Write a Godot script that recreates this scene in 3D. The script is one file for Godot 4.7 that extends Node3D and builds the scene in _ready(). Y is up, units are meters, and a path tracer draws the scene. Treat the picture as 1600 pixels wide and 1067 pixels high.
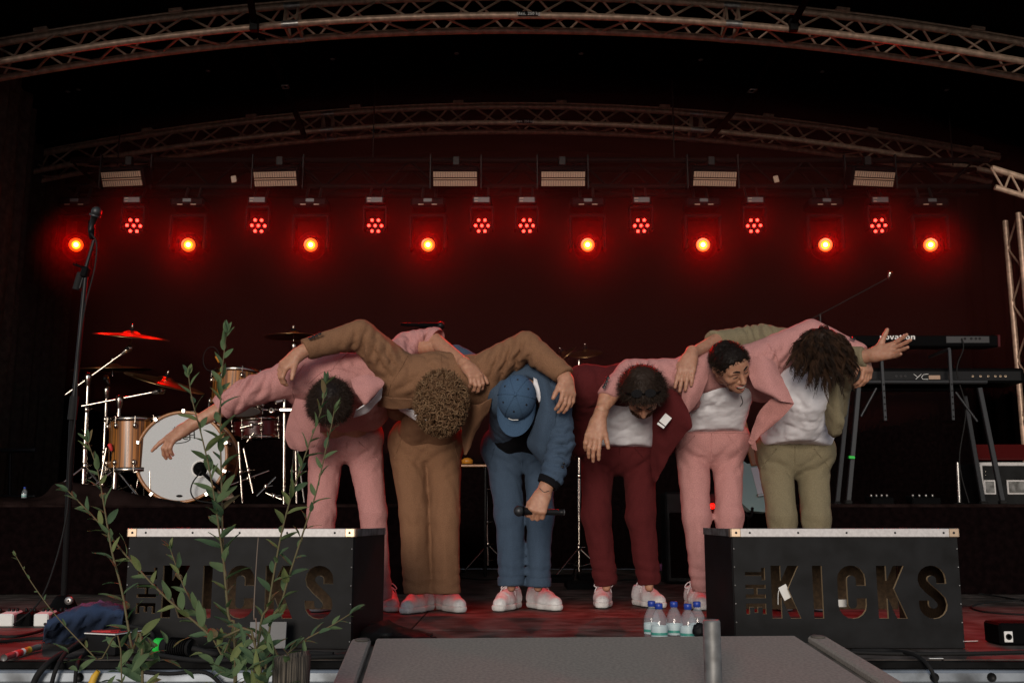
extends Node3D

var M := {}
var rng := RandomNumberGenerator.new()
var names := {}
var unit_cyl: CylinderMesh
var box_cache := {}

func _ready() -> void:
	rng.seed = 20240607
	# ---- camera
	var cam := Camera3D.new()
	cam.name = "camera"
	add_child(cam)
	cam.position = Vector3(0, 0.49, 0)
	cam.rotation = Vector3(0.173, 0, 0)
	cam.fov = 36.881
	cam.near = 0.05
	cam.far = 200.0
	cam.current = true
	# ---- sky, overcast evening
	var env := Environment.new()
	env.background_mode = Environment.BG_SKY
	var sky := Sky.new()
	var sm := ProceduralSkyMaterial.new()
	sm.sky_top_color = Color(0.44, 0.47, 0.52)
	sm.sky_horizon_color = Color(0.56, 0.57, 0.60)
	sm.sky_curve = 0.25
	sm.ground_bottom_color = Color(0.12, 0.12, 0.11)
	sm.ground_horizon_color = Color(0.30, 0.30, 0.29)
	sky.sky_material = sm
	env.sky = sky
	env.tonemap_mode = Environment.TONE_MAPPER_LINEAR
	env.tonemap_exposure = 1.36
	env.sdfgi_enabled = true
	env.ssao_enabled = true
	env.ssil_enabled = true
	env.volumetric_fog_enabled = true
	env.volumetric_fog_density = 0.0
	var we := WorldEnvironment.new()
	we.name = "world_environment"
	we.environment = env
	add_child(we)
	var sun := DirectionalLight3D.new()
	sun.name = "sun"
	add_child(sun)
	sun.light_energy = 0.5
	sun.light_color = Color(1.0, 0.95, 0.9)
	sun.light_angular_distance = 20.0
	sun.shadow_enabled = true
	sun.look_at_from_position(Vector3(-2.5, 3.2, 9.0), Vector3(0, 0.8, -5.5))

	unit_cyl = CylinderMesh.new()
	unit_cyl.top_radius = 1.0
	unit_cyl.bottom_radius = 1.0
	unit_cyl.height = 1.0
	unit_cyl.radial_segments = 10
	unit_cyl.rings = 0
	make_materials()
	build_setting()
	build_roof()
	build_lights()
	build_risers()
	build_drums()
	build_keyboards()
	build_front()
	build_floor_things()
	build_people()
	build_plants()

# ------------------------------------------------------------------ nodes
func numbered(called: String) -> String:
	if not names.has(called):
		names[called] = 0
		return called
	names[called] += 1
	return "%s_%03d" % [called, names[called]]

func thing(called: String, label: String, category: String, at := Vector3.ZERO, group := "") -> Node3D:
	var o := Node3D.new()
	o.name = numbered(called)
	add_child(o)
	o.position = at
	return tag(o, label, category, group)

func tag(o: Node3D, label: String, category: String, group := "") -> Node3D:
	o.set_meta("label", label)
	if category != "": o.set_meta("category", category)
	if group != "": o.set_meta("group", group)
	return o

func put(called: String, mesh: Mesh, material: Material, parent: Node3D = null, xf := Transform3D()) -> MeshInstance3D:
	var o := MeshInstance3D.new()
	o.mesh = mesh
	if material: o.material_override = material
	if parent == null:
		o.name = numbered(called)
		add_child(o)
		o.transform = xf
	else:
		o.name = called
		parent.add_child(o, true)
		o.transform = parent.global_transform.affine_inverse() * xf
	return o

func struct(o: Node3D) -> Node3D:
	o.set_meta("kind", "structure")
	return o

func frame_y(a: Vector3, b: Vector3) -> Basis:
	# basis whose y runs from a to b
	var y := (b - a).normalized()
	var h := Vector3(0, 0, 1) if absf(y.z) < 0.9 else Vector3(1, 0, 0)
	var x := y.cross(h).normalized()
	return Basis(x, y, x.cross(y).normalized())

func rod(called: String, a: Vector3, b: Vector3, r: float, material: Material, parent: Node3D) -> MeshInstance3D:
	var f := frame_y(a, b)
	var l := a.distance_to(b)
	return put(called, unit_cyl, material, parent, Transform3D(Basis(f.x * r, f.y * l, f.z * r), (a + b) * 0.5))

func bar(called: String, a: Vector3, b: Vector3, w: float, t: float, material: Material, parent: Node3D, flat := Vector3(0, 0, 1)) -> MeshInstance3D:
	# rectangular bar from a to b; its thin side t faces flat
	var y := (b - a).normalized()
	var x := y.cross(flat).normalized()
	var z := x.cross(y).normalized()
	return put(called, rbox(Vector3(w, a.distance_to(b), t), minf(w, t) * 0.12), material, parent, Transform3D(Basis(x, y, z), (a + b) * 0.5))

func block(called: String, centre: Vector3, size: Vector3, material: Material, parent: Node3D, turn := Vector3.ZERO, bevel := 0.004) -> MeshInstance3D:
	return put(called, rbox(size, bevel), material, parent, Transform3D(Basis.from_euler(turn), centre))

# ------------------------------------------------------------------ meshes
func rbox(size: Vector3, bevel: float) -> ArrayMesh:
	var key := "%.4f %.4f %.4f %.4f" % [size.x, size.y, size.z, bevel]
	if box_cache.has(key): return box_cache[key]
	var st := SurfaceTool.new()
	st.begin(Mesh.PRIMITIVE_TRIANGLES)
	st.set_smooth_group(-1)
	add_box(st, Transform3D(), size, bevel)
	st.generate_normals()
	var m := st.commit()
	box_cache[key] = m
	return m

func quad(st: SurfaceTool, a: Vector3, b: Vector3, c: Vector3, d: Vector3, outward: Vector3) -> void:
	# a b c d round the face; front faces run clockwise
	if (b - a).cross(c - a).dot(outward) > 0.0:
		tri(st, a, c, b); tri(st, a, d, c)
	else:
		tri(st, a, b, c); tri(st, a, c, d)

func tri(st: SurfaceTool, a: Vector3, b: Vector3, c: Vector3) -> void:
	st.set_uv(Vector2(a.x + a.z * 0.37, a.y)); st.add_vertex(a)
	st.set_uv(Vector2(b.x + b.z * 0.37, b.y)); st.add_vertex(b)
	st.set_uv(Vector2(c.x + c.z * 0.37, c.y)); st.add_vertex(c)

func otri(st: SurfaceTool, a: Vector3, b: Vector3, c: Vector3, outward: Vector3) -> void:
	if (b - a).cross(c - a).dot(outward) > 0.0: tri(st, a, c, b)
	else: tri(st, a, b, c)

func add_box(st: SurfaceTool, xf: Transform3D, size: Vector3, bevel: float) -> void:
	var h := size * 0.5
	var e := minf(bevel, minf(h.x, minf(h.y, h.z)) * 0.9)
	var corner := func(sx: float, sy: float, sz: float, ax: int) -> Vector3:
		var v := Vector3(sx * (h.x - e), sy * (h.y - e), sz * (h.z - e))
		if ax == 0: v.x = sx * h.x
		elif ax == 1: v.y = sy * h.y
		else: v.z = sz * h.z
		return xf * v
	for ax in 3:
		for s in [-1.0, 1.0]:
			var v := []
			for q in [[-1.0, -1.0], [1.0, -1.0], [1.0, 1.0], [-1.0, 1.0]]:
				if ax == 0: v.append(corner.call(s, q[0], q[1], 0))
				elif ax == 1: v.append(corner.call(q[0], s, q[1], 1))
				else: v.append(corner.call(q[0], q[1], s, 2))
			var n := Vector3.ZERO
			n[ax] = s
			quad(st, v[0], v[1], v[2], v[3], xf.basis * n)
	if e <= 0.0: return
	for s in [-1.0, 1.0]:
		for t in [-1.0, 1.0]:
			quad(st, corner.call(s, t, -1.0, 0), corner.call(s, t, 1.0, 0), corner.call(s, t, 1.0, 1), corner.call(s, t, -1.0, 1), xf.basis * Vector3(s, t, 0))
			quad(st, corner.call(s, -1.0, t, 0), corner.call(s, 1.0, t, 0), corner.call(s, 1.0, t, 2), corner.call(s, -1.0, t, 2), xf.basis * Vector3(s, 0, t))
			quad(st, corner.call(-1.0, s, t, 1), corner.call(1.0, s, t, 1), corner.call(1.0, s, t, 2), corner.call(-1.0, s, t, 2), xf.basis * Vector3(0, s, t))
			for u in [-1.0, 1.0]:
				otri(st, corner.call(s, t, u, 0), corner.call(s, t, u, 1), corner.call(s, t, u, 2), xf.basis * Vector3(s, t, u))

func new_st(smooth := true) -> SurfaceTool:
	var st := SurfaceTool.new()
	st.begin(Mesh.PRIMITIVE_TRIANGLES)
	st.set_smooth_group(0 if smooth else -1)
	return st

func done(st: SurfaceTool) -> ArrayMesh:
	st.index()
	st.generate_normals()
	return st.commit()

func grid_faces(st: SurfaceTool, rows: Array, wrap: bool, flip := false) -> void:
	# rows of points; uv runs along
	for i in rows.size() - 1:
		var a: Array = rows[i]
		var b: Array = rows[i + 1]
		var n := a.size()
		for j in (n if wrap else n - 1):
			var k := (j + 1) % n
			var v := [a[j], a[k], b[k], b[j]]
			var uv := [Vector2(float(j) / n, i), Vector2(float(j + 1) / n, i), Vector2(float(j + 1) / n, i + 1), Vector2(float(j) / n, i + 1)]
			var order := [0, 1, 2, 0, 2, 3] if not flip else [0, 2, 1, 0, 3, 2]
			for q in order:
				st.set_uv(uv[q]); st.add_vertex(v[q])

func smooth_line(pts: Array, sub: int) -> Array:
	var out := []
	var n := pts.size()
	for i in n - 1:
		var p0: Vector3 = pts[maxi(i - 1, 0)]
		var p1: Vector3 = pts[i]
		var p2: Vector3 = pts[i + 1]
		var p3: Vector3 = pts[mini(i + 2, n - 1)]
		for s in sub:
			out.append(p1.cubic_interpolate(p2, p0, p3, float(s) / sub))
	out.append(pts[n - 1])
	return out

func add_tube(st: SurfaceTool, pts: Array, radii: Array, seg := 8, caps := true) -> void:
	# radii: one value, or first and last, or one per point
	var n := pts.size()
	var rows := []
	var t0: Vector3 = (pts[1] - pts[0]).normalized()
	var f := frame_y(pts[0], pts[1])
	var x := f.x
	for i in n:
		var t: Vector3
		if i == 0: t = t0
		elif i == n - 1: t = (pts[i] - pts[i - 1]).normalized()
		else: t = (pts[i + 1] - pts[i - 1]).normalized()
		x = (x - t * x.dot(t)).normalized()
		var z := x.cross(t)
		var r: float = radii[0] if radii.size() == 1 else (lerpf(radii[0], radii[1], float(i) / (n - 1)) if radii.size() == 2 else radii[i])
		var row := []
		for j in seg:
			var a := TAU * j / seg
			row.append(pts[i] + (x * cos(a) + z * sin(a)) * r)
		rows.append(row)
	grid_faces(st, rows, true, true)
	if caps:
		for e in [0, n - 1]:
			var row: Array = rows[e]
			var outward: Vector3 = (pts[0] - pts[1]) if e == 0 else (pts[n - 1] - pts[n - 2])
			for j in seg - 2:
				otri(st, row[0], row[j + 1], row[j + 2], outward)

func tube(pts: Array, radii: Array, seg := 8) -> ArrayMesh:
	var st := new_st()
	add_tube(st, pts, radii, seg)
	return done(st)

func lathe(profile: Array, seg := 32) -> ArrayMesh:
	# profile: [radius, y] from bottom to top, about the y axis
	var st := new_st()
	add_lathe(st, profile, seg, Transform3D())
	return done(st)

func add_lathe(st: SurfaceTool, profile: Array, seg: int, xf: Transform3D) -> void:
	var rows := []
	for p in profile:
		var row := []
		for j in seg:
			var a := TAU * j / seg
			row.append(xf * Vector3(cos(a) * p[0], p[1], sin(a) * p[0]))
		rows.append(row)
	grid_faces(st, rows, true, false)

func sheet(rows: Array, sub: int, thick: float, wave := 0.0, wl := 0.1) -> ArrayMesh:
	# a cloth: control points in rows, smoothed both ways, with real thickness
	var fine := []
	var cols := []
	for r in rows: cols.append(smooth_line(r, sub))
	var m: int = cols[0].size()
	var tr := []
	for j in m:
		var line := []
		for c in cols: line.append(c[j])
		tr.append(smooth_line(line, sub))
	var n: int = tr[0].size()
	for i in n:
		var row := []
		for j in m: row.append(tr[j][i])
		fine.append(row)
	var up := []
	var lo := []
	for i in n:
		var ru := []
		var rl := []
		for j in m:
			var du: Vector3 = fine[mini(i + 1, n - 1)][j] - fine[maxi(i - 1, 0)][j]
			var dv: Vector3 = fine[i][mini(j + 1, m - 1)] - fine[i][maxi(j - 1, 0)]
			var nn := du.cross(dv).normalized()
			var p: Vector3 = fine[i][j]
			if wave > 0.0: p += nn * wave * cloth_noise.get_noise_3dv(p / wl)
			ru.append(p + nn * thick * 0.5)
			rl.append(p - nn * thick * 0.5)
		up.append(ru)
		lo.append(rl)
	var st := new_st()
	var ring := []
	var ring2 := []
	for j in m: ring.append(up[0][j]); ring2.append(lo[0][j])
	for i in range(1, n): ring.append(up[i][m - 1]); ring2.append(lo[i][m - 1])
	for j in range(m - 2, -1, -1): ring.append(up[n - 1][j]); ring2.append(lo[n - 1][j])
	for i in range(n - 2, 0, -1): ring.append(up[i][0]); ring2.append(lo[i][0])
	grid_faces(st, up, false, true)
	grid_faces(st, lo, false, false)
	st.set_smooth_group(1)
	grid_faces(st, [ring, ring2], true, true)
	return done(st)

func poly_prism(outline: PackedVector2Array, depth: float) -> ArrayMesh:
	# outline in xy, extruded from z = 0 back to z = -depth
	var st := new_st(false)
	add_prism(st, outline, depth, Transform3D())
	return done(st)

func add_prism(st: SurfaceTool, outline: PackedVector2Array, depth: float, xf: Transform3D) -> void:
	var idx := Geometry2D.triangulate_polygon(outline)
	for k in range(0, idx.size(), 3):
		var a := outline[idx[k]]
		var b := outline[idx[k + 1]]
		var c := outline[idx[k + 2]]
		otri(st, xf * Vector3(a.x, a.y, 0), xf * Vector3(b.x, b.y, 0), xf * Vector3(c.x, c.y, 0), xf.basis.z)
		otri(st, xf * Vector3(a.x, a.y, -depth), xf * Vector3(b.x, b.y, -depth), xf * Vector3(c.x, c.y, -depth), -xf.basis.z)
	var ccw := not Geometry2D.is_polygon_clockwise(outline)
	for i in outline.size():
		var a := outline[i]
		var b := outline[(i + 1) % outline.size()]
		var d := b - a
		var o := Vector3(d.y, -d.x, 0) * (1.0 if ccw else -1.0)
		quad(st, xf * Vector3(a.x, a.y, 0), xf * Vector3(b.x, b.y, 0), xf * Vector3(b.x, b.y, -depth), xf * Vector3(a.x, a.y, -depth), xf.basis * o)

func lettering(called: String, text: String, height: float, depth: float, material: Material, parent: Node3D, at: Vector3, basis_ := Basis(), bold := true, width := 1.0) -> MeshInstance3D:
	var t := TextMesh.new()
	var f := SystemFont.new()
	f.font_names = PackedStringArray(["Droid Sans"])
	if bold: f.font_weight = 700
	t.font = f
	t.text = text
	t.font_size = 64
	t.pixel_size = height / 46.0
	t.depth = depth
	return put(called, t, material, parent, Transform3D(basis_ * Basis.from_scale(Vector3(width, 1, 1)), at))

# ------------------------------------------------------------------ materials
var cloth_noise: FastNoiseLite
var wrinkles: NoiseTexture2D

func noise_tex(size: int, freq: float, lo: Color, hi: Color, octaves := 4, type := FastNoiseLite.TYPE_SIMPLEX_SMOOTH, seed_ := 1, mid = null) -> NoiseTexture2D:
	var n := FastNoiseLite.new()
	n.seed = seed_
	n.noise_type = type
	n.frequency = freq
	n.fractal_octaves = octaves
	var t := NoiseTexture2D.new()
	t.width = size
	t.height = size
	t.seamless = true
	t.noise = n
	var g := Gradient.new()
	g.set_color(0, lo)
	g.set_color(1, hi)
	if mid != null: g.add_point(0.5, mid)
	t.color_ramp = g
	return t

func paint(called: String, c: Color, rough := 0.6, metal := 0.0, tex: Texture2D = null, scale := 1.0, bump: Texture2D = null, bump_cm := 0.0) -> StandardMaterial3D:
	var m := StandardMaterial3D.new()
	m.resource_name = called
	m.albedo_color = c.linear_to_srgb()
	m.roughness = rough
	m.metallic = metal
	if tex:
		m.albedo_texture = tex
	if bump:
		m.heightmap_enabled = true
		m.heightmap_texture = bump
		m.heightmap_scale = bump_cm
	if tex or bump:
		m.uv1_triplanar = true
		m.uv1_world_triplanar = true
		m.uv1_scale = Vector3.ONE * scale
	M[called] = m
	return m

func cloth(called: String, c: Color, tex: Texture2D, scale: float, sheen := 0.08) -> StandardMaterial3D:
	var m := paint(called, c, 0.92, 0.0, tex, scale, wrinkles, 0.2)
	m.rim_enabled = true
	m.rim = sheen
	m.rim_tint = 0.6
	m.metallic_specular = 0.25
	return m

func glowing(called: String, c: Color, e: Color, energy: float) -> StandardMaterial3D:
	var m := paint(called, c, 0.3)
	m.emission_enabled = true
	m.emission = e
	m.emission_energy_multiplier = energy
	return m

func make_materials() -> void:
	cloth_noise = FastNoiseLite.new()
	cloth_noise.seed = 5
	cloth_noise.frequency = 1.0
	cloth_noise.fractal_octaves = 2
	var W := Color(1, 1, 1)
	var leather: Texture2D
	var mottled := noise_tex(512, 0.02, Color(0.62, 0.62, 0.62), W, 5)
	var linen := noise_tex(512, 0.12, Color(0.74, 0.74, 0.74), W, 4, FastNoiseLite.TYPE_SIMPLEX, 3)
	var linen_soft := noise_tex(256, 0.1, Color(0.93, 0.93, 0.93), W, 3)
	var carpet := noise_tex(512, 0.09, Color(0.8, 0.8, 0.8), W, 5, FastNoiseLite.TYPE_SIMPLEX, 14)
	var scuffs := noise_tex(512, 0.012, Color(0.45, 0.44, 0.43), W, 6, FastNoiseLite.TYPE_PERLIN, 9, Color(0.8, 0.8, 0.8))
	var grit := noise_tex(512, 0.3, Color(0.5, 0.5, 0.5), W, 3, FastNoiseLite.TYPE_SIMPLEX, 4)
	wrinkles = noise_tex(512, 0.009, Color(0, 0, 0), W, 3, FastNoiseLite.TYPE_SIMPLEX_SMOOTH, 41)
	(wrinkles.noise as FastNoiseLite).fractal_type = FastNoiseLite.FRACTAL_RIDGED
	(wrinkles.noise as FastNoiseLite).domain_warp_enabled = true
	(wrinkles.noise as FastNoiseLite).domain_warp_amplitude = 40.0
	# clothes
	cloth("pink_linen", Color(0.62, 0.30, 0.28), linen, 2.2)
	cloth("pink_lining", Color(0.62, 0.28, 0.25), linen, 2.0)
	cloth("brown_wool", Color(0.275, 0.142, 0.078), linen, 2.2)
	cloth("blue_denim", Color(0.068, 0.105, 0.160), linen, 2.4)
	cloth("cap_denim", Color(0.07, 0.13, 0.22), linen, 3.0)
	cloth("wine_wool", Color(0.105, 0.016, 0.017), linen, 2.2)
	cloth("olive_cotton", Color(0.26, 0.22, 0.135), linen, 2.2)
	cloth("white_cotton", Color(0.88, 0.87, 0.90), linen_soft, 1.2, 0.1)
	cloth("black_cotton", Color(0.012, 0.012, 0.014), linen, 2.0)
	paint("button", Color(0.01, 0.009, 0.009), 0.35)
	leather = noise_tex(256, 0.06, Color(0.9, 0.9, 0.9), W, 3, FastNoiseLite.TYPE_SIMPLEX, 12)
	paint("white_leather", Color(0.84, 0.85, 0.86), 0.5, 0.0, leather, 3.0)
	paint("white_rubber", Color(0.80, 0.80, 0.79), 0.65, 0.0, leather, 2.0)
	paint("white_lace", Color(0.78, 0.78, 0.79), 0.9)
	var skin_tex := noise_tex(256, 0.03, Color(0.86, 0.78, 0.76), Color(1, 1, 1), 4, FastNoiseLite.TYPE_SIMPLEX_SMOOTH, 21)
	for s in [["skin_tan", Color(0.50, 0.275, 0.175)], ["skin_fair", Color(0.47, 0.26, 0.17)]]:
		var m := paint(s[0], s[1], 0.55, 0.0, skin_tex, 5.0)
		m.subsurf_scatter_enabled = true
		m.subsurf_scatter_strength = 0.12
	paint("lips", Color(0.38, 0.13, 0.10), 0.5)
	paint("teeth", Color(0.52, 0.48, 0.42), 0.35)
	paint("eye_dark", Color(0.02, 0.014, 0.01), 0.2)
	paint("hair_black", Color(0.012, 0.009, 0.008), 0.5)
	paint("hair_dark", Color(0.022, 0.014, 0.010), 0.5)
	paint("hair_brown", Color(0.045, 0.024, 0.014), 0.5)
	paint("hair_curly", Color(0.115, 0.062, 0.032), 0.55)
	paint("hair_curly_light", Color(0.19, 0.115, 0.062), 0.55)
	paint("beard", Color(0.045, 0.02, 0.012), 0.6)
	for h in ["hair_black", "hair_dark", "hair_brown", "hair_curly", "hair_curly_light", "beard"]: M[h].metallic_specular = 0.22
	# stage
	var ply := noise_tex(1024, 0.008, Color(0.34, 0.33, 0.32), W, 6, FastNoiseLite.TYPE_PERLIN, 31, Color(0.72, 0.71, 0.70))
	paint("stage_ply", Color(0.135, 0.118, 0.105), 0.62, 0.0, ply, 0.7, grit, 0.06)
	paint("stage_ply_worn", Color(0.16, 0.137, 0.122), 0.66, 0.0, ply, 0.83, grit, 0.06)
	paint("stage_edge", Color(0.015, 0.015, 0.015), 0.7, 0.0, scuffs, 1.0)
	paint("red_lit_molton", Color(0.006, 0.003, 0.0032), 0.97, 0.0, mottled, 1.5)  # black cloth with a little red lamp bounce put into its colour
	paint("grey_drape", Color(0.10, 0.082, 0.065), 0.9, 0.0, mottled, 1.0)
	paint("roof_tarp", Color(0.004, 0.004, 0.0042), 0.7, 0.0, mottled, 0.5)
	paint("riser_carpet", Color(0.022, 0.013, 0.012), 0.95, 0.0, scuffs, 1.0)
	paint("platform_carpet", Color(0.31, 0.275, 0.235), 0.95, 0.0, carpet, 1.4, grit, 0.25)
	paint("platform_groove", Color(0.17, 0.15, 0.125), 0.95, 0.0, scuffs, 0.8)
	paint("galvanised", Color(0.42, 0.47, 0.52), 0.45, 0.55, scuffs, 0.9)
	paint("post_steel", Color(0.30, 0.30, 0.29), 0.55, 0.5, scuffs, 3.0)
	paint("warm_lit_alu", Color(0.78, 0.55, 0.40), 0.45, 0.3, mottled, 1.5)  # plain aluminium; warm light reflected from the stage is mixed into the colour
	paint("bare_alu", Color(0.62, 0.60, 0.57), 0.35, 0.8, mottled, 2.0)
	paint("case_trim", Color(0.60, 0.58, 0.57), 0.5, 0.2, leather, 3.0)
	paint("brass_corner", Color(0.62, 0.47, 0.33), 0.38, 0.8)
	paint("chrome", Color(0.46, 0.41, 0.35), 0.2, 1.0)
	paint("case_black", Color(0.010, 0.0105, 0.0115), 0.6, 0.0, scuffs, 1.6, grit, 0.05)
	paint("case_wood", Color(0.15, 0.09, 0.045), 0.8, 0.0, mottled, 4.0)
	paint("ply_edge", Color(0.50, 0.35, 0.19), 0.8)
	paint("black_paint", Color(0.006, 0.006, 0.006), 0.5)
	paint("truss_black", Color(0.004, 0.004, 0.004), 0.8)
	M.truss_black.metallic_specular = 0.12
	paint("strap_webbing", Color(0.004, 0.004, 0.004), 0.95)
	M.strap_webbing.metallic_specular = 0.1
	paint("black_satin", Color(0.009, 0.009, 0.0095), 0.4)
	paint("black_plastic", Color(0.004, 0.004, 0.0043), 0.45)
	paint("grey_plastic", Color(0.035, 0.035, 0.037), 0.5)
	paint("dark_steel", Color(0.04, 0.042, 0.045), 0.45, 0.6)
	paint("rubber", Color(0.012, 0.012, 0.012), 0.75)
	paint("strobe_panel", Color(0.50, 0.33, 0.23), 0.45, 0.0, linen, 2.0)
	paint("label_white", Color(0.72, 0.72, 0.70), 0.7)
	paint("tape_red", Color(0.55, 0.03, 0.03), 0.6)
	paint("tape_yellow", Color(0.60, 0.36, 0.03), 0.6)
	paint("tape_green", Color(0.02, 0.55, 0.06), 0.5)
	paint("mint_paint", Color(0.33, 0.48, 0.42), 0.25)
	var grain := NoiseTexture2D.new()
	paint("wood_shell", Color(0.42, 0.17, 0.035), 0.28, 0.0, stripe_tex(), 1.0)
	M.wood_shell.uv1_triplanar = false
	M.wood_shell.uv1_world_triplanar = false
	M.wood_shell.clearcoat_enabled = true
	M.wood_shell.clearcoat = 0.6
	paint("wood_hoop", Color(0.34, 0.15, 0.055), 0.3)
	paint("drum_head", Color(0.50, 0.53, 0.54), 0.6, 0.0, linen_soft, 3.0)
	paint("cymbal_bronze", Color(0.36, 0.22, 0.10), 0.32, 1.0)
	paint("red_shell_lit_lid", Color(0.06, 0.006, 0.006), 0.3)  # dark red shell; also carries the red stage light on the case lid
	paint("towel_blue", Color(0.02, 0.045, 0.11), 0.95, 0.0, linen, 5.0, linen, 0.5)
	paint("towel_magenta", Color(0.18, 0.05, 0.14), 0.95, 0.0, linen, 5.0, linen, 0.5)
	paint("towel_teal", Color(0.03, 0.12, 0.18), 0.95, 0.0, linen, 5.0, linen, 0.5)
	paint("cap_blue", Color(0.015, 0.045, 0.30), 0.4)
	var pet := paint("bottle_plastic", Color(0.80, 0.90, 0.95), 0.08)
	pet.transparency = BaseMaterial3D.TRANSPARENCY_ALPHA
	pet.albedo_color.a = 0.10
	paint("bottle_label", Color(0.50, 0.62, 0.64), 0.4)
	paint("label_green", Color(0.06, 0.32, 0.26), 0.4)
	paint("wood_post", Color(0.18, 0.16, 0.135), 0.9, 0.0, bark_tex(), 1.0, bark_tex(), 1.2)
	M.wood_post.uv1_scale = Vector3(14, 1.6, 14)
	paint("bounce_ground", Color(0.24, 0.22, 0.19), 0.95, 0.0, scuffs, 0.5)  # unseen ground, made pale to bounce light up under the performers
	paint("orange_plastic", Color(0.5, 0.2, 0.02), 0.4)
	paint("dark_glass", Color(0.008, 0.008, 0.009), 0.08)
	for s in [["leaf", Color(0.085, 0.125, 0.058)], ["leaf_light", Color(0.13, 0.155, 0.06)], ["leaf_dark", Color(0.06, 0.10, 0.052)], ["leaf_dry", Color(0.13, 0.10, 0.05)]]:
		var m := paint(s[0], s[1], 0.7)
		m.metallic_specular = 0.25
		m.backlight_enabled = true
		m.backlight = Color(s[1].r * 0.08, s[1].g * 0.6, s[1].b * 0.3).linear_to_srgb()
	paint("stem", Color(0.10, 0.085, 0.035), 0.7)
	paint("twig", Color(0.17, 0.13, 0.10), 0.8)
	for h in ["red_lit_molton", "roof_tarp", "riser_carpet", "grey_drape", "stage_edge", "black_cotton", "black_plastic"]: M[h].metallic_specular = 0.08
	for h in ["case_black", "black_paint", "rubber", "stage_ply", "stage_ply_worn", "black_satin"]: M[h].metallic_specular = 0.3
	# lamps
	glowing("lamp_red", Color(0.4, 0.02, 0.02), Color(1.0, 0.17, 0.13), 8.0)
	glowing("lamp_amber", Color(0.5, 0.2, 0.02), Color(1.0, 0.36, 0.03), 9.0)
	glowing("lamp_rim", Color(0.5, 0.2, 0.02), Color(1.0, 0.25, 0.01), 1.2)
	glowing("lamp_hot", Color(0.7, 0.6, 0.3), Color(1.0, 0.8, 0.28), 14.0)
	glowing("led_red", Color(0.4, 0.02, 0.02), Color(1.0, 0.05, 0.02), 3.0)

func stripe_tex() -> ImageTexture:
	# zebrano veneer: dark streaks along v
	var img := Image.create(512, 64, false, Image.FORMAT_RGB8)
	var n := FastNoiseLite.new()
	n.seed = 77
	n.frequency = 0.035
	n.fractal_octaves = 4
	for y in 64:
		for x in 512:
			var a := n.get_noise_2d(x + 3.0 * sin(y * 0.05), y * 0.08)
			var v := clampf(0.72 + a * 0.9, 0.22, 1.0)
			img.set_pixel(x, y, Color(v, v * 0.97, v * 0.92))
	return ImageTexture.create_from_image(img)

func bark_tex() -> ImageTexture:
	var img := Image.create(256, 256, false, Image.FORMAT_RGB8)
	var n := FastNoiseLite.new()
	n.seed = 8
	n.frequency = 0.05
	n.fractal_octaves = 4
	for y in 256:
		for x in 256:
			var a := n.get_noise_2d(x, y * 0.12)
			var v := clampf(0.65 + a * 0.9, 0.15, 1.0)
			img.set_pixel(x, y, Color(v, v * 0.98, v * 0.94))
	return ImageTexture.create_from_image(img)

# ------------------------------------------------------------------ ground, stage, drapes
const GROUND := -1.2

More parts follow.
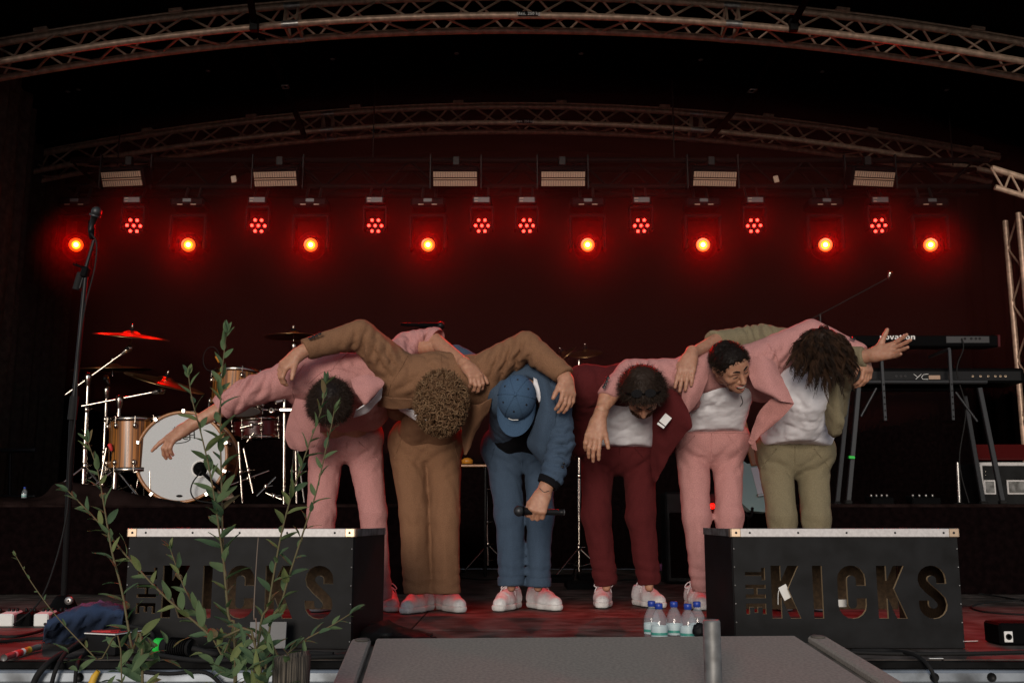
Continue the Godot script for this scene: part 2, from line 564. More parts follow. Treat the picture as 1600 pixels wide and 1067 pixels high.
func build_setting() -> void:
	var st := new_st()
	var rows := []
	for i in 25:
		var row := []
		for j in 25:
			var x := (j - 12) * 10.0
			var z := (i - 12) * 10.0
			row.append(Vector3(x, GROUND + 0.03 * cloth_noise.get_noise_2d(x, z), z))
		rows.append(row)
	grid_faces(st, rows, false, true)
	struct(put("ground", done(st), M.bounce_ground))
	# stage deck: dark base and worn plywood panels on it
	var deck := struct(put("stage_floor", rbox(Vector3(12.0, 0.1, 8.0), 0.002), M.stage_edge, null, Transform3D(Basis(), Vector3(0, -0.066, -7.8))))
	var r2 := RandomNumberGenerator.new()
	r2.seed = 4
	for i in 6:
		for k in 8:
			var c := Vector3(-5.46 + 2.0 * i, -0.008, -4.295 - 1.0 * k)
			if absf(c.x) > 5.6: continue
			var o := block("panel", c, Vector3(1.994, 0.016, 0.994), M.stage_ply if r2.randf() < 0.55 else M.stage_ply_worn, deck, Vector3.ZERO, 0.002)
			o.position.y += r2.randf() * 0.0015
	# stage front: dark lip, galvanised beam with holes, posts
	var fr := thing("stage_front_beam", "pale galvanised steel beam along the front edge of the stage", "beam", Vector3(0, -0.2, -3.78))
	block("lip", Vector3(0, -0.015, -3.782), Vector3(12, 0.026, 0.03), M.stage_edge, fr)
	block("top_flange", Vector3(0, -0.052, -3.765), Vector3(12, 0.044, 0.05), M.galvanised, fr, Vector3.ZERO, 0.008)
	block("web", Vector3(0, -0.160, -3.76), Vector3(12, 0.168, 0.03), M.galvanised, fr)
	for px in [[150, 1056], [1434, 1052], [1520, 1054]]:
		var hx: float = (px[0] - 800.0) / 1600.0 * 3.74
		put("bolt_hole", lathe([[0.0, 0.0], [0.014, 0.0], [0.016, 0.004], [0.016, -0.004]], 16), M.black_paint, fr, Transform3D(Basis(Vector3.RIGHT, PI / 2), Vector3(hx, -0.052, -3.738)))
	for x in [-5.2, -3.2, -1.2, 1.4, 3.2, 5.2]:
		rod("support_post", Vector3(x, GROUND, -3.82), Vector3(x, -0.12, -3.82), 0.03, M.galvanised, fr)
	# drapes
	var back := thing("backdrop_curtain", "black molton curtain closing the back of the stage", "curtain", Vector3(0, 0, -10.6))
	drape("cloth", [Vector3(-5.4, 0.0, -10.7), Vector3(5.4, 0.0, -10.7)], 4.9, 0.05, 0.33, M.red_lit_molton, back, 11)
	var dl := thing("side_curtain", "dark grey draped side curtain with long folds behind the tall microphone stand", "curtain", Vector3(-4.2, 0, -8.4))
	drape("cloth", [Vector3(-3.72, 0.0, -6.5), Vector3(-4.08, 0.0, -8.2), Vector3(-4.35, 0.0, -8.7), Vector3(-4.75, 0.0, -10.7)], 4.4, 0.06, 0.30, M.grey_drape, dl, 12)
	var dr := thing("side_curtain", "black side curtain behind the truss tower beside the keyboards", "curtain", Vector3(4.6, 0, -8.4))
	drape("cloth", [Vector3(4.35, 0.0, -6.5), Vector3(4.6, 0.0, -8.2), Vector3(4.85, 0.0, -10.7)], 4.4, 0.05, 0.4, M.red_lit_molton, dr, 13)

func drape(called: String, line: Array, height: float, amp: float, wl: float, material: Material, parent: Node3D, seed_: int) -> void:
	var pts := smooth_line(line, 40)
	var n := FastNoiseLite.new()
	n.seed = seed_
	n.frequency = 1.0
	var rows := []
	for i in 13:
		var v := i / 12.0
		var row := []
		var s := 0.0
		for j in pts.size():
			var p: Vector3 = pts[j]
			var t: Vector3 = (pts[mini(j + 1, pts.size() - 1)] - pts[maxi(j - 1, 0)])
			var nn := Vector3(-t.z, 0, t.x).normalized()
			if j > 0: s += p.distance_to(pts[j - 1])
			var ph := s / wl * TAU + 2.5 * n.get_noise_2d(s * 0.7, v * 0.8)
			var o := amp * (0.6 + 0.4 * n.get_noise_2d(s * 0.9, 40.0)) * (sin(ph) + 0.35 * sin(ph * 2.3 + 1.0))
			row.append(p + nn * o + Vector3(0, height * (1.0 - v) + 0.004, 0))
		rows.append(row)
	var st := new_st()
	grid_faces(st, rows, false, false)
	put(called, done(st), material, parent)

# ------------------------------------------------------------------ roof and trusses
func arch_y(x: float, d: float) -> float:
	# height of the top chord
	var f := (d - 7.0) / 2.2
	return lerpf(4.29, 4.362, f) - lerpf(0.026, 0.024, f) * x * x

func build_roof() -> void:
	var rf := thing("stage_canopy", "black tarpaulin roof arching over the whole stage", "canopy", Vector3(0, 4, -7.5))
	var rows := []
	for i in 15:
		var d := 4.8 + 6.0 * i / 14.0
		var row := []
		for j in 33:
			var x := -5.6 + 11.2 * j / 32.0
			row.append(Vector3(x, arch_y(x, d) + 0.075 - 0.02 * absf(sin(d * 2.4)), -d))
		rows.append(row)
	var st := new_st()
	grid_faces(st, rows, false, true)
	put("tarpaulin", done(st), M.roof_tarp, rf)
	var lo := []
	for i in 2:
		var row := []
		for j in 33:
			var x := -5.6 + 11.2 * j / 32.0
			row.append(Vector3(x, arch_y(x, 10.8) + 0.06 - i * 1.0, -10.8))
		lo.append(row)
	st = new_st()
	grid_faces(st, lo, false, false)
	put("gable_panel", done(st), M.roof_tarp, rf)
	# little glints: eyelets along the roof seams
	for e in [[115, 158], [98, 146], [318, 125], [515, 104], [712, 94], [910, 96], [1100, 110], [1292, 134], [1487, 168]]:
		var d := 8.1
		var x: float = (e[0] - 800.0) / 1600.0 * d * 1.05
		put("eyelet", lathe([[0.010, 0.0], [0.022, -0.004], [0.010, -0.006]], 12), M.bare_alu, rf, Transform3D(Basis(), Vector3(x, arch_y(x, d) + 0.058, -d)))
	arch_truss("arched triangular aluminium roof truss with the three thick tubes, over the performers", 7.0, 4.75, 1.62)
	arch_truss("slimmer looking arched aluminium truss farther back, ends hidden by the lighting truss", 9.2, 4.6, 1.75)
	# ratchet straps between the arches
	for s in [[Vector3(-1.745, 4.014, -6.2), Vector3(-1.852, 4, -6.85), Vector3(-1.855, 3.993, -7.9), Vector3(-1.906, 3.959, -8.95)], [Vector3(2.014, 4.014, -6.2), Vector3(2.022, 4, -6.85), Vector3(1.964, 3.959, -7.9), Vector3(1.835, 3.959, -8.95)]]:
		var t := thing("ratchet_strap", "black strap with a steel buckle slung between the two roof arches", "strap", s[1], "straps between the roof arches")
		for k in 3:
			bar("webbing", s[k], s[k + 1], 0.05, 0.012, M.strap_webbing, t, Vector3(0, -0.5, 0.8))
		var dir: Vector3 = (s[3] - s[1]).normalized()
		for q in [-0.022, 0.022]:
			bar("buckle_side", s[2] + Vector3(q, -0.012, 0.012) - dir * 0.03, s[2] + Vector3(q, -0.012, 0.012) + dir * 0.03, 0.007, 0.02, M.bare_alu, t)
		for q in [-0.03, 0.03]:
			rod("buckle_pin", s[2] + dir * q + Vector3(-0.026, -0.012, 0.012), s[2] + dir * q + Vector3(0.026, -0.012, 0.012), 0.004, M.bare_alu, t)
		block("clamp", s[1] + Vector3(0, -0.01, 0), Vector3(0.06, 0.09, 0.05), M.black_paint, t)
	# towers at the sides
	tower(4.368, -8.5, "aluminium truss tower standing beside the keyboards", 1.0)
	tower(-4.216, -8.0, "aluminium truss tower at the grey side curtain", -1.0)
	# low arch end behind the right tower
	var t2 := thing("corner_truss", "short sloping aluminium truss end above the truss tower beside the keyboards", "truss", Vector3(3.841, 3.065, -7.6))
	var ca := [Vector3(3.727, 3.185, -7.6), Vector3(4.161, 3.04, -7.6)]
	var cb := [Vector3(3.694, 2.996, -7.5), Vector3(4.093, 2.864, -7.5)]
	rod("chord", ca[0], ca[1], 0.025, M.warm_lit_alu, t2)
	rod("chord", cb[0], cb[1], 0.022, M.warm_lit_alu, t2)
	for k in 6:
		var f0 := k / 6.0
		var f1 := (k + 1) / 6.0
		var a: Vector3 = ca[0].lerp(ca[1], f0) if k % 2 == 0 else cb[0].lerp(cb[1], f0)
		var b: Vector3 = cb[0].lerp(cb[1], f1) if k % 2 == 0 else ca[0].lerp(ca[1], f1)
		rod("brace", a, b, 0.009, M.warm_lit_alu, t2)

func arch_truss(label: String, d: float, half: float, splice: float) -> void:
	var t := thing("arched_truss", label, "truss", Vector3(0, arch_y(0, d), -d))
	var at := func(x: float, which: int) -> Vector3:
		var y := arch_y(x, d)
		var slope := (arch_y(x + 0.05, d) - y) / 0.05
		var down := Vector3(slope, -1.0, 0).normalized()
		if which == 0: return Vector3(x, y, -d)
		return Vector3(x, y, -d) + down * 0.205 + Vector3(0, 0, 0.115 if which == 1 else -0.115)
	for c in 3:
		var pts := []
		for i in 49: pts.append(at.call(lerpf(-half, half, i / 48.0), c))
		put("chord", tube(pts, [0.025], 14), M.warm_lit_alu, t)
	var step := 0.235
	var n := int(2 * half / step)
	for i in n:
		var x0 := -half + i * step
		var x1 := x0 + step
		for f in [[0, 1], [1, 2], [2, 0]]:
			var a: Vector3 = at.call(x0, f[i % 2])
			var b: Vector3 = at.call(x1, f[(i + 1) % 2])
			rod("brace", a, b, 0.009, M.warm_lit_alu, t)
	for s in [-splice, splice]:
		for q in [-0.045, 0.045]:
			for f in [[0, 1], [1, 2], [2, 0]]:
				rod("end_frame", at.call(s + q, f[0]), at.call(s + q, f[1]), 0.011, M.warm_lit_alu, t)
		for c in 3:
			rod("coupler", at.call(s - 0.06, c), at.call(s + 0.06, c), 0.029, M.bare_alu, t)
	# keder rail and brackets on top
	var rail := []
	for i in 49:
		var x := lerpf(-half, half, i / 48.0)
		rail.append(Vector3(x, arch_y(x, d) + 0.034, -d + 0.01))
	put("keder_rail", tube(rail, [0.009], 6), M.warm_lit_alu, t)
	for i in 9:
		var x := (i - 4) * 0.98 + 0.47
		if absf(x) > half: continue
		block("bracket", Vector3(x, arch_y(x, d) + 0.045, -d + 0.012), Vector3(0.10, 0.03, 0.05), M.warm_lit_alu, t, Vector3(0, 0, atan((arch_y(x + 0.05, d) - arch_y(x, d)) / 0.05)))
	# load plate
	block("load_plate", at.call(0.12, 1) + Vector3(0, 0.0, 0.027), Vector3(0.15, 0.036, 0.004), M.black_paint, t)
	lettering("load_text", "Max. 250 kg", 0.022, 0.002, M.label_white, t, at.call(0.12, 1) + Vector3(0, 0.0, 0.030))

func tower(x: float, z: float, label: String, side: float) -> void:
	var t := thing("truss_tower", label, "truss", Vector3(x, 0, z))
	for q in [[0.0, 0.0], [0.24 * side, 0.0], [0.0, -0.24], [0.24 * side, -0.24]]:
		rod("chord", Vector3(x + q[0], 0.0, z + q[1]), Vector3(x + q[0], 3.1, z + q[1]), 0.025, M.warm_lit_alu, t)
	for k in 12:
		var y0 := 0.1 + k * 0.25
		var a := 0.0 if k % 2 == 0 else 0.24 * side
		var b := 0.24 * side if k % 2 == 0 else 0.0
		rod("brace", Vector3(x + a, y0, z), Vector3(x + b, y0 + 0.25, z), 0.009, M.warm_lit_alu, t)
		rod("brace", Vector3(x, y0, z - absf(a)), Vector3(x, y0 + 0.25, z - absf(b)), 0.009, M.warm_lit_alu, t)
	block("base_plate", Vector3(x + 0.12 * side, 0.015, z - 0.12), Vector3(0.5, 0.02, 0.5), M.dark_steel, t)

# ------------------------------------------------------------------ lighting truss and lamps
const LD := 8.3

func build_lights() -> void:
	var t := thing("lighting_truss", "long black box truss carrying the stage lamps", "truss", Vector3(0, 3.387, -8.3))
	var yt: float = 3.501
	var yb: float = 3.269
	for y in [yt, yb]:
		for z in [-LD, -LD - 0.24]:
			rod("chord", Vector3(-3.75, y, z), Vector3(4.05, y, z), 0.024, M.truss_black, t)
	for k in 32:
		var x := -3.75 + k * 0.24
		for z in [-LD, -LD - 0.24]:
			rod("brace", Vector3(x, yt if k % 2 == 0 else yb, z), Vector3(x + 0.24, yb if k % 2 == 0 else yt, z), 0.009, M.truss_black, t)
	for px in [395.0, 1275.0]:
		block("tag_plate", Vector3((px * 0.0 + (363.0 if px < 800.0 else 1215.0) - 800.0) / 1600.0 * 8.6, (yt + yb) * 0.5 - 0.06, -LD + 0.03), Vector3(0.045, 0.06, 0.01), M.strobe_panel, t, Vector3(0, 0, 0.2))
	for x in [-3.4, -1.2, 1.4, 3.8]:
		rod("hanger", Vector3(x, yt, -LD - 0.12), Vector3(x, arch_y(x, LD + 0.12), -LD - 0.12), 0.006, M.black_paint, t)
	# strobes
	for s in [[175, -0.11], [421, -0.06], [709, -0.0], [882, 0.0], [1125, 0.05], [1380, 0.11]]:
		strobe((s[0] - 800.0) / 1600.0 * 8.262, s[1])
	var washes := [211, 405, 587, 753, 823, 1001, 1177, 1371]
	for px in washes: wash((px - 800.0) / 1600.0 * 8.529)
	var spots := [120, 295, 486, 669, 918, 1098, 1289, 1453]
	for px in spots: beam_head((px - 800.0) / 1600.0 * 8.488)
	# stage haze hanging round the lamps
	var fv := FogVolume.new()
	fv.name = "red_tinted_haze"
	fv.shape = RenderingServer.FOG_VOLUME_SHAPE_ELLIPSOID
	fv.size = Vector3(10.6, 3.3, 1.3)
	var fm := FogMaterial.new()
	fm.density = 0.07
	fm.albedo = Color(0.92, 0.45, 0.41)  # red lamp glow tinted into the haze itself
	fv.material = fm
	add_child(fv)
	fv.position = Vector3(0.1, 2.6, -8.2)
	fv.set_meta("kind", "stuff")
	tag(fv, "thin theatrical haze tinted with lamp red, hanging round the stage lamps", "haze")

func strobe(x: float, roll: float) -> void:
	var c := Vector3(x, 3.268, -8.1)
	var t := thing("strobe_light", "unlit black strobe lamp with a tan louvred panel under the lighting truss", "stage light", c, "unlit strobes on the lighting truss")
	var b := Basis.from_euler(Vector3(0.45, 0.0, 0.0)) * Basis.from_euler(Vector3(0, 0, roll * 0.3))
	# sheared look of the outer ones comes from turning them outwards
	b = Basis.from_euler(Vector3(0, roll * 2.0, 0)) * b
	put("housing", rbox(Vector3(0.40, 0.17, 0.12), 0.012), M.black_plastic, t, Transform3D(b, c + b * Vector3(0, 0.01, -0.07)))
	for q in [[0.036, 0.046], [-0.036, 0.046]]:
		var louv := put("reflector_panel", rbox(Vector3(0.36, q[1], 0.012), 0.002), M.strobe_panel, t, Transform3D(b, c + b * Vector3(0, q[0], 0.0)))
		for k in 17:
			put("louvre", rbox(Vector3(0.003, q[1] - 0.004, 0.004), 0.0), M.grey_plastic, louv, Transform3D(b, c + b * Vector3(-0.16 + k * 0.02, q[0], 0.0075)))
	put("flash_tube", rbox(Vector3(0.36, 0.010, 0.012), 0.002), M.strobe_panel, t, Transform3D(b, c + b * Vector3(0, 0.0, 0.004)))
	for s in [-1.0, 1.0]:
		put("yoke", rbox(Vector3(0.012, 0.30, 0.04), 0.003), M.black_paint, t, Transform3D(Basis(), c + Vector3(0.212 * s, 0.09, -0.08)))
	put("clamp", rbox(Vector3(0.06, 0.08, 0.06), 0.006), M.black_paint, t, Transform3D(Basis(), c + Vector3(0, 0.2, -0.14)))

func lamp_light(parent: Node3D, at: Vector3, aim: Vector3, col: Color, energy: float, angle: float, size: float) -> void:
	var l := SpotLight3D.new()
	l.name = "light"
	parent.add_child(l)
	l.look_at_from_position(at, aim)
	l.light_color = col
	l.light_energy = energy
	l.spot_angle = angle
	l.spot_angle_attenuation = 1.0
	l.spot_range = 20.0
	l.spot_attenuation = 2.0
	l.light_size = size
	l.shadow_enabled = true

func wash(x: float) -> void:
	var z := -8.2
	var yb: float = 3.096
	var yc: float = 2.898
	var t := thing("wash_light", "small moving head lamp with a cluster of seven glowing red dots", "stage light", Vector3(x, yb, z), "lit seven dot lamps on the lighting truss")
	block("base", Vector3(x, yb, z), Vector3(0.165, 0.07, 0.16), M.black_plastic, t, Vector3.ZERO, 0.008)
	block("display", Vector3(x, yb, z + 0.081), Vector3(0.13, 0.045, 0.004), M.grey_plastic, t)
	block("marking", Vector3(x - 0.045, yb + 0.012, z + 0.084), Vector3(0.035, 0.006, 0.003), M.strobe_panel, t)
	block("marking", Vector3(x - 0.045, yb - 0.014, z + 0.084), Vector3(0.025, 0.006, 0.003), M.strobe_panel, t)
	for s in [-1.0, 1.0]:
		block("yoke_arm", Vector3(x + 0.092 * s, yc + 0.055, z), Vector3(0.022, 0.2, 0.09), M.black_plastic, t, Vector3.ZERO, 0.008)
		rod("hook", Vector3(x + 0.05 * s, yb + 0.03, z), Vector3(x + 0.05 * s, 3.269, z - 0.1), 0.009, M.black_paint, t)
	block("yoke_bridge", Vector3(x, yb - 0.05, z), Vector3(0.2, 0.03, 0.09), M.black_plastic, t, Vector3.ZERO, 0.008)
	var dir := (Vector3(0.0, 0.35, 0.0) - Vector3(x * 0.55, yc, z)).normalized()
	var f := frame_y(Vector3.ZERO, dir)
	var head := put("head", lathe([[0.0, -0.13], [0.05, -0.13], [0.075, -0.08], [0.082, 0.0], [0.082, 0.02], [0.076, 0.022], [0.074, 0.008], [0.0, 0.008]], 24), M.black_plastic, t, Transform3D(f, Vector3(x, yc, z)))
	var fx := f.x
	var fz := f.z
	# roll so that one row of dots lies level
	var right := Vector3(dir.z, 0, -dir.x).normalized()
	var up := right.cross(dir).normalized()
	if up.y < 0: up = -up
	for k in 7:
		var o := Vector3.ZERO
		if k > 0:
			var a := TAU * (k - 1) / 6.0
			o = right * cos(a) * 0.052 + up * sin(a) * 0.052
		put("lamp_diode", lathe([[0.0131, 0.0], [0.0125, 0.006], [0.008, 0.010], [0.0, 0.012]], 12), M.lamp_red, head, Transform3D(f, Vector3(x, yc, z) + o + dir * 0.010))
	lamp_light(t, Vector3(x, yc, z) + dir * 0.05, Vector3(x, yc, z) + Vector3(-x * 0.08, -0.16, 1.0), Color(1.0, 0.03, 0.025), WASH_E, 54.0, 0.06)

const WASH_E := 0.75
const BEAM_E := 2.2

func beam_head(x: float) -> void:
	var z := -8.2
	var yb: float = 3.074
	var yc: float = 2.733
	var t := thing("beam_light", "large moving head lamp with one glowing amber lens", "stage light", Vector3(x, yb, z), "lit amber beam lamps on the lighting truss")
	block("base", Vector3(x, yb, z), Vector3(0.29, 0.085, 0.2), M.black_plastic, t, Vector3.ZERO, 0.02)
	block("display", Vector3(x, yb + 0.012, z + 0.101), Vector3(0.07, 0.03, 0.004), M.grey_plastic, t)
	for s in [-1.0, 1.0]:
		block("marking", Vector3(x + 0.055 * s, yb - 0.024, z + 0.102), Vector3(0.045, 0.008, 0.004), M.strobe_panel, t)
		rod("hook", Vector3(x + 0.055 * s, yb + 0.04, z - 0.02), Vector3(x + 0.055 * s, 3.269, z - 0.1), 0.012, M.black_paint, t)
		block("yoke_arm", Vector3(x + 0.142 * s, yc + 0.10, z - 0.02), Vector3(0.035, 0.30, 0.13), M.black_plastic, t, Vector3.ZERO, 0.015)
	block("yoke_bridge", Vector3(x, yc + 0.24, z - 0.02), Vector3(0.31, 0.035, 0.13), M.black_plastic, t, Vector3.ZERO, 0.014)
	var pivot := Vector3(x, yc + 0.06, z - 0.04)
	var dir := (Vector3(x * 0.15, 1.35, 0.0) - Vector3(x, yc, z)).normalized()
	var f := frame_y(Vector3.ZERO, dir)
	var c := Vector3(x, yc, z) + dir * 0.02
	var head := put("head", lathe([[0.0, -0.26], [0.09, -0.26], [0.115, -0.2], [0.115, -0.1], [0.085, -0.02], [0.07, 0.0], [0.062, 0.0], [0.058, -0.018], [0.0, -0.018]], 28), M.black_plastic, t, Transform3D(f, c))
	put("lamp_ring", lathe([[0.033, -0.014], [0.050, -0.012], [0.056, -0.014]], 28), M.lamp_rim, head, Transform3D(f, c))
	put("lamp_lens", lathe([[0.034, -0.014], [0.030, -0.006], [0.0201, 0.0]], 24), M.lamp_amber, head, Transform3D(f, c))
	put("lamp_core", lathe([[0.020, 0.0], [0.014, 0.004], [0.0, 0.006]], 20), M.lamp_hot, head, Transform3D(f, c))
	lamp_light(t, c + dir * 0.04, c + Vector3(-x * 0.08, -0.22, 1.0), Color(1.0, 0.035, 0.02), BEAM_E, 50.0, 0.03)

# ------------------------------------------------------------------ risers
func build_risers() -> void:
	riser("drum_riser", "black skirted riser under the drum kit", -5.6, -0.48, 7.05, 9.6)
	riser("keyboard_riser", "black skirted riser under the keyboards", 1.62, 5.4, 7.05, 9.6)
	# rucked carpet on the drum riser
	var t := thing("rucked_carpet", "rucked dark reddish carpet heaped on the drum riser beside the cymbal stands", "carpet", Vector3(-2.958, 0.605, -7.15))
	put("cloth", sheet([[Vector3(-3.574, 0.604, -7.06), Vector3(-3.269, 0.599, -7.06), Vector3(-3.007, 0.591, -7.06), Vector3(-2.745, 0.587, -7.06), Vector3(-2.44, 0.582, -7.06), Vector3(-2.178, 0.578, -7.06)], [Vector3(-3.608, 0.64, -7.12), Vector3(-3.277, 0.622, -7.12), Vector3(-3.061, 0.683, -7.12), Vector3(-2.798, 0.692, -7.12), Vector3(-2.53, 0.64, -7.12), Vector3(-2.197, 0.587, -7.12)], [Vector3(-3.675, 0.651, -7.25), Vector3(-3.324, 0.642, -7.25), Vector3(-3.18, 0.749, -7.25), Vector3(-2.872, 0.713, -7.25), Vector3(-2.577, 0.656, -7.25), Vector3(-2.238, 0.598, -7.25)], [Vector3(-3.802, 0.661, -7.5), Vector3(-3.43, 0.652, -7.5), Vector3(-3.27, 0.675, -7.5), Vector3(-2.968, 0.675, -7.5), Vector3(-2.665, 0.652, -7.5), Vector3(-2.316, 0.615, -7.5)]], 6, 0.01, 0.006, 0.05), M.riser_carpet, t)

func riser(called: String, label: String, x0: float, x1: float, d0: float, d1: float) -> void:
	var t := thing(called, label, "riser", Vector3((x0 + x1) / 2, 0, -d0))
	block("deck", Vector3((x0 + x1) / 2, 0.575, -(d0 + d1) / 2 - 0.01), Vector3(x1 - x0, 0.05, d1 - d0), M.riser_carpet, t, Vector3.ZERO, 0.008)
	drape("skirt", [Vector3(x0, 0, -d0), Vector3((x0 + x1) / 2, 0, -d0), Vector3(x1, 0, -d0)], 0.575, 0.010, 0.21, M.red_lit_molton, t, 21)
	drape("skirt", [Vector3(x0 if x1 > 2 else x1, 0, -d0), Vector3(x0 if x1 > 2 else x1, 0, -d1)], 0.575, 0.008, 0.21, M.red_lit_molton, t, 22)
	for x in [x0 + 0.2, x1 - 0.2]:
		for d in [d0 + 0.2, d1 - 0.2]:
			rod("leg", Vector3(x, 0.0, -d), Vector3(x, 0.55, -d), 0.024, M.dark_steel, t)

# ------------------------------------------------------------------ drums
func shell_mesh(r: float, h: float, seg := 40) -> ArrayMesh:
	var st := new_st()
	var rows := []
	for v in [0.0, 1.0]:
		var row := []
		for j in seg + 1:
			var a := TAU * j / seg
			row.append(Vector3(cos(a) * r, v * h, sin(a) * r))
		rows.append(row)
	for j in seg:
		var q := [rows[0][j], rows[0][j + 1], rows[1][j + 1], rows[1][j]]
		var uv := [Vector2(3.0 * j / seg, 0), Vector2(3.0 * (j + 1) / seg, 0), Vector2(3.0 * (j + 1) / seg, 1), Vector2(3.0 * j / seg, 1)]
		for k in [0, 1, 2, 0, 2, 3]:
			st.set_uv(uv[k]); st.add_vertex(q[k])
	return done(st)

func tom(called: String, label: String, base: Vector3, r: float, h: float, tilt: Vector3, shell: Material, legs := false) -> Node3D:
	var t := thing(called, label, "drum", base)
	var b := Basis.from_euler(tilt)
	var at := func(v: Vector3) -> Transform3D: return Transform3D(b, base + b * v)
	put("shell", shell_mesh(r, h), shell, t, at.call(Vector3.ZERO))
	for e in [0.0, h]:
		var s := 1.0 if e > 0 else -1.0
		put("hoop", lathe([[r + 0.004, e - 0.022 * s], [r + 0.013, e - 0.02 * s], [r + 0.013, e + 0.008 * s], [r + 0.004, e + 0.012 * s], [r - 0.001, e + 0.004 * s]] if s > 0 else [[r - 0.001, e - 0.004], [r + 0.004, e - 0.012], [r + 0.013, e - 0.008], [r + 0.013, e + 0.02], [r + 0.004, e + 0.022]], 40), M.chrome, t, at.call(Vector3.ZERO))
		put("drum_skin", lathe([[0.0, e + 0.001 * s], [r, e + 0.001 * s]], 40), M.drum_head, t, at.call(Vector3.ZERO))
	var n := 8
	for k in n:
		var a := TAU * (k + 0.5) / n
		var dirv := Vector3(cos(a), 0, sin(a))
		for e in [0.055, h - 0.055]:
			var lug := put("lug", sphere_mesh(0.016, 1.4), M.chrome, t, at.call(dirv * (r + 0.010) + Vector3(0, e, 0)))
		var p0: Vector3 = base + b * (dirv * (r + 0.016) + Vector3(0, h - 0.055, 0))
		var p1: Vector3 = base + b * (dirv * (r + 0.016) + Vector3(0, h + 0.012, 0))
		rod("tension_rod", p0, p1, 0.004, M.chrome, t)
		p0 = base + b * (dirv * (r + 0.016) + Vector3(0, 0.055, 0))
		p1 = base + b * (dirv * (r + 0.016) + Vector3(0, -0.012, 0))
		rod("tension_rod", p0, p1, 0.004, M.chrome, t)
	if legs:
		for k in 3:
			var a := TAU * k / 3.0 + 0.6
			var q := Vector3(cos(a), 0, sin(a)) * (r + 0.02)
			rod("leg", base + q + Vector3(0, 0.16, 0), Vector3((base + q).x, 0.61, (base + q).z) + q.normalized() * 0.04, 0.007, M.chrome, t)
	return t

func sphere_mesh(r: float, stretch := 1.0) -> SphereMesh:
	var s := SphereMesh.new()
	s.radius = r
	s.height = 2 * r * stretch
	s.radial_segments = 12
	s.rings = 6
	return s

func cymbal(c: Vector3, r: float, tilt: Vector3, label: String) -> Node3D:
	var t := thing("cymbal", label, "cymbal", c)
	var b := Basis.from_euler(tilt)
	var prof := [[r, -0.022], [r, -0.020], [r * 0.75, -0.008], [r * 0.5, 0.0], [r * 0.24, 0.006], [r * 0.2, 0.014], [r * 0.12, 0.026], [0.008, 0.030]]
	put("disc", lathe(prof, 48), M.cymbal_bronze, t, Transform3D(b, c))
	put("felt", lathe([[0.0, 0.030], [0.018, 0.030], [0.018, 0.045], [0.0, 0.045]], 12), M.black_cotton, t, Transform3D(b, c))
	put("wing_nut", lathe([[0.004, 0.045], [0.009, 0.05], [0.006, 0.075], [0.0, 0.078]], 10), M.chrome, t, Transform3D(b, c))
	rod("stem", c + b * Vector3(0, -0.07, 0), c + b * Vector3(0, 0.05, 0), 0.004, M.chrome, t)
	return t

func clamp_ring(parent: Node3D, p: Vector3, r := 0.02) -> void:
	put("clamp", lathe([[0.0, -0.022], [r, -0.022], [r + 0.004, -0.01], [r + 0.004, 0.01], [r, 0.022], [0.0, 0.022]], 14), M.chrome, parent, Transform3D(Basis(), p))
	rod("wing_screw", p + Vector3(0.01, 0, 0.005), p + Vector3(0.055, 0.006, 0.02), 0.006, M.chrome, parent)

func hardware_stand(label: String, foot: Vector3, top: Vector3, boom: Array, cym: Vector3) -> Node3D:
	var t := thing("cymbal_stand", label, "stand", foot)
	var m1 := foot.lerp(top, 0.45)
	var m2 := foot.lerp(top, 0.75)
	rod("lower_tube", foot + Vector3(0, 0.06, 0), m1, 0.0205, M.chrome, t)
	rod("middle_tube", m1, m2, 0.0165, M.chrome, t)
	rod("upper_tube", m2, top, 0.013, M.chrome, t)
	clamp_ring(t, m1)
	clamp_ring(t, m2, 0.017)
	for k in 3:
		var a := TAU * k / 3.0 + 0.4
		var o := Vector3(cos(a), 0, sin(a))
		rod("leg", foot + Vector3(0, 0.26, 0), foot + o * 0.28 + Vector3(0, 0.012, 0), 0.009, M.chrome, t)
		rod("leg_brace", foot + Vector3(0, 0.1, 0), foot + o * 0.15 + Vector3(0, 0.14, 0), 0.007, M.chrome, t)
		put("rubber_foot", sphere_mesh(0.016), M.rubber, t, Transform3D(Basis(), foot + o * 0.28 + Vector3(0, 0.016, 0)))
	clamp_ring(t, foot + Vector3(0, 0.26, 0), 0.021)
	if boom.size() == 2:
		# egg shaped boom tilter: a loop of metal with the boom passing through
		put("tilter", lathe([[0.012, -0.055], [0.020, -0.03], [0.030, 0.015], [0.027, 0.032], [0.012, 0.046], [0.0, 0.049]], 14), M.chrome, t, Transform3D(Basis(), top))
		rod("boom_arm", boom[0], boom[1], 0.009, M.chrome, t)
		var e: Vector3 = boom[1]
		var dirv: Vector3 = (boom[1] - boom[0]).normalized()
		put("boom_head", lathe([[0.010, -0.06], [0.018, -0.03], [0.026, 0.01], [0.020, 0.03], [0.0, 0.04]], 14), M.chrome, t, Transform3D(frame_y(Vector3.ZERO, dirv), e))
		put("wing_screw", lathe([[0.0, -0.012], [0.012, -0.012], [0.012, 0.012], [0.0, 0.012]], 12), M.black_paint, t, Transform3D(Basis(Vector3.RIGHT, PI / 2), e + Vector3(0, 0.0, 0.028)))
		rod("stem", e, cym, 0.0055, M.chrome, t)
	return t

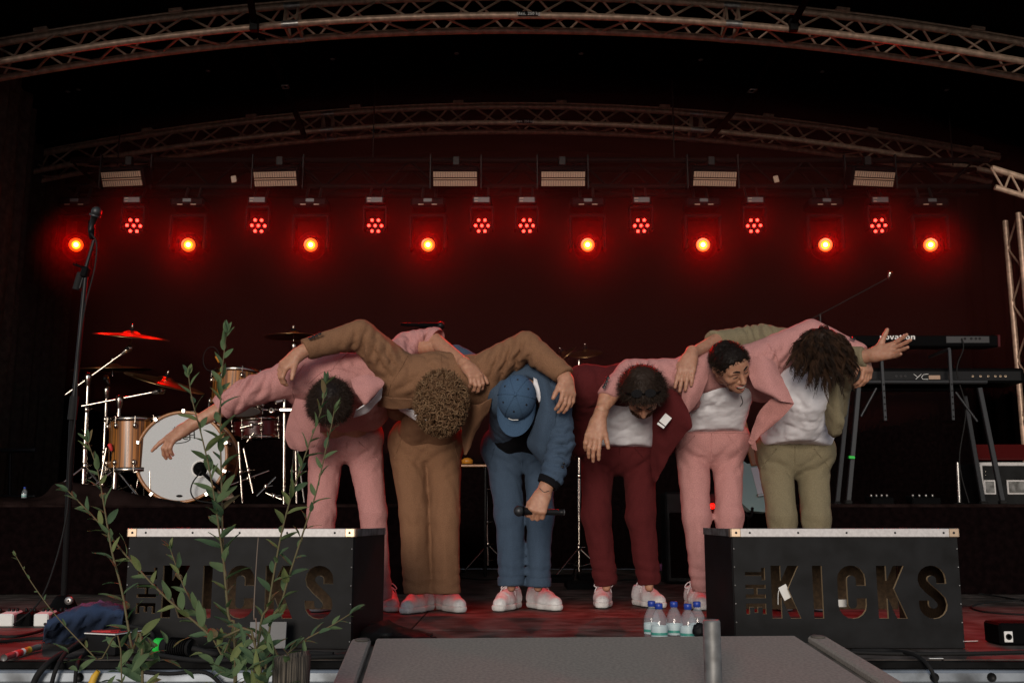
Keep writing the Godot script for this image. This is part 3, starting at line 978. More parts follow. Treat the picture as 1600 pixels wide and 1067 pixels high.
func build_drums() -> void:
	# bass drum
	var c: Vector3 = Vector3(-2.351, 0.899, -7.3)
	c.y = 0.60 + 0.335
	var t := thing("bass_drum", "big bass drum with grey head and orange zebra wood hoops", "drum", Vector3(c.x, 0.6, c.z))
	var turn := Basis.from_euler(Vector3(PI / 2, 0, 0))
	turn = Basis.from_euler(Vector3(0, 0.06, 0)) * turn
	# local y runs to the camera
	put("shell", shell_mesh(0.305, 0.40), M.wood_shell, t, Transform3D(turn, c + turn * Vector3(0, -0.42, 0)))
	put("front_hoop", lathe([[0.308, -0.045], [0.325, -0.045], [0.328, -0.04], [0.328, 0.0], [0.325, 0.006], [0.311, 0.006], [0.308, 0.0], [0.306, -0.012]], 56), M.wood_hoop, t, Transform3D(turn, c))
	put("rear_hoop", lathe([[0.308, -0.045], [0.325, -0.045], [0.328, 0.0], [0.308, 0.0]], 56), M.wood_hoop, t, Transform3D(turn, c + turn * Vector3(0, -0.4, 0)))
	var fy := turn.y
	var port := Vector3(0.135, 0.0, 0)
	# head with a microphone port cut in it
	put("drum_skin", disc_with_hole(0.310, Vector2(0.135, -0.085), 0.055), M.drum_head, t, Transform3D(Basis(turn.x, Vector3(0, 1, 0), fy), c + fy * -0.012))
	put("port_ring", lathe([[0.050, 0.0], [0.053, 0.006], [0.062, 0.006], [0.064, 0.0]], 28), M.label_white, t, Transform3D(turn, c + turn.x * 0.135 + Vector3(0, -0.085, 0) + fy * -0.011))
	var inside := put("back_skin", lathe([[0.0, 0.0], [0.305, 0.0]], 40), M.black_cotton, t, Transform3D(turn, c + fy * -0.41))
	for k in 10:
		var a := TAU * (k + 0.5) / 10.0
		var o := turn.x * cos(a) + Vector3(0, 1, 0) * sin(a)
		put("claw", rbox(Vector3(0.03, 0.035, 0.05), 0.006), M.chrome, t, Transform3D(Basis(o.cross(fy), o, fy), c + o * 0.325 + fy * -0.012))
		rod("tension_rod", c + o * 0.338 + fy * -0.03, c + o * 0.338 + fy * -0.13, 0.005, M.chrome, t)
		put("lug", sphere_mesh(0.018, 1.3), M.chrome, t, Transform3D(turn, c + o * 0.322 + fy * -0.15))
	for s in [-1.0, 1.0]:
		rod("spur", c + Vector3(0.27 * s, -0.15, -0.12), c + Vector3(0.40 * s, -0.325, 0.02), 0.008, M.chrome, t)
	lettering("logo_text", "USCH", 0.055, 0.003, M.black_paint, t, c + Vector3(-0.005, 0.145, 0.0) + fy * -0.008, Basis.from_euler(Vector3(0, 0.06, 0.12)), false)
	# flourish of the logo under the name, and the vertical stroke above
	put("logo_flourish", tube(smooth_line([c + Vector3(-0.10, 0.075, -0.0) + fy * -0.009, c + Vector3(-0.075, 0.115, 0) + fy * -0.009, c + Vector3(-0.05, 0.095, 0) + fy * -0.009, c + Vector3(0.02, 0.105, 0) + fy * -0.009, c + Vector3(0.055, 0.125, 0) + fy * -0.009], 6), [0.004, 0.002], 6), M.black_paint, t)
	put("logo_stroke", tube([c + Vector3(-0.06, 0.15, 0) + fy * -0.009, c + Vector3(-0.06, 0.215, 0) + fy * -0.009], [0.003], 6), M.black_paint, t)
	put("logo_stroke", tube([c + Vector3(-0.085, 0.20, 0) + fy * -0.009, c + Vector3(-0.03, 0.204, 0) + fy * -0.009], [0.002], 6), M.black_paint, t)
	put("badge", lathe([[0.0, 0.0], [0.022, 0.0], [0.022, 0.003], [0.0, 0.004]], 16), M.black_paint, t, Transform3D(turn * Basis.from_scale(Vector3(1, 1, 0.4)), c + Vector3(0.0, -0.275, 0) + fy * -0.010))
	# kick microphone poking out of the port, with cable
	var mic := thing("kick_microphone", "black microphone poking out of the bass drum port", "microphone", c + Vector3(0.15, -0.1, 0.02))
	var mp := c + Vector3(0.135, -0.085, 0.0)
	put("capsule", lathe([[0.0, -0.06], [0.034, -0.05], [0.038, 0.0], [0.036, 0.03], [0.0, 0.045]], 18), M.black_plastic, mic, Transform3D(Basis.from_euler(Vector3(1.2, 0.3, 0)), mp + Vector3(0.0, 0, -0.01)))
	rod("gooseneck", mp + Vector3(0.01, -0.01, 0.02), c + Vector3(0.33, -0.25, 0.08), 0.012, M.black_plastic, mic)
	put("cable", tube(smooth_line([mp + Vector3(0.03, -0.02, 0.05), mp + Vector3(-0.02, -0.09, 0.06), mp + Vector3(-0.035, -0.16, 0.06), mp + Vector3(0.0, -0.215, 0.06), mp + Vector3(0.08, -0.235, 0.05), mp + Vector3(0.2, -0.245, 0.04)], 6), [0.005], 8), M.rubber, mic)
	# toms
	tom("floor_tom", "zebra wood floor tom with chrome rims behind the three chrome stands", Vector3(-2.736, 0.842, -7.42), 0.165, 0.37, Vector3(0.03, 0, 0.02), M.wood_shell, true)
	tom("floor_tom", "zebra wood floor tom half hidden behind the bass drum head", Vector3(-2.622, 0.862, -7.85), 0.17, 0.40, Vector3(0.03, 0, 0), M.wood_shell, true)
	tom("rack_tom", "zebra wood rack tom above the bass drum", Vector3(-2.046, 1.295, -7.55), 0.18, 0.27, Vector3(-0.18, 0, 0.02), M.wood_shell)
	tom("snare_drum", "dark red snare drum below the rack tom", Vector3(-1.975, 1.118, -7.95), 0.18, 0.15, Vector3(0.06, 0, 0.04), M.red_shell_lit_lid)
	# the white card on the floor tom
	block("paper_card", Vector3(-2.401, 1.276, -7.6), Vector3(0.065, 0.028, 0.02), M.label_white, null)
	tag(get_child(get_child_count() - 1), "small white card on the rim behind the bass drum", "card")
	# tom mount and hardware right of the bass drum
	var h := thing("tom_mount", "chrome mount and clamps carrying the rack tom and snare drum", "stand", Vector3(-1.712, 0.6, -7.7))
	rod("post", Vector3(-1.697, 0.605, -7.7), Vector3(-1.727, 1.505, -7.7), 0.014, M.chrome, h)
	rod("arm", Vector3(-1.719, 1.311, -7.7), Vector3(-1.978, 1.3, -7.6), 0.012, M.chrome, h)
	block("bracket", Vector3(-1.767, 1.405, -7.68), Vector3(0.07, 0.10, 0.05), M.chrome, h, Vector3(0, 0.3, 0.3), 0.01)
	block("bracket", Vector3(-1.686, 1.306, -7.66), Vector3(0.13, 0.035, 0.04), M.chrome, h, Vector3(0, 0, 0), 0.01)
	put("bracket_ring", lathe([[0.012, -0.012], [0.026, -0.012], [0.026, 0.012], [0.012, 0.012]], 16), M.chrome, h, Transform3D(Basis.from_euler(Vector3(1.4, 0, 0)), Vector3(-1.797, 1.297, -7.62)))
	for q in [[Vector3(-2.08, 0.73, -7.5), Vector3(-1.793, 0.85, -7.6)], [Vector3(-1.963, 1.008, -7.5), Vector3(-1.879, 0.684, -7.5)], [Vector3(-1.989, 1.051, -7.45), Vector3(-1.941, 0.615, -7.45)], [Vector3(-1.83, 0.659, -7.4), Vector3(-1.721, 0.799, -7.5)], [Vector3(-1.762, 0.682, -7.4), Vector3(-1.646, 0.636, -7.4)], [Vector3(-2.02, 1.166, -7.6), Vector3(-1.855, 1.205, -7.6)], [Vector3(-1.967, 1.062, -7.6), Vector3(-1.918, 1.128, -7.6)], [Vector3(-1.654, 1.077, -7.8), Vector3(-1.633, 0.617, -7.6)], [Vector3(-1.64, 1.077, -7.8), Vector3(-1.545, 0.619, -7.7)]]:
		rod("strut", q[0], q[1], 0.009, M.chrome, h)
		clamp_ring(h, q[0].lerp(q[1], 0.5), 0.012)
	block("pedal", Vector3(-2.036, 0.671, -7.35), Vector3(0.09, 0.03, 0.22), M.brass_corner, h, Vector3(0.3, 0.5, 0), 0.008)
	# chrome stands with booms
	hardware_stand("tall chrome boom stand holding the highest cymbal", Vector3(-3.05, 0.613, -7.35), Vector3(-3.072, 1.497, -7.35), [Vector3(-3.213, 1.381, -7.32), Vector3(-2.813, 1.726, -7.4)], Vector3(-2.802, 1.801, -7.42))
	hardware_stand("middle chrome stand of the three beside the floor tom", Vector3(-2.993, 0.616, -7.55), Vector3(-3.011, 1.428, -7.55), [Vector3(-2.996, 1.486, -7.55), Vector3(-3.03, 1.528, -7.58)], Vector3(-3.07, 1.579, -7.7))
	hardware_stand("chrome boom stand nearest the floor tom with the long level arm", Vector3(-2.811, 0.59, -7.3), Vector3(-2.815, 1.328, -7.3), [Vector3(-3.075, 1.293, -7.28), Vector3(-2.54, 1.411, -7.34)], Vector3(-2.512, 1.451, -7.36))
	cymbal(Vector3(-2.804, 1.839, -7.42), 0.27, Vector3(0.15, 0, -0.10), "red lit crash cymbal on the tall boom stand")
	cymbal(Vector3(-2.514, 1.489, -7.36), 0.29, Vector3(0.12, 0, -0.28), "tilted cymbal on the level boom arm over the floor tom")
	cymbal(Vector3(-3.119, 1.667, -7.9), 0.30, Vector3(0.10, 0, 0.03), "dim cymbal behind the chrome boom stands")
	cymbal(Vector3(-1.716, 1.926, -7.9), 0.23, Vector3(0.04, 0, 0.02), "bright red lit cymbal behind the brown sleeve")
	var cs := thing("cymbal_stand", "chrome cymbal stand rising behind the pink jacket", "stand", Vector3(-1.649, 0.617, -7.9))
	rod("tube", Vector3(-1.644, 0.617, -7.9), Vector3(-1.708, 1.835, -7.9), 0.013, M.chrome, cs)
	put("tilter", lathe([[0.012, -0.05], [0.022, -0.02], [0.026, 0.01], [0.018, 0.03], [0.0, 0.04]], 14), M.chrome, cs, Transform3D(Basis(), Vector3(-1.708, 1.835, -7.9)))
	clamp_ring(cs, Vector3(-1.669, 1.036, -7.9))
	# clip microphones on the toms
	for q in [[Vector3(-2.168, 1.662, -7.45), Vector3(-2.12, 1.55, -7.5), "orange tipped clip microphone over the rack tom"], [Vector3(-2.838, 1, -7.25), Vector3(-2.851, 0.904, -7.3), "small red taped microphone clipped between the chrome stands"]]:
		var t3 := thing("clip_microphone", q[2], "microphone", q[1])
		put("body", lathe([[0.0, -0.03], [0.010, -0.028], [0.013, 0.0], [0.016, 0.02], [0.0, 0.03]], 12), M.orange_plastic if q[0].y > 1.3 else M.tape_red, t3, Transform3D(Basis.from_euler(Vector3(0, 0, 0.4)), q[0]))
		rod("clip", q[0], q[1], 0.006, M.black_plastic, t3)
		if q[0].y > 1.3:
			var ring := []
			for k in 17: ring.append(q[0] + Vector3(-0.05 + cos(k * TAU / 18) * 0.06, sin(k * TAU / 18) * 0.09, 0))
			put("cable", tube(ring, [0.003], 6), M.rubber, t3)
	# percussion on the floor between the risers
	var s1: Vector3 = Vector3(-0.235, 0, -10.121)
	var s2: Vector3 = Vector3(0.571, 0, -8.914)
	hardware_stand("chrome percussion stand seen between the brown and the blue trousers", s1, s1 + Vector3(-0.02, 1.05, 0), [], Vector3.ZERO)
	hardware_stand("chrome stand seen between the blue and the dark red trousers", s2, s2 + Vector3(0.02, 1.925, 0), [], Vector3.ZERO)
	cymbal(Vector3(0.649, 1.955, -8.91), 0.15, Vector3(0.35, 0, 0.10), "glowing red rim of a cymbal above the dark red shoulder")
	cymbal(Vector3(0.47, 1.962, -9.06), 0.12, Vector3(0.2, 0, 0.7), "steeply tilted small cymbal above the dark red shoulder")
	var tb := thing("percussion_table", "small black table with orange bits behind the blue suit", "table", Vector3(-0.417, 0, -10.509))
	block("top", Vector3(-0.387, 0.971, -9.3), Vector3(0.36, 0.02, 0.25), M.wood_hoop, tb)
	for q in [-0.15, 0.15]:
		for zz in [-9.2, -9.4]:
			rod("leg", Vector3(-0.387 + q, 0.0, zz), Vector3(-0.387 + q, 0.971, zz), 0.012, M.black_paint, tb)
	put("shaker", lathe([[0.0, 0.0], [0.05, 0.0], [0.055, 0.03], [0.03, 0.05], [0.0, 0.055]], 16), M.orange_plastic, null, Transform3D(Basis(), Vector3(-0.404, 0.993, -9.28)))
	tag(get_child(get_child_count() - 1), "orange shaker lying on the small black table", "shaker")
	# microphone lying level on a stand, behind the brown jacket
	var om := thing("overhead_microphone", "black microphone held level above the brown jacket", "microphone", Vector3(-0.623, 1.826, -7))
	var oa: Vector3 = Vector3(-0.775, 1.835, -7)
	var ob: Vector3 = Vector3(-0.517, 1.826, -7)
	put("body", tube([oa, oa.lerp(ob, 0.5), oa.lerp(ob, 0.52), ob], [0.011, 0.013, 0.018, 0.020], 14), M.black_plastic, om)
	put("grille", sphere_mesh(0.028, 1.0), M.black_satin, om, Transform3D(Basis(), ob + Vector3(0.02, 0, 0)))
	rod("stand", ob + Vector3(-0.05, -0.02, 0), Vector3(ob.x - 0.05, 0.02, ob.z), 0.011, M.black_paint, om)
	put("stand_base", lathe([[0.0, 0.0], [0.13, 0.0], [0.13, 0.012], [0.03, 0.03], [0.0, 0.03]], 24), M.black_paint, om, Transform3D(Basis(), Vector3(ob.x - 0.05, 0.004, ob.z)))

func disc_with_hole(r: float, hole: Vector2, hr: float) -> ArrayMesh:
	# flat disc in xy facing +z with a round hole; strips run from the hole to the rim
	var st := new_st(false)
	var n := 56
	var rows := [[], []]
	for i in n + 1:
		var a := TAU * i / n
		var d := Vector2(cos(a), sin(a))
		rows[0].append(Vector3(hole.x + d.x * hr, hole.y + d.y * hr, 0))
		# ray from hole centre to the rim
		var b := hole.dot(d)
		var t := -b + sqrt(b * b - hole.length_squared() + r * r)
		rows[1].append(Vector3(hole.x + d.x * t, hole.y + d.y * t, 0))
	for i in n:
		quad(st, rows[0][i], rows[1][i], rows[1][i + 1], rows[0][i + 1], Vector3(0, 0, 1))
	return done(st)

# ------------------------------------------------------------------ keyboards
func build_keyboards() -> void:
	var st := thing("keyboard_stand", "grey steel two tier keyboard stand with splayed legs", "stand", Vector3(2.964, 0.6, -7.5))
	var y1: float = 1.487
	for d in [7.42, 7.85]:
		rod("cross_bar", Vector3(2.527, y1, -d), Vector3(3.471, y1, -d), 0.018, M.dark_steel, st)
	for q in [[Vector3(2.532, 1.445, -7.42), Vector3(2.409, 0.601, -7.42)], [Vector3(3.415, 1.445, -7.42), Vector3(3.518, 0.601, -7.42)], [Vector3(2.59, 1.426, -7.85), Vector3(2.464, 0.655, -7.85)], [Vector3(3.494, 1.436, -7.85), Vector3(3.574, 0.645, -7.85)]]:
		var b: Vector3 = q[1]
		b.y = 0.61
		bar("leg", q[0], b, 0.034, 0.03, M.dark_steel, st)
		put("foot_cap", rbox(Vector3(0.05, 0.03, 0.06), 0.008), M.rubber, st, Transform3D(Basis(), b + Vector3(0, 0.008, 0)))
	rod("brace", Vector3(2.538, 1.234, -7.42), Vector3(2.662, 1.44, -7.42), 0.009, M.dark_steel, st)
	rod("brace", Vector3(3.381, 1.197, -7.42), Vector3(3.239, 1.412, -7.42), 0.009, M.dark_steel, st)
	block("tape", Vector3(2.443, 0.936, -7.395), Vector3(0.042, 0.02, 0.03), M.tape_green, st, Vector3(0, 0, -0.08), 0.002)
	for q in [[1376, 540, 1384, 656], [1484, 545, 1490, 655]]:
		pass
	var up := [[Vector3(2.706, 1.726, -7.4), Vector3(2.705, 1.2, -7.4)], [Vector3(3.207, 1.726, -7.4), Vector3(3.197, 1.204, -7.4)]]
	for u in up:
		bar("tier_bar", u[0], u[1], 0.022, 0.02, M.dark_steel, st)
		for k in 6:
			var p: Vector3 = u[1].lerp(u[0], 0.05 + k * 0.09)
			put("bar_hole", lathe([[0.0, 0.0], [0.005, 0.0], [0.006, 0.002]], 10), M.black_paint, st, Transform3D(Basis(Vector3.RIGHT, PI / 2), p + Vector3(0, 0, 0.0115)))
		rod("tier_arm", u[0], u[0] + Vector3(0, 0, -0.36), 0.012, M.dark_steel, st)
	# lower keyboard: back panel towards the audience
	var x0: float = 2.486
	var x1: float = 3.806
	var cy: float = 1.55
	var lo := thing("keyboard", "long black stage piano lettered YC on the lower tier", "keyboard", Vector3((x0 + x1) / 2, cy - 0.06, -7.65))
	block("case", Vector3((x0 + x1) / 2, cy, -7.68), Vector3(x1 - x0, 0.11, 0.32), M.black_plastic, lo, Vector3.ZERO, 0.012)
	block("back_panel", Vector3((x0 + x1) / 2, cy - 0.005, -7.518), Vector3(x1 - x0 - 0.06, 0.07, 0.006), M.black_satin, lo, Vector3.ZERO, 0.002)
	# YC drawn in thin strokes
	var z := -7.511
	var yc: Vector3 = Vector3(3.013, 1.538, -7.512)
	for s in [[Vector3(-0.035, 0.02, 0), Vector3(-0.008, -0.002, 0)], [Vector3(0.022, 0.02, 0), Vector3(-0.022, -0.02, 0)], [Vector3(0.075, 0.02, 0), Vector3(0.038, 0.016, 0)], [Vector3(0.038, 0.016, 0), Vector3(0.022, -0.004, 0)], [Vector3(0.022, -0.004, 0), Vector3(0.030, -0.018, 0)], [Vector3(0.030, -0.018, 0), Vector3(0.072, -0.02, 0)]]:
		put("logo_stroke", tube([yc + s[0], yc + s[1]], [0.0022], 6), M.label_white, lo)
	block("rating_label", Vector3(3.131, 1.533, -7.511), Vector3(0.085, 0.03, 0.003), M.strobe_panel, lo, Vector3.ZERO, 0.001)
	for px in [1398, 1405, 1412, 1517, 1529, 1541, 1552, 1560, 1568]:
		var p := Vector3((px - 800.0) / 1600.0 * 7.51 * 1.015, cy - 0.008, -7.512)
		put("socket", lathe([[0.003, 0.0], [0.004, 0.004], [0.0075, 0.004], [0.009, 0.0]], 12), M.brass_corner if px > 1500 else M.grey_plastic, lo, Transform3D(Basis(Vector3.RIGHT, PI / 2), p))
	for k in 44:
		block("white_key", Vector3(x0 + 0.09 + k * 0.0245, cy + 0.05, -7.80), Vector3(0.0225, 0.02, 0.14), M.label_white, lo, Vector3.ZERO, 0.002)
	# upper keyboard
	var ux0: float = 2.071
	var ux1: float = 3.624
	var uy: float = 1.815
	var uk := thing("keyboard", "black controller keyboard lettered novation on the upper tier", "keyboard", Vector3((ux0 + ux1) / 2, uy - 0.05, -7.6))
	block("case", Vector3((ux0 + ux1) / 2, uy, -7.62), Vector3(ux1 - ux0 - 0.03, 0.085, 0.30), M.black_plastic, uk, Vector3(0.1, 0, 0), 0.01)
	block("end_cheek", Vector3(ux1 - 0.01, uy, -7.62), Vector3(0.02, 0.095, 0.31), M.red_shell_lit_lid, uk, Vector3(0.1, 0, 0), 0.006)
	block("connector_panel", Vector3(3.377, 1.808, -7.463), Vector3(0.32, 0.05, 0.006), M.grey_plastic, uk, Vector3(0.1, 0, 0), 0.002)
	for px in [1502, 1512, 1519, 1525]:
		put("socket", lathe([[0.003, 0.0], [0.004, 0.004], [0.0075, 0.004], [0.009, 0.0]], 12), M.black_paint, uk, Transform3D(Basis(Vector3.RIGHT, PI / 2), Vector3((px - 800.0) / 1600.0 * 7.46 * 1.025, uy, -7.459)))
	lettering("logo_text", "novation", 0.036, 0.003, M.label_white, uk, Vector3(2.857, 1.827, -7.462), Basis.from_euler(Vector3(0.1, 0, 0)), true, 1.25)
	put("cable", tube(smooth_line([Vector3(3.329, 1.815, -7.45), Vector3(3.324, 1.731, -7.43), Vector3(3.264, 1.564, -7.43), Vector3(3.317, 1.284, -7.45), Vector3(3.264, 0.915, -7.5), Vector3(3.311, 0.615, -7.5)], 6), [0.005], 6), M.rubber, uk)
	# vocal microphone on a boom behind the keyboards
	var mb := thing("boom_microphone", "small microphone on a long thin boom above the keyboards", "microphone", Vector3(2.421, 0.6, -8.0))
	rod("boom", Vector3(2.317, 2.032, -8), Vector3(3.017, 2.403, -8), 0.005, M.rubber, mb)
	put("capsule", lathe([[0.0, -0.03], [0.014, -0.03], [0.016, 0.0], [0.022, 0.015], [0.024, 0.03], [0.014, 0.046], [0.0, 0.05]], 14), M.chrome, mb, Transform3D(Basis.from_euler(Vector3(0, 0, -0.3)), Vector3(3.028, 2.419, -8)))
	rod("pole", Vector3(2.458, 0.62, -8.0), Vector3(2.458, 2.11, -8), 0.010, M.black_satin, mb)
	put("base", lathe([[0.0, 0.0], [0.14, 0.0], [0.14, 0.012], [0.03, 0.03], [0.0, 0.03]], 24), M.black_paint, mb, Transform3D(Basis(), Vector3(2.458, 0.602, -8.0)))
	# rack case with a laptop-like lid
	var rc := thing("rack_case", "flight case with steel edging and pale patch panels beside the keyboard stand", "case", Vector3(3.781, 0.6, -7.9))
	var ra: Vector3 = Vector3(3.59, 0.928, -7.9)
	var rb: Vector3 = Vector3(4.195, 0.622, -7.9)
	var cw := rb.x - ra.x
	block("body", Vector3((ra.x + rb.x) / 2, (ra.y + 0.6) / 2 + 0.002, -8.12), Vector3(cw, ra.y - 0.6, 0.42), M.case_black, rc)
	block("edge_trim", Vector3((ra.x + rb.x) / 2, ra.y - 0.012, -7.905), Vector3(cw, 0.028, 0.01), M.case_trim, rc)
	block("edge_trim", Vector3(ra.x + 0.012, (ra.y + 0.6) / 2 + 0.03, -7.904), Vector3(0.02, ra.y - 0.66, 0.012), M.case_trim, rc)
	for q in [[1537, 752, 0.09], [1580, 752, 0.21]]:
		var p := Vector3((q[0] - 800.0) / 1600.0 * 7.9 + q[2] * 0.2, 0.74, -7.902)
		block("handle_dish", p, Vector3(q[2], 0.11, 0.008), M.case_trim, rc, Vector3.ZERO, 0.003)
		block("dish_inset", p + Vector3(0, 0, 0.004), Vector3(q[2] - 0.024, 0.086, 0.006), M.post_steel, rc, Vector3.ZERO, 0.002)
	for y in [0.83, 0.80]:
		put("rivet", sphere_mesh(0.006), M.chrome, rc, Transform3D(Basis(), Vector3(ra.x + 0.045, y + 0.03, -7.908)))
	var lp := thing("open_lid", "dark lid standing open on the flight case, coloured as if lit red", "lid", Vector3(3.787, ra.y, -7.9))
	put("panel", rbox(Vector3(cw - 0.04, 0.16, 0.02), 0.004), M.red_shell_lit_lid, lp, Transform3D(Basis.from_euler(Vector3(-0.7, 0, 0)), Vector3((ra.x + rb.x) / 2, ra.y + 0.085, -8.02)))  # red stage light put into the lid colour
	var sp := thing("stand_pole", "pale pole standing on the keyboard riser", "pole", Vector3(3.295, 0.617, -7.6))
	rod("tube", Vector3(3.328, 0.602, -7.7), Vector3(3.336, 0.917, -7.7), 0.012, M.bare_alu, sp)
	put("foot", lathe([[0.0, 0.0], [0.05, 0.0], [0.05, 0.008], [0.015, 0.02], [0.0, 0.02]], 16), M.black_paint, sp, Transform3D(Basis(), Vector3(3.328, 0.603, -7.7)))
	# pedals and bits on the riser
	for q in [[1372, 776, 0.16, "long black pedal board on the keyboard riser"], [1440, 776, 0.2, "wide black effect box on the keyboard riser"]]:
		var p := Vector3((q[0] - 800.0) / 1600.0 * 7.2, 0.63, -7.25)
		var t := thing("effect_box", q[3], "pedal", p)
		block("body", p, Vector3(q[2], 0.05, 0.14), M.black_plastic, t, Vector3(0.15, 0, 0), 0.008)
		for k in 4: put("knob", lathe([[0.0, 0.0], [0.009, 0.0], [0.007, 0.014], [0.0, 0.015]], 10), M.bare_alu, t, Transform3D(Basis(), p + Vector3(-q[2] * 0.35 + k * q[2] * 0.23, 0.025, 0.0)))
	# mint guitar on a stand
	guitar()

func guitar() -> void:
	var c: Vector3 = Vector3(1.643, 0.762, -6.9)
	var t := thing("electric_guitar", "mint green electric guitar leaning behind the pink and the olive trousers", "guitar", c + Vector3(0, -0.25, 0))
	var out := PackedVector2Array()
	for q in [[-0.10, 0.16], [-0.13, 0.20], [-0.155, 0.19], [-0.15, 0.12], [-0.12, 0.06], [-0.125, 0.0], [-0.165, -0.07], [-0.17, -0.14], [-0.12, -0.20], [0.0, -0.225], [0.11, -0.20], [0.16, -0.13], [0.15, -0.05], [0.115, 0.01], [0.11, 0.07], [0.14, 0.12], [0.12, 0.165], [0.085, 0.15], [0.05, 0.11], [-0.05, 0.11]]:
		out.append(Vector2(q[0], q[1]))
	var b := Basis.from_euler(Vector3(-0.2, 0.35, 0.12))
	put("body", poly_prism(out, 0.045), M.mint_paint, t, Transform3D(b, c))
	put("pickguard", rbox(Vector3(0.12, 0.2, 0.003), 0.001), M.label_white, t, Transform3D(b, c + b * Vector3(0.03, -0.02, 0.002)))
	put("neck", rbox(Vector3(0.05, 0.62, 0.022), 0.006), M.wood_hoop, t, Transform3D(b, c + b * Vector3(0, 0.40, 0.004)))
	put("headstock", rbox(Vector3(0.08, 0.17, 0.016), 0.004), M.mint_paint, t, Transform3D(b, c + b * Vector3(0.01, 0.79, -0.004)))
	put("bridge", rbox(Vector3(0.08, 0.02, 0.012), 0.003), M.chrome, t, Transform3D(b, c + b * Vector3(0, -0.11, 0.007)))
	var s := thing("guitar_stand", "black tubular stand under the mint green guitar", "stand", Vector3(c.x, 0.0, c.z - 0.1))
	for q in [-0.13, 0.13]:
		rod("leg", c + b * Vector3(q, -0.2, -0.07), Vector3(c.x + q * 1.5, 0.01, c.z - 0.02), 0.009, M.black_paint, s)
		put("cradle", tube(smooth_line([c + b * Vector3(q, -0.2, -0.07), c + b * Vector3(q, -0.24, 0.0), c + b * Vector3(q, -0.19, 0.05)], 5), [0.010], 8), M.rubber, s)
	rod("back_leg", c + b * Vector3(0, 0.1, -0.08), Vector3(c.x, 0.01, c.z - 0.35), 0.009, M.black_paint, s)
	rod("cross_bar", c + b * Vector3(-0.13, -0.2, -0.07), c + b * Vector3(0.13, -0.2, -0.07), 0.009, M.black_paint, s)
	# little red standby lamp of an amplifier
	var a := thing("guitar_amplifier", "black guitar amplifier with one red pilot lamp behind the pink trousers", "amplifier", Vector3(1.694, 0, -8.2))
	block("cabinet", Vector3(1.658 - 0.15, 0.36, -8.3), Vector3(0.6, 0.7, 0.28), M.case_black, a, Vector3.ZERO, 0.015)
	block("grille", Vector3(1.658 - 0.15, 0.30, -8.155), Vector3(0.54, 0.5, 0.012), M.red_lit_molton, a)
	var pl: Vector3 = Vector3(1.571, 0.601, -8.13)
	put("pilot_lamp", lathe([[0.0, 0.0], [0.022, 0.0], [0.022, 0.012], [0.012, 0.02], [0.0, 0.022]], 14), M.led_red, a, Transform3D(Basis(Vector3.RIGHT, PI / 2), pl))
	var l := OmniLight3D.new()
	l.name = "light"
	a.add_child(l)
	l.global_position = pl + Vector3(0, 0, 0.05)
	l.light_color = Color(1, 0.06, 0.03)
	l.light_energy = 0.02
	l.omni_range = 10.0
	l.omni_attenuation = 2.0
	l.light_size = 0.02
	l.shadow_enabled = true

# ------------------------------------------------------------------ letter boxes at the stage edge
func letter_paths(ch: String) -> Array:
	# strokes of a condensed capital, height 1, width given last
	match ch:
		"K": return [[[0.0, 0.0], [0.0, 1.0]], [[0.389, 1.1], [0.05, 0.40]], [[0.13, 0.56], [0.401, -0.1]]]
		"I": return [[[0.0, 0.0], [0.0, 1.0]]]
		"T": return [[[0.0, 0.91], [0.44, 0.91]], [[0.22, 0.85], [0.22, 0.0]]]
		"H": return [[[0.0, 0.0], [0.0, 1.0]], [[0.38, 0.0], [0.38, 1.0]], [[0.04, 0.5], [0.34, 0.5]]]
		"E": return [[[0.0, 0.0], [0.0, 1.0]], [[0.05, 0.91], [0.34, 0.91]], [[0.05, 0.5], [0.28, 0.5]], [[0.05, 0.09], [0.34, 0.09]]]
		"C":
			var p := []
			p.append([0.36, 0.62])
			p.append([0.36, 0.74])
			for k in 9: p.append([0.18 + 0.18 * cos(PI * k / 8.0), 0.74 + 0.17 * sin(PI * k / 8.0)])
			for k in 9: p.append([0.18 - 0.18 * cos(PI * k / 8.0), 0.26 - 0.17 * sin(PI * k / 8.0)])
			p.append([0.36, 0.38])
			return [p]
		"S":
			var p := [[0.37, 0.66]]
			for k in 9: p.append([0.19 + 0.18 * cos(PI * k / 8.0), 0.74 + 0.17 * sin(PI * k / 8.0)])
			p.append([0.03, 0.66])
			p.append([0.12, 0.56])
			p.append([0.26, 0.44])
			p.append([0.35, 0.34])
			for k in 9: p.append([0.19 + 0.18 * cos(PI * k / 8.0), 0.26 - 0.17 * sin(PI * k / 8.0)])
			p.append([0.01, 0.34])
			return [p]
	return []

func cut_letter(into: Node3D, ch: String, at: Vector2, h: float, turn: float, stroke: float, wide := 1.0) -> void:
	for path in letter_paths(ch):
		var line := PackedVector2Array()
		var last := Vector2(99, 99)
		for q in path:
			var v := at + (Vector2(q[0] * wide, q[1]) * h).rotated(turn)
			if v.distance_to(last) < 0.0008: continue
			line.append(v)
			last = v
		for poly in Geometry2D.offset_polyline(line, stroke * 0.5, Geometry2D.JOIN_MITER, Geometry2D.END_BUTT):
			# clip to the height of the letter so that slanted strokes end level
			var frame_ := PackedVector2Array()
			for q in [[-1.0, 0.0], [2.0, 0.0], [2.0, 1.0], [-1.0, 1.0]]: frame_.append(at + (Vector2(q[0], q[1]) * h).rotated(turn))
			if ch == "K": poly = Geometry2D.intersect_polygons(poly, frame_)[0]
			if Geometry2D.is_polygon_clockwise(poly): poly.reverse()
			var c := CSGPolygon3D.new()
			c.polygon = poly
			c.depth = 0.08
			c.material = M.ply_edge
			c.operation = CSGShape3D.OPERATION_SUBTRACTION
			into.add_child(c, true)
			c.position = Vector3(0, 0, 0.03)

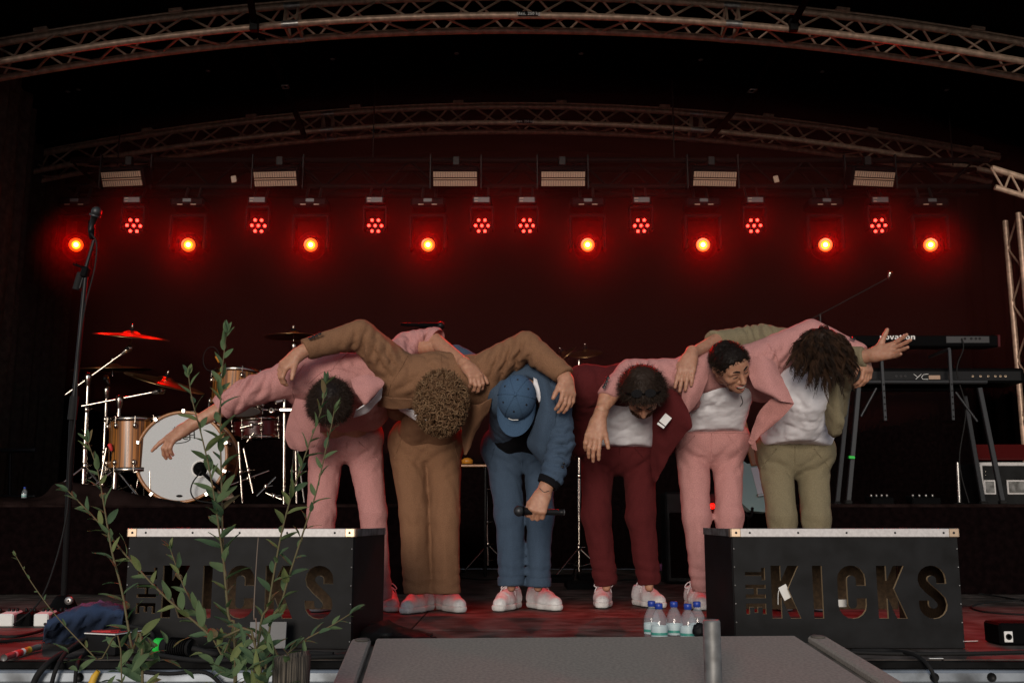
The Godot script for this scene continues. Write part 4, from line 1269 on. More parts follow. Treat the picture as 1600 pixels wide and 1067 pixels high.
func letter_box(label: String, corner: Vector3, turn: float, W: float, mirror_tag: bool) -> void:
	# corner: front left bottom; the front faces +z
	var Hh := 0.458
	var D := 0.65
	var T := 0.015
	var b := Basis.from_euler(Vector3(0, turn, 0))
	var t := thing("letter_box", label, "box", corner)
	var at := func(v: Vector3) -> Transform3D: return Transform3D(b, corner + b * v)
	var panel := CSGCombiner3D.new()
	panel.name = "front_panel"
	t.add_child(panel)
	panel.transform = t.global_transform.affine_inverse() * at.call(Vector3.ZERO)
	var body := CSGBox3D.new()
	body.size = Vector3(W - 0.004, Hh - 0.036, T)
	body.material = M.case_black
	panel.add_child(body)
	body.position = Vector3(W / 2, (Hh - 0.036) / 2 + 0.004, -T / 2)
	# THE runs down, KICKS across
	var lh := 0.200
	var base := 0.115
	var xs := [0.166, 0.328, 0.424, 0.578, 0.735]
	var word := ["K", "I", "C", "K", "S"]
	for k in 5: cut_letter(panel, word[k], Vector2(xs[k], base), lh, 0.0, 0.038)
	var small := ["T", "H", "E"]
	for k in 3: cut_letter(panel, small[k], Vector2(0.046, base + lh - 0.008 - k * 0.0715), 0.078, -PI / 2, 0.014, 1.35 if k == 0 else 1.25)
	put("top_panel", rbox(Vector3(W, 0.016, D), 0.002), M.case_black, t, at.call(Vector3(W / 2, Hh - 0.012, -D / 2)))
	for s in [0, 1]:
		put("side_panel", rbox(Vector3(0.012, Hh - 0.024, D - 0.020), 0.001), M.case_black, t, at.call(Vector3(0.006 if s == 0 else W - 0.006, (Hh - 0.024) / 2 + 0.002, -D / 2 - 0.008)))
		put("inner_lining", rbox(Vector3(0.006, Hh - 0.03, D - 0.03), 0.001), M.case_wood, t, at.call(Vector3(0.017 if s == 0 else W - 0.017, (Hh - 0.03) / 2 + 0.004, -D / 2 - 0.01)))
		put("side_trim", rbox(Vector3(0.004, 0.030, D - 0.03), 0.001), M.post_steel, t, at.call(Vector3(-0.002 if s == 0 else W + 0.002, Hh - 0.016, -D / 2 - 0.01)))
		put("corner_guard", rbox(Vector3(0.038, 0.034, 0.006), 0.0028), M.brass_corner, t, at.call(Vector3(0.015 if s == 0 else W - 0.015, Hh - 0.016, 0.004)))
		put("corner_guard", rbox(Vector3(0.006, 0.034, 0.038), 0.0028), M.brass_corner, t, at.call(Vector3(-0.004 if s == 0 else W + 0.004, Hh - 0.016, -0.014)))
		put("corner_rivet", sphere_mesh(0.005), M.dark_steel, t, at.call(Vector3(0.016 if s == 0 else W - 0.016, Hh - 0.016, 0.007)))
		for k in 6:
			put("screw", sphere_mesh(0.003), M.bare_alu, t, at.call(Vector3(0.006 if s == 0 else W - 0.006, 0.03 + k * 0.07, 0.001)))
	put("rear_panel", rbox(Vector3(W - 0.06, Hh - 0.125, 0.012), 0.001), M.case_wood, t, at.call(Vector3(W / 2, Hh / 2 + 0.035, -D + 0.02)))
	put("lining_top", rbox(Vector3(W - 0.05, 0.005, D - 0.05), 0.001), M.case_wood, t, at.call(Vector3(W / 2, Hh - 0.024, -D / 2)))
	put("front_trim", rbox(Vector3(W - 0.066, 0.032, 0.005), 0.0015), M.case_trim, t, at.call(Vector3(W / 2, Hh - 0.016, 0.003)))
	for x in [0.07, 0.26, 0.45, 0.64, 0.83]:
		put("trim_screw", sphere_mesh(0.0045), M.dark_steel, t, at.call(Vector3(x, Hh - 0.016, 0.0052)))
	if mirror_tag:
		# white paper tag tied inside the K
		var g := thing("paper_tag", "white paper tag hanging inside the letter K", "tag", corner + b * Vector3(0.2, 0.2, -0.024))
		put("card", rbox(Vector3(0.035, 0.055, 0.001), 0.0), M.label_white, g, Transform3D(b * Basis.from_euler(Vector3(0, 0.2, 0.45)), corner + b * Vector3(0.205, 0.212, -0.022)))
		put("string", tube(smooth_line([corner + b * Vector3(0.198, 0.235, -0.024), corner + b * Vector3(0.180, 0.215, -0.024), corner + b * Vector3(0.176, 0.165, -0.024)], 4), [0.0015], 5), M.label_white, g)
		block("price_card", corner + b * Vector3(0.445, 0.165, -0.09), Vector3(0.045, 0.03, 0.004), M.label_white, null, Vector3(0.2, 0.3, 0))
		tag(get_child(get_child_count() - 1), "white card seen inside through the letter C", "card")

func build_front() -> void:
	letter_box("black box lettered THE KICKS beside the blue towel, behind the leafy shoots", Vector3(-1.523, 0, -4.139), -0.065, 0.905, false)
	letter_box("black box lettered THE KICKS beside the water bottles", Vector3(0.868, 0, -4.11), -0.015, 0.885, true)
	# grey board leaning on the first box
	var bd := thing("grey_board", "small blank grey board leaning on the black letter box", "board", Vector3(-0.911, 0, -3.979))
	put("panel", rbox(Vector3(0.14, 0.10, 0.012), 0.002), M.dark_steel, bd, Transform3D(Basis.from_euler(Vector3(-0.15, 0.05, 0)), Vector3(-0.923, 0.063, -4)))
	# carpeted sloping platform
	var t := thing("front_platform", "grey brown carpeted sloping platform in front of the stage edge", "platform", Vector3(0.27, GROUND, -3.0))
	var tilt := Basis.from_euler(Vector3(0.104, 0, 0))
	var pc := Vector3(0.27, 0.085, -3.02)
	var at := func(v: Vector3) -> Transform3D: return Transform3D(Basis.from_euler(Vector3(0.0, 0.06, 0)) * tilt, pc + Basis.from_euler(Vector3(0.0, 0.06, 0)) * tilt * v)
	var w := 1.50
	# border strips and centre field with grooves between them
	put("centre_field", rbox(Vector3(w - 0.175, 0.024, 0.62), 0.005), M.platform_carpet, t, at.call(Vector3(-0.012, 0.001, 0)))
	for s in [-1.0, 1.0]:
		put("border", rbox(Vector3(0.06, 0.024, 0.62), 0.006), M.platform_carpet, t, at.call(Vector3(s * (w / 2 - 0.030), 0.0, 0)))
		put("latch", lathe([[0.0, 0.0], [0.022, 0.0], [0.024, 0.003], [0.012, 0.005], [0.0, 0.005]], 16), M.platform_groove, t, at.call(Vector3(s * (w / 2 - 0.035), 0.0125, -0.285)))
	put("groove_bed", rbox(Vector3(w - 0.01, 0.02, 0.60), 0.004), M.platform_groove, t, at.call(Vector3(0, -0.018, 0)))
	put("body", rbox(Vector3(w - 0.02, 1.16, 0.56), 0.01), M.case_black, t, Transform3D(Basis.from_euler(Vector3(0, 0.06, 0)), Vector3(0.27, GROUND + 0.575, -3.02)))
	# steel tube post
	var p := thing("tube_post", "short grey steel tube post with rounded cap before the platform", "post", Vector3(0.495, GROUND, -2.62))
	var px: float = 0.495
	var ty: float = 0.248
	put("tube", lathe([[0.0216, GROUND], [0.0216, ty - 0.006], [0.0195, ty - 0.001], [0.017, ty], [0.015, ty - 0.003], [0.0, ty - 0.004]], 28), M.post_steel, p, Transform3D(Basis(), Vector3(px, 0, -2.62)))
	put("ground_plate", rbox(Vector3(0.16, 0.01, 0.16), 0.002), M.post_steel, p, Transform3D(Basis(), Vector3(px, GROUND + 0.03, -2.62)))
	# weathered wooden post
	var wp: Vector3 = Vector3(-0.508, 0.187, -2.45)
	var wt := thing("wooden_post", "weathered grey wooden post among the leafy shoots", "post", Vector3(wp.x, GROUND, wp.z))
	var st := new_st()
	var rows := []
	var nn := FastNoiseLite.new()
	nn.seed = 3
	nn.frequency = 1.0
	for y in [GROUND - 0.05, -0.6, -0.2, 0.0, 0.08, wp.y - 0.012, wp.y, wp.y + 0.003]:
		var row := []
		for j in 28:
			var a := TAU * j / 28.0
			var r := 0.042 + 0.004 * nn.get_noise_3d(cos(a) * 3.0, y * 0.8, sin(a) * 3.0) + 0.002 * nn.get_noise_3d(cos(a) * 14.0, y, sin(a) * 14.0)
			if y == wp.y: r -= 0.004
			if y > wp.y: r = 0.0
			row.append(Vector3(wp.x + cos(a) * r, y + (0.008 * cos(a - 0.5) if y >= wp.y - 0.012 and r > 0 else 0.0), wp.z + sin(a) * r))
		rows.append(row)
	grid_faces(st, rows, true, false)
	put("timber", done(st), M.wood_post, wt)

# ------------------------------------------------------------------ bits on the stage floor
func cable(label: String, pts: Array, r: float, material: Material = null) -> Node3D:
	var m := put("cable", tube(smooth_line(pts, 8), [r], 8), material if material else M.rubber)
	return tag(m, label, "cable")

func bottle(p: Vector3, s: float, label: String, grp := "") -> void:
	var t := thing("water_bottle", label, "bottle", p, grp)
	var prof := [[0.0, 0.004], [0.020, 0.003], [0.030, 0.0], [0.0325, 0.008], [0.0325, 0.04], [0.031, 0.045], [0.0325, 0.05], [0.0325, 0.062], [0.031, 0.066], [0.0325, 0.07], [0.0325, 0.13], [0.030, 0.150], [0.021, 0.170], [0.0135, 0.182], [0.0125, 0.186], [0.0125, 0.196]]
	var q := []
	for e in prof: q.append([e[0] * s, e[1] * s])
	put("bottle_body", lathe(q, 24), M.bottle_plastic, t, Transform3D(Basis(), p))
	put("paper_label", lathe([[0.0331 * s, 0.080 * s], [0.0331 * s, 0.122 * s]], 24), M.bottle_label, t, Transform3D(Basis(), p))
	put("label_band", lathe([[0.0334 * s, 0.088 * s], [0.0334 * s, 0.098 * s]], 24), M.label_green, t, Transform3D(Basis(), p))
	put("cap", lathe([[0.0, 0.186 * s], [0.0155 * s, 0.186 * s], [0.0158 * s, 0.204 * s], [0.0135 * s, 0.208 * s], [0.0, 0.208 * s]], 18), M.cap_blue, t, Transform3D(Basis(), p))

func build_floor_things() -> void:
	for b in [[1012, 3.93], [1023, 3.82], [1046, 3.90], [1067, 3.80], [1081, 3.90]]:
		var p := Vector3((b[0] - 800.0) / 1600.0 * b[1], 0.003, -b[1])
		bottle(p, 0.92, "clear water bottle with blue cap in the cluster beside the black box", "water bottles at the stage edge")
	# dark ball of cloth beside the bottles
	var bp: Vector3 = Vector3(0.659, 0.108, -3.72)
	put("crumpled_wrapper", blob_mesh(Vector3(0.03, 0.035, 0.03), 3), M.case_black, null, Transform3D(Basis(), bp))
	tag(get_child(get_child_count() - 1), "small crumpled dark wrapper beside the water bottles", "wrapper")
	bottle(Vector3(-3.444, 0.608, -7.3), 0.55, "small clear bottle standing on the drum riser", "")
	# dark cloth by the first box
	var dc := thing("dark_cloth", "dark grey cloth heaped on the floor against the black letter box", "cloth", Vector3(-0.518, 0, -4.512))
	put("cloth", sheet([[Vector3(-0.623, 0.01, -4.216), Vector3(-0.527, 0.012, -4.156), Vector3(-0.407, 0.01, -4.216), Vector3(-0.313, 0.006, -4.386)], [Vector3(-0.606, 0.05, -4.282), Vector3(-0.48, 0.07, -3.974), Vector3(-0.403, 0.04, -4.166), Vector3(-0.309, 0.006, -4.409)], [Vector3(-0.547, 0.081, -4.3), Vector3(-0.511, 0.076, -4.35), Vector3(-0.452, 0.046, -4.4), Vector3(-0.336, 0.02, -4.35)], [Vector3(-0.606, 0.01, -4.954), Vector3(-0.553, 0.01, -4.865), Vector3(-0.452, 0.01, -4.671), Vector3(-0.34, 0.005, -4.539)]], 6, 0.006, 0.012, 0.05), M.case_black, dc)
	# tall microphone stand
	var base: Vector3 = Vector3(-2.339, 0, -5.489)
	var ms := thing("microphone_stand", "tall black straight microphone stand with a cone base", "stand", base)
	var zc := base.z
	var top: Vector3 = Vector3(-2.198, 2.017, -5.2)
	put("base", lathe([[0.0, 0.002], [0.085, 0.002], [0.088, 0.012], [0.080, 0.03], [0.050, 0.085], [0.034, 0.105], [0.0, 0.105]], 28), M.black_plastic, ms, Transform3D(Basis(), base))
	put("release_wheel", lathe([[0.006, -0.012], [0.020, -0.012], [0.020, 0.012], [0.006, 0.012]], 18), M.bare_alu, ms, Transform3D(Basis(Vector3.RIGHT, PI / 2), base + Vector3(0.050, 0.082, 0.05)))
	var m1: Vector3 = Vector3(-2.24, 1.044, -5.2)
	rod("lower_tube", base + Vector3(0, 0.10, 0), m1, 0.0165, M.black_satin, ms)
	rod("grip", m1 - (top - m1).normalized() * 0.05, m1 + (top - m1).normalized() * 0.07, 0.022, M.rubber, ms)
	rod("upper_tube", m1, Vector3(-2.225, 1.74, -5.2), 0.0125, M.black_satin, ms)
	rod("boom", Vector3(-2.251, 1.679, -5.2), Vector3(-2.195, 1.937, -5.2), 0.009, M.black_satin, ms)
	block("boom_joint", Vector3(-2.23, 1.764, -5.2), Vector3(0.04, 0.06, 0.04), M.black_plastic, ms, Vector3(0, 0, -0.25), 0.008)
	rod("counterweight", Vector3(-2.27, 1.672, -5.2), Vector3(-2.25, 1.761, -5.2), 0.020, M.rubber, ms)
	rod("joint_lever", Vector3(-2.289, 1.807, -5.19), Vector3(-2.234, 1.786, -5.19), 0.006, M.black_plastic, ms)
	put("clip", tube([Vector3(-2.206, 1.947, -5.2), Vector3(-2.213, 1.996, -5.2), Vector3(-2.213, 2.041, -5.2)], [0.013, 0.018, 0.017], 14), M.black_plastic, ms)
	var mic := thing("vocal_microphone", "black vocal microphone on top of the tall stand", "microphone", Vector3(-2.205, 2.024, -5.2))
	put("handle", tube([Vector3(-2.219, 1.979, -5.2), Vector3(-2.198, 2.035, -5.18), Vector3(-2.186, 2.067, -5.17)], [0.012, 0.016, 0.020], 16), M.black_satin, mic)
	put("grille", sphere_mesh(0.0275, 1.05), M.dark_steel, mic, Transform3D(Basis(), Vector3(-2.176, 2.081, -5.16)))
	put("collar", tube([Vector3(-2.188, 2.057, -5.17), Vector3(-2.185, 2.07, -5.168)], [0.0285], 18), M.dark_steel, mic)
	cable("black microphone cable hanging down the tall stand", [Vector3(-2.202, 1.966, -5.17), Vector3(-2.16, 1.906, -5.15), Vector3(-2.156, 1.767, -5.14), Vector3(-2.191, 1.564, -5.14), Vector3(-2.208, 1.299, -5.14), Vector3(-2.198, 1.038, -5.14), Vector3(-2.212, 0.781, -5.14), Vector3(-2.206, 0.529, -5.14), Vector3(-2.229, 0.283, -5.1), Vector3(-2.248, 0.108, -5), Vector3(-2.313, 0.015, -4.9)], 0.0045)
	# pedal board and effect units by the stand
	var pb := thing("pedal_board", "row of small effect pedals with white fronts behind the tall stand base", "pedals", Vector3(-2.314, 0, -4.967))
	for k in 6:
		var pp: Vector3 = Vector3(-2.455, 0, -4.996) + Vector3(k * 0.082, 0.033, 0.0)
		block("pedal", pp, Vector3(0.07, 0.06, 0.10), M.black_plastic if k % 2 == 0 else M.label_white, pb, Vector3(0.1, 0, 0), 0.006)
		for q in 3: put("knob", lathe([[0.0, 0.0], [0.008, 0.0], [0.006, 0.016], [0.0, 0.017]], 10), M.black_paint, pb, Transform3D(Basis(), pp + Vector3(-0.02 + q * 0.02, 0.03, -0.02)))
	# towel
	var tw := thing("towel", "dark blue and magenta quilted towel heaped beside the black letter box", "towel", Vector3(-1.777, 0, -4.394))
	put("cloth", sheet([[Vector3(-1.911, 0.004, -4.313), Vector3(-1.816, 0.004, -4.269), Vector3(-1.726, 0.004, -4.269), Vector3(-1.644, 0.004, -4.291), Vector3(-1.588, 0.004, -4.313)], [Vector3(-1.789, 0.086, -4.05), Vector3(-1.722, 0.114, -4.05), Vector3(-1.645, 0.128, -4.05), Vector3(-1.567, 0.138, -4.05), Vector3(-1.493, 0.128, -4.05)], [Vector3(-1.822, 0.1, -4.2), Vector3(-1.758, 0.132, -4.2), Vector3(-1.683, 0.15, -4.2), Vector3(-1.617, 0.155, -4.2), Vector3(-1.544, 0.135, -4.2)], [Vector3(-2.09, 0.01, -4.865), Vector3(-2.041, 0.01, -4.924), Vector3(-1.976, 0.01, -4.984), Vector3(-1.901, 0.01, -4.984), Vector3(-1.822, 0.01, -4.984)]], 7, 0.012, 0.018, 0.045), M.towel_blue, tw)
	put("hem", sheet([[Vector3(-1.748, 0.122, -4.12), Vector3(-1.68, 0.146, -4.12), Vector3(-1.61, 0.151, -4.12), Vector3(-1.524, 0.137, -4.12)], [Vector3(-1.782, 0.131, -4.22), Vector3(-1.707, 0.156, -4.22), Vector3(-1.63, 0.161, -4.22), Vector3(-1.552, 0.146, -4.22)]], 7, 0.012, 0.016, 0.045), M.towel_magenta, tw)
	# direct box with red print
	var db := thing("direct_box", "black box with a pale edge and red printed top among the cables", "box", Vector3(-1.439, 0, -3.766))
	var dp: Vector3 = Vector3(-1.491, 0, -3.941)
	put("body", rbox(Vector3(0.14, 0.075, 0.15), 0.006), M.black_satin, db, Transform3D(Basis.from_euler(Vector3(0, -0.35, 0)), dp + Vector3(0, 0.04, -0.02)))
	put("top_edge", rbox(Vector3(0.142, 0.004, 0.152), 0.001), M.label_white, db, Transform3D(Basis.from_euler(Vector3(0, -0.35, 0)), dp + Vector3(0, 0.079, -0.02)))
	put("top_print", rbox(Vector3(0.138, 0.003, 0.148), 0.001), M.grey_plastic, db, Transform3D(Basis.from_euler(Vector3(0, -0.35, 0)), dp + Vector3(0, 0.082, -0.02)))
	put("red_print", poly_prism(PackedVector2Array([Vector2(-0.06, -0.05), Vector2(0.01, -0.03), Vector2(0.02, 0.01), Vector2(-0.01, 0.04), Vector2(-0.055, 0.03)]), 0.002), M.tape_red, db, Transform3D(Basis.from_euler(Vector3(0, -0.35, 0)) * Basis.from_euler(Vector3(-PI / 2, 0, 0)), dp + Vector3(0, 0.0858, -0.02)))
	# big connector with green tape
	var cn := thing("cable_connector", "thick black cable connector wrapped with bright green tape", "connector", Vector3(-1.269, 0, -3.8))
	var c0: Vector3 = Vector3(-1.417, 0.036, -3.947)
	var c1: Vector3 = Vector3(-1.155, 0.036, -3.831)
	put("barrel", tube([c0, c0.lerp(c1, 0.3), c0.lerp(c1, 0.31), c0.lerp(c1, 0.62), c0.lerp(c1, 0.63), c1], [0.026, 0.030, 0.027, 0.027, 0.032, 0.030], 20), M.rubber, cn)
	for k in 9:
		var f := 0.66 + k * 0.035
		put("grip_ridge", tube([c0.lerp(c1, f), c0.lerp(c1, f + 0.015)], [0.0345], 20), M.black_plastic, cn)
	put("tape_band", tube([c0.lerp(c1, 0.42), c0.lerp(c1, 0.54)], [0.0285], 20), M.tape_green, cn)
	cable("thick black cable curving from the green taped connector over the stage edge", [c0, c0 + Vector3(-0.07, 0.035, 0.0), Vector3(-1.574, 0.045, -3.95), Vector3(-1.614, 0.018, -3.8), Vector3(-1.635, -0.015, -3.715), Vector3(-1.664, -0.068, -3.71), Vector3(-1.67, -0.159, -3.71)], 0.011)
	cable("thick black cable running out of the green taped connector behind the shoots", [c1, c1 + Vector3(0.08, -0.02, 0.0), Vector3(-1.052, 0.012, -3.881), Vector3(-0.889, 0.012, -3.881), Vector3(-0.648, 0.012, -3.845)], 0.011)
	cable("black cable arching over the direct box", [Vector3(-1.605, -0.085, -3.71), Vector3(-1.59, -0.015, -3.715), Vector3(-1.594, 0.033, -3.82), Vector3(-1.552, 0.073, -3.95), Vector3(-1.452, 0.095, -4), Vector3(-1.373, 0.07, -4.02)] + [Vector3(-1.342, 0.03, -3.959)], 0.008)
	cable("black cable lying along the stage edge below the towel", [Vector3(-2.101, 0.01, -4.195), Vector3(-1.996, 0.01, -4.35), Vector3(-1.851, 0.012, -4.378), Vector3(-1.682, 0.012, -4.286), Vector3(-1.421, 0.012, -3.994), Vector3(-1.12, 0.01, -3.722), Vector3(-0.859, 0.01, -3.756), Vector3(-0.553, 0.01, -3.825)], 0.008)
	cable("black cable coiled loosely at the pedals", [Vector3(-2.278, 0.01, -4.542), Vector3(-2.094, 0.01, -4.444), Vector3(-2.09, 0.012, -4.733), Vector3(-2.28, 0.012, -5.087), Vector3(-2.373, 0.012, -5.024), Vector3(-2.444, 0.01, -4.865)], 0.007)
	cable("black cable dropping over the stage front beside the direct box", [Vector3(-1.519, -0.106, -3.71), Vector3(-1.52, -0.027, -3.71), Vector3(-1.542, 0.009, -3.8)] + [Vector3(-1.55, 0.012, -3.956), Vector3(-1.369, 0.012, -3.918)], 0.007)
	cable("dark cable hanging in front of the galvanised beam", [Vector3(-1.396, 0.009, -3.8), Vector3(-1.311, -0.023, -3.71), Vector3(-1.2, -0.034, -3.7), Vector3(-1.067, -0.03, -3.7), Vector3(-1, -0.085, -3.71)], 0.007)
	var tc := thing("taped_cable_end", "grey cable end wrapped with yellow and red tape", "cable", Vector3(-1.782, 0, -3.869))
	var t0: Vector3 = Vector3(-1.783, 0.016, -3.726)
	var t1: Vector3 = Vector3(-1.803, 0.016, -4.039)
	put("sleeve", tube([t0, t1], [0.012], 12), M.post_steel, tc)
	put("tape_band", tube([t0.lerp(t1, 0.25), t0.lerp(t1, 0.52)], [0.0127], 12), M.label_white, tc)
	put("tape_stripe", tube([t0.lerp(t1, 0.3), t0.lerp(t1, 0.45)], [0.0131], 12), M.tape_red, tc)
	put("tape_band", tube([t0.lerp(t1, 0.52), t0.lerp(t1, 0.70)], [0.0127], 12), M.tape_yellow, tc)
	var yc := thing("yellow_plug", "yellow and white plug hanging below the stage edge among the leaves", "plug", Vector3(-1.466, -0.058, -3.72))
	put("plug_body", tube([Vector3(-1.471, -0.08, -3.72), Vector3(-1.458, -0.046, -3.72), Vector3(-1.446, -0.028, -3.72)], [0.012, 0.012, 0.008], 12), M.tape_yellow, yc)
	# right side floor
	var jb := thing("junction_box", "black junction box with a white socket plate on the open floor", "box", Vector3(2.041, 0, -4.282))
	var jp: Vector3 = Vector3(2.025, 0, -4.197)
	put("body", rbox(Vector3(0.20, 0.085, 0.14), 0.008), M.black_plastic, jb, Transform3D(Basis(), jp + Vector3(0.01, 0.045, -0.07)))
	put("socket_plate", rbox(Vector3(0.034, 0.042, 0.004), 0.002), M.label_white, jb, Transform3D(Basis(), jp + Vector3(-0.056, 0.036, 0.001)))
	put("socket", lathe([[0.0, 0.001], [0.007, 0.001], [0.0075, 0.004], [0.012, 0.004], [0.0125, 0.0]], 16), M.black_paint, jb, Transform3D(Basis(Vector3.RIGHT, PI / 2), jp + Vector3(-0.056, 0.036, 0.002)))
	cable("thin black cable looping on the open floor beside the letter box", [Vector3(3.61, 0.006, -6.598), Vector3(3.262, 0.006, -6.546), Vector3(2.89, 0.006, -6.343), Vector3(2.626, 0.006, -6.017), Vector3(2.551, 0.006, -5.684), Vector3(2.698, 0.006, -5.494), Vector3(2.958, 0.006, -5.422)], 0.005)
	cable("thin cable waving across the floor behind the looped one", [Vector3(3.008, 0.006, -7.115), Vector3(3.132, 0.006, -7.053), Vector3(3.151, 0.006, -6.818), Vector3(3.143, 0.006, -6.546), Vector3(3.138, 0.006, -6.152)], 0.005)
	cable("black cable lying along the stage edge before the letter box", [Vector3(1.178, 0.008, -3.989), Vector3(1.368, 0.008, -3.914), Vector3(1.596, 0.008, -3.895), Vector3(1.905, 0.008, -3.951), Vector3(2.164, 0.008, -3.989)], 0.007)
	cable("black cable sagging over the galvanised beam beside the platform", [Vector3(1.274, 0.008, -3.989), Vector3(1.419, 0.008, -3.989), Vector3(1.445, 0.015, -3.82), Vector3(1.456, -0.011, -3.715), Vector3(1.477, -0.07, -3.71), Vector3(1.481, -0.138, -3.71)], 0.007)
	put("tape_strip", rbox(Vector3(0.09, 0.002, 0.012), 0.0005), M.label_white, null, Transform3D(Basis.from_euler(Vector3(0, 0.25, 0)), Vector3(1.862, 0.005, -4.326)))
	tag(get_child(get_child_count() - 1), "torn strip of white tape on the red lit floor", "tape")
	put("tape_strip", rbox(Vector3(0.05, 0.002, 0.012), 0.0005), M.label_white, null, Transform3D(Basis(), Vector3(1.515, 0.005, -3.795)))
	tag(get_child(get_child_count() - 1), "short strip of white tape at the very edge of the stage", "tape")
	# pedals and cloths deep on the floor
	var ep := thing("effect_pedals", "red lit effect pedals on the floor behind the dark red trousers", "pedals", Vector3(0.538, 0, -8.819))
	for q in [[880, 905, 0.2], [925, 903, 0.14], [905, 915, 0.25]]:
		var pos := Vector3((q[0] - 800.0) / 1600.0 * 7.8, 0.03, -784.0 / 1600.0 / (q[1] - 812.0) * 1600.0)
		block("pedal", pos, Vector3(q[2], 0.05, 0.14), M.black_plastic, ep, Vector3(0.1, 0.1, 0), 0.008)
	var d1 := thing("magenta_towel", "crumpled magenta towel on the floor behind the dark red trousers", "towel", Vector3(1.624, 0, -11.076))
	put("cloth", blob_mesh(Vector3(0.13, 0.06, 0.12), 5), M.towel_magenta, d1, Transform3D(Basis(), Vector3(1.525, 0.03, -10.398)))
	var d2 := thing("teal_towel", "crumpled teal towel on the floor beside the magenta towel", "towel", Vector3(1.85, 0, -11.384))
	put("cloth", blob_mesh(Vector3(0.12, 0.11, 0.12), 6), M.towel_teal, d2, Transform3D(Basis(), Vector3(1.649, 0.05, -10.222)))
	cable("cable trailing over the dark floor behind the blue trousers", [Vector3(-0.561, 0.006, -9.204), Vector3(-0.212, 0.006, -8.711), Vector3(0.168, 0.006, -9.204), Vector3(0.504, 0.006, -8.268), Vector3(1.062, 0.006, -8.711), Vector3(1.383, 0.006, -8.104)], 0.006)
	# side rails on the drum riser behind
	var sr := thing("side_rail", "thin grey steel rail frame standing at the side curtain", "rail", Vector3(-3.809, 0.6, -7.9))
	rod("upper_rail", Vector3(-4.085, 1.021, -7.9), Vector3(-3.666, 1.021, -7.9), 0.018, M.dark_steel, sr)
	rod("lower_rail", Vector3(-4.053, 0.67, -7.9), Vector3(-3.638, 0.67, -7.9), 0.014, M.dark_steel, sr)
	rod("post", Vector3(-3.848, 0.6, -7.93), Vector3(-3.879, 1.038, -7.93), 0.014, M.black_satin, sr)

func blob_mesh(size: Vector3, seed_: int) -> ArrayMesh:
	var n := FastNoiseLite.new()
	n.seed = seed_
	n.frequency = 1.0
	n.noise_type = FastNoiseLite.TYPE_CELLULAR
	var rows := []
	for i in 19:
		var v := PI * i / 18.0
		var row := []
		for j in 28:
			var a := TAU * j / 28.0
			var d := Vector3(sin(v) * cos(a), cos(v), sin(v) * sin(a))
			row.append(d * size * (1.0 + 0.45 * n.get_noise_3dv(d * 2.3)))
		rows.append(row)
	var st := new_st()
	grid_faces(st, rows, true, true)
	return done(st)

# ------------------------------------------------------------------ smooth joined bodies and clothes
class Field:
	var a := PackedVector3Array()
	var ba := PackedVector3Array()
	var inv := PackedFloat32Array()
	var ra := PackedFloat32Array()
	var dr := PackedFloat32Array()
	var kk := PackedFloat32Array()
	var op := PackedInt32Array()
	var pad := 0.0
	var noise: FastNoiseLite
	var amp := 0.0
	var nscale := Vector3.ONE
	var folds := []        # [centre, 1/radius^2, direction * wave number, depth, phase]
	func cap(p: Vector3, r: float, q: Vector3, s: float, k := 0.03) -> void:
		a.append(p); ba.append(q - p)
		inv.append(1.0 / maxf((q - p).length_squared(), 1e-8))
		ra.append(r); dr.append(s - r); kk.append(k); op.append(0)
	func cut(p: Vector3, r: float, q: Vector3, s: float, k := 0.02) -> void:
		cap(p, r, q, s, k)
		op[op.size() - 1] = 1
	func slice(p: Vector3, n: Vector3, reach: float, k := 0.006) -> void:
		# cuts away what lies beyond the plane, within reach of p
		a.append(p); ba.append(n.normalized()); inv.append(0); ra.append(reach); dr.append(0); kk.append(k); op.append(2)
	func fold(c: Vector3, r: float, dir: Vector3, wave: float, depth: float, phase := 0.0) -> void:
		folds.append([c, 1.0 / (r * r), dir.normalized() * TAU / wave, depth, phase])
		pad = maxf(pad, depth)
	func part(i: int, p: Vector3) -> float:
		var q := p - a[i]
		if op[i] == 2:
			return q.dot(ba[i]) if q.length_squared() < ra[i] * ra[i] else -1000.0
		var h := clampf(q.dot(ba[i]) * inv[i], 0.0, 1.0)
		return (q - ba[i] * h).length() - ra[i] - dr[i] * h
	func dist(p: Vector3, list: PackedInt32Array, fl: Array) -> float:
		var d := 10.0
		for i in list:
			var q := p - a[i]
			var o := op[i]
			var k := kk[i]
			if o == 2:
				if q.length_squared() < ra[i] * ra[i]:
					var e := q.dot(ba[i])
					var h2 := clampf(0.5 + 0.5 * (e - d) / k, 0.0, 1.0)
					d = lerpf(d, e, h2) + k * h2 * (1.0 - h2)
				continue
			var h := clampf(q.dot(ba[i]) * inv[i], 0.0, 1.0)
			var e := (q - ba[i] * h).length() - ra[i] - dr[i] * h
			if o == 0:
				if d > 9.0: d = e
				else:
					var t := clampf(0.5 + 0.5 * (d - e) / k, 0.0, 1.0)
					d = lerpf(d, e, t) - k * t * (1.0 - t)
			else:
				var t := clampf(0.5 + 0.5 * (-e - d) / k, 0.0, 1.0)
				d = lerpf(d, -e, t) + k * t * (1.0 - t)
		for f in fl:
			var v: Vector3 = p - f[0]
			var w: float = v.length_squared() * f[1]
			if w < 3.0:
				d += f[3] * exp(-w) * (1.0 - 2.0 * absf(sin(0.5 * (v.dot(f[2]) + f[4] + 2.2 * noise.get_noise_3dv(p * 6.0)))))
		if amp > 0.0:
			d += amp * noise.get_noise_3d(p.x * nscale.x, p.y * nscale.y, p.z * nscale.z)
		return d

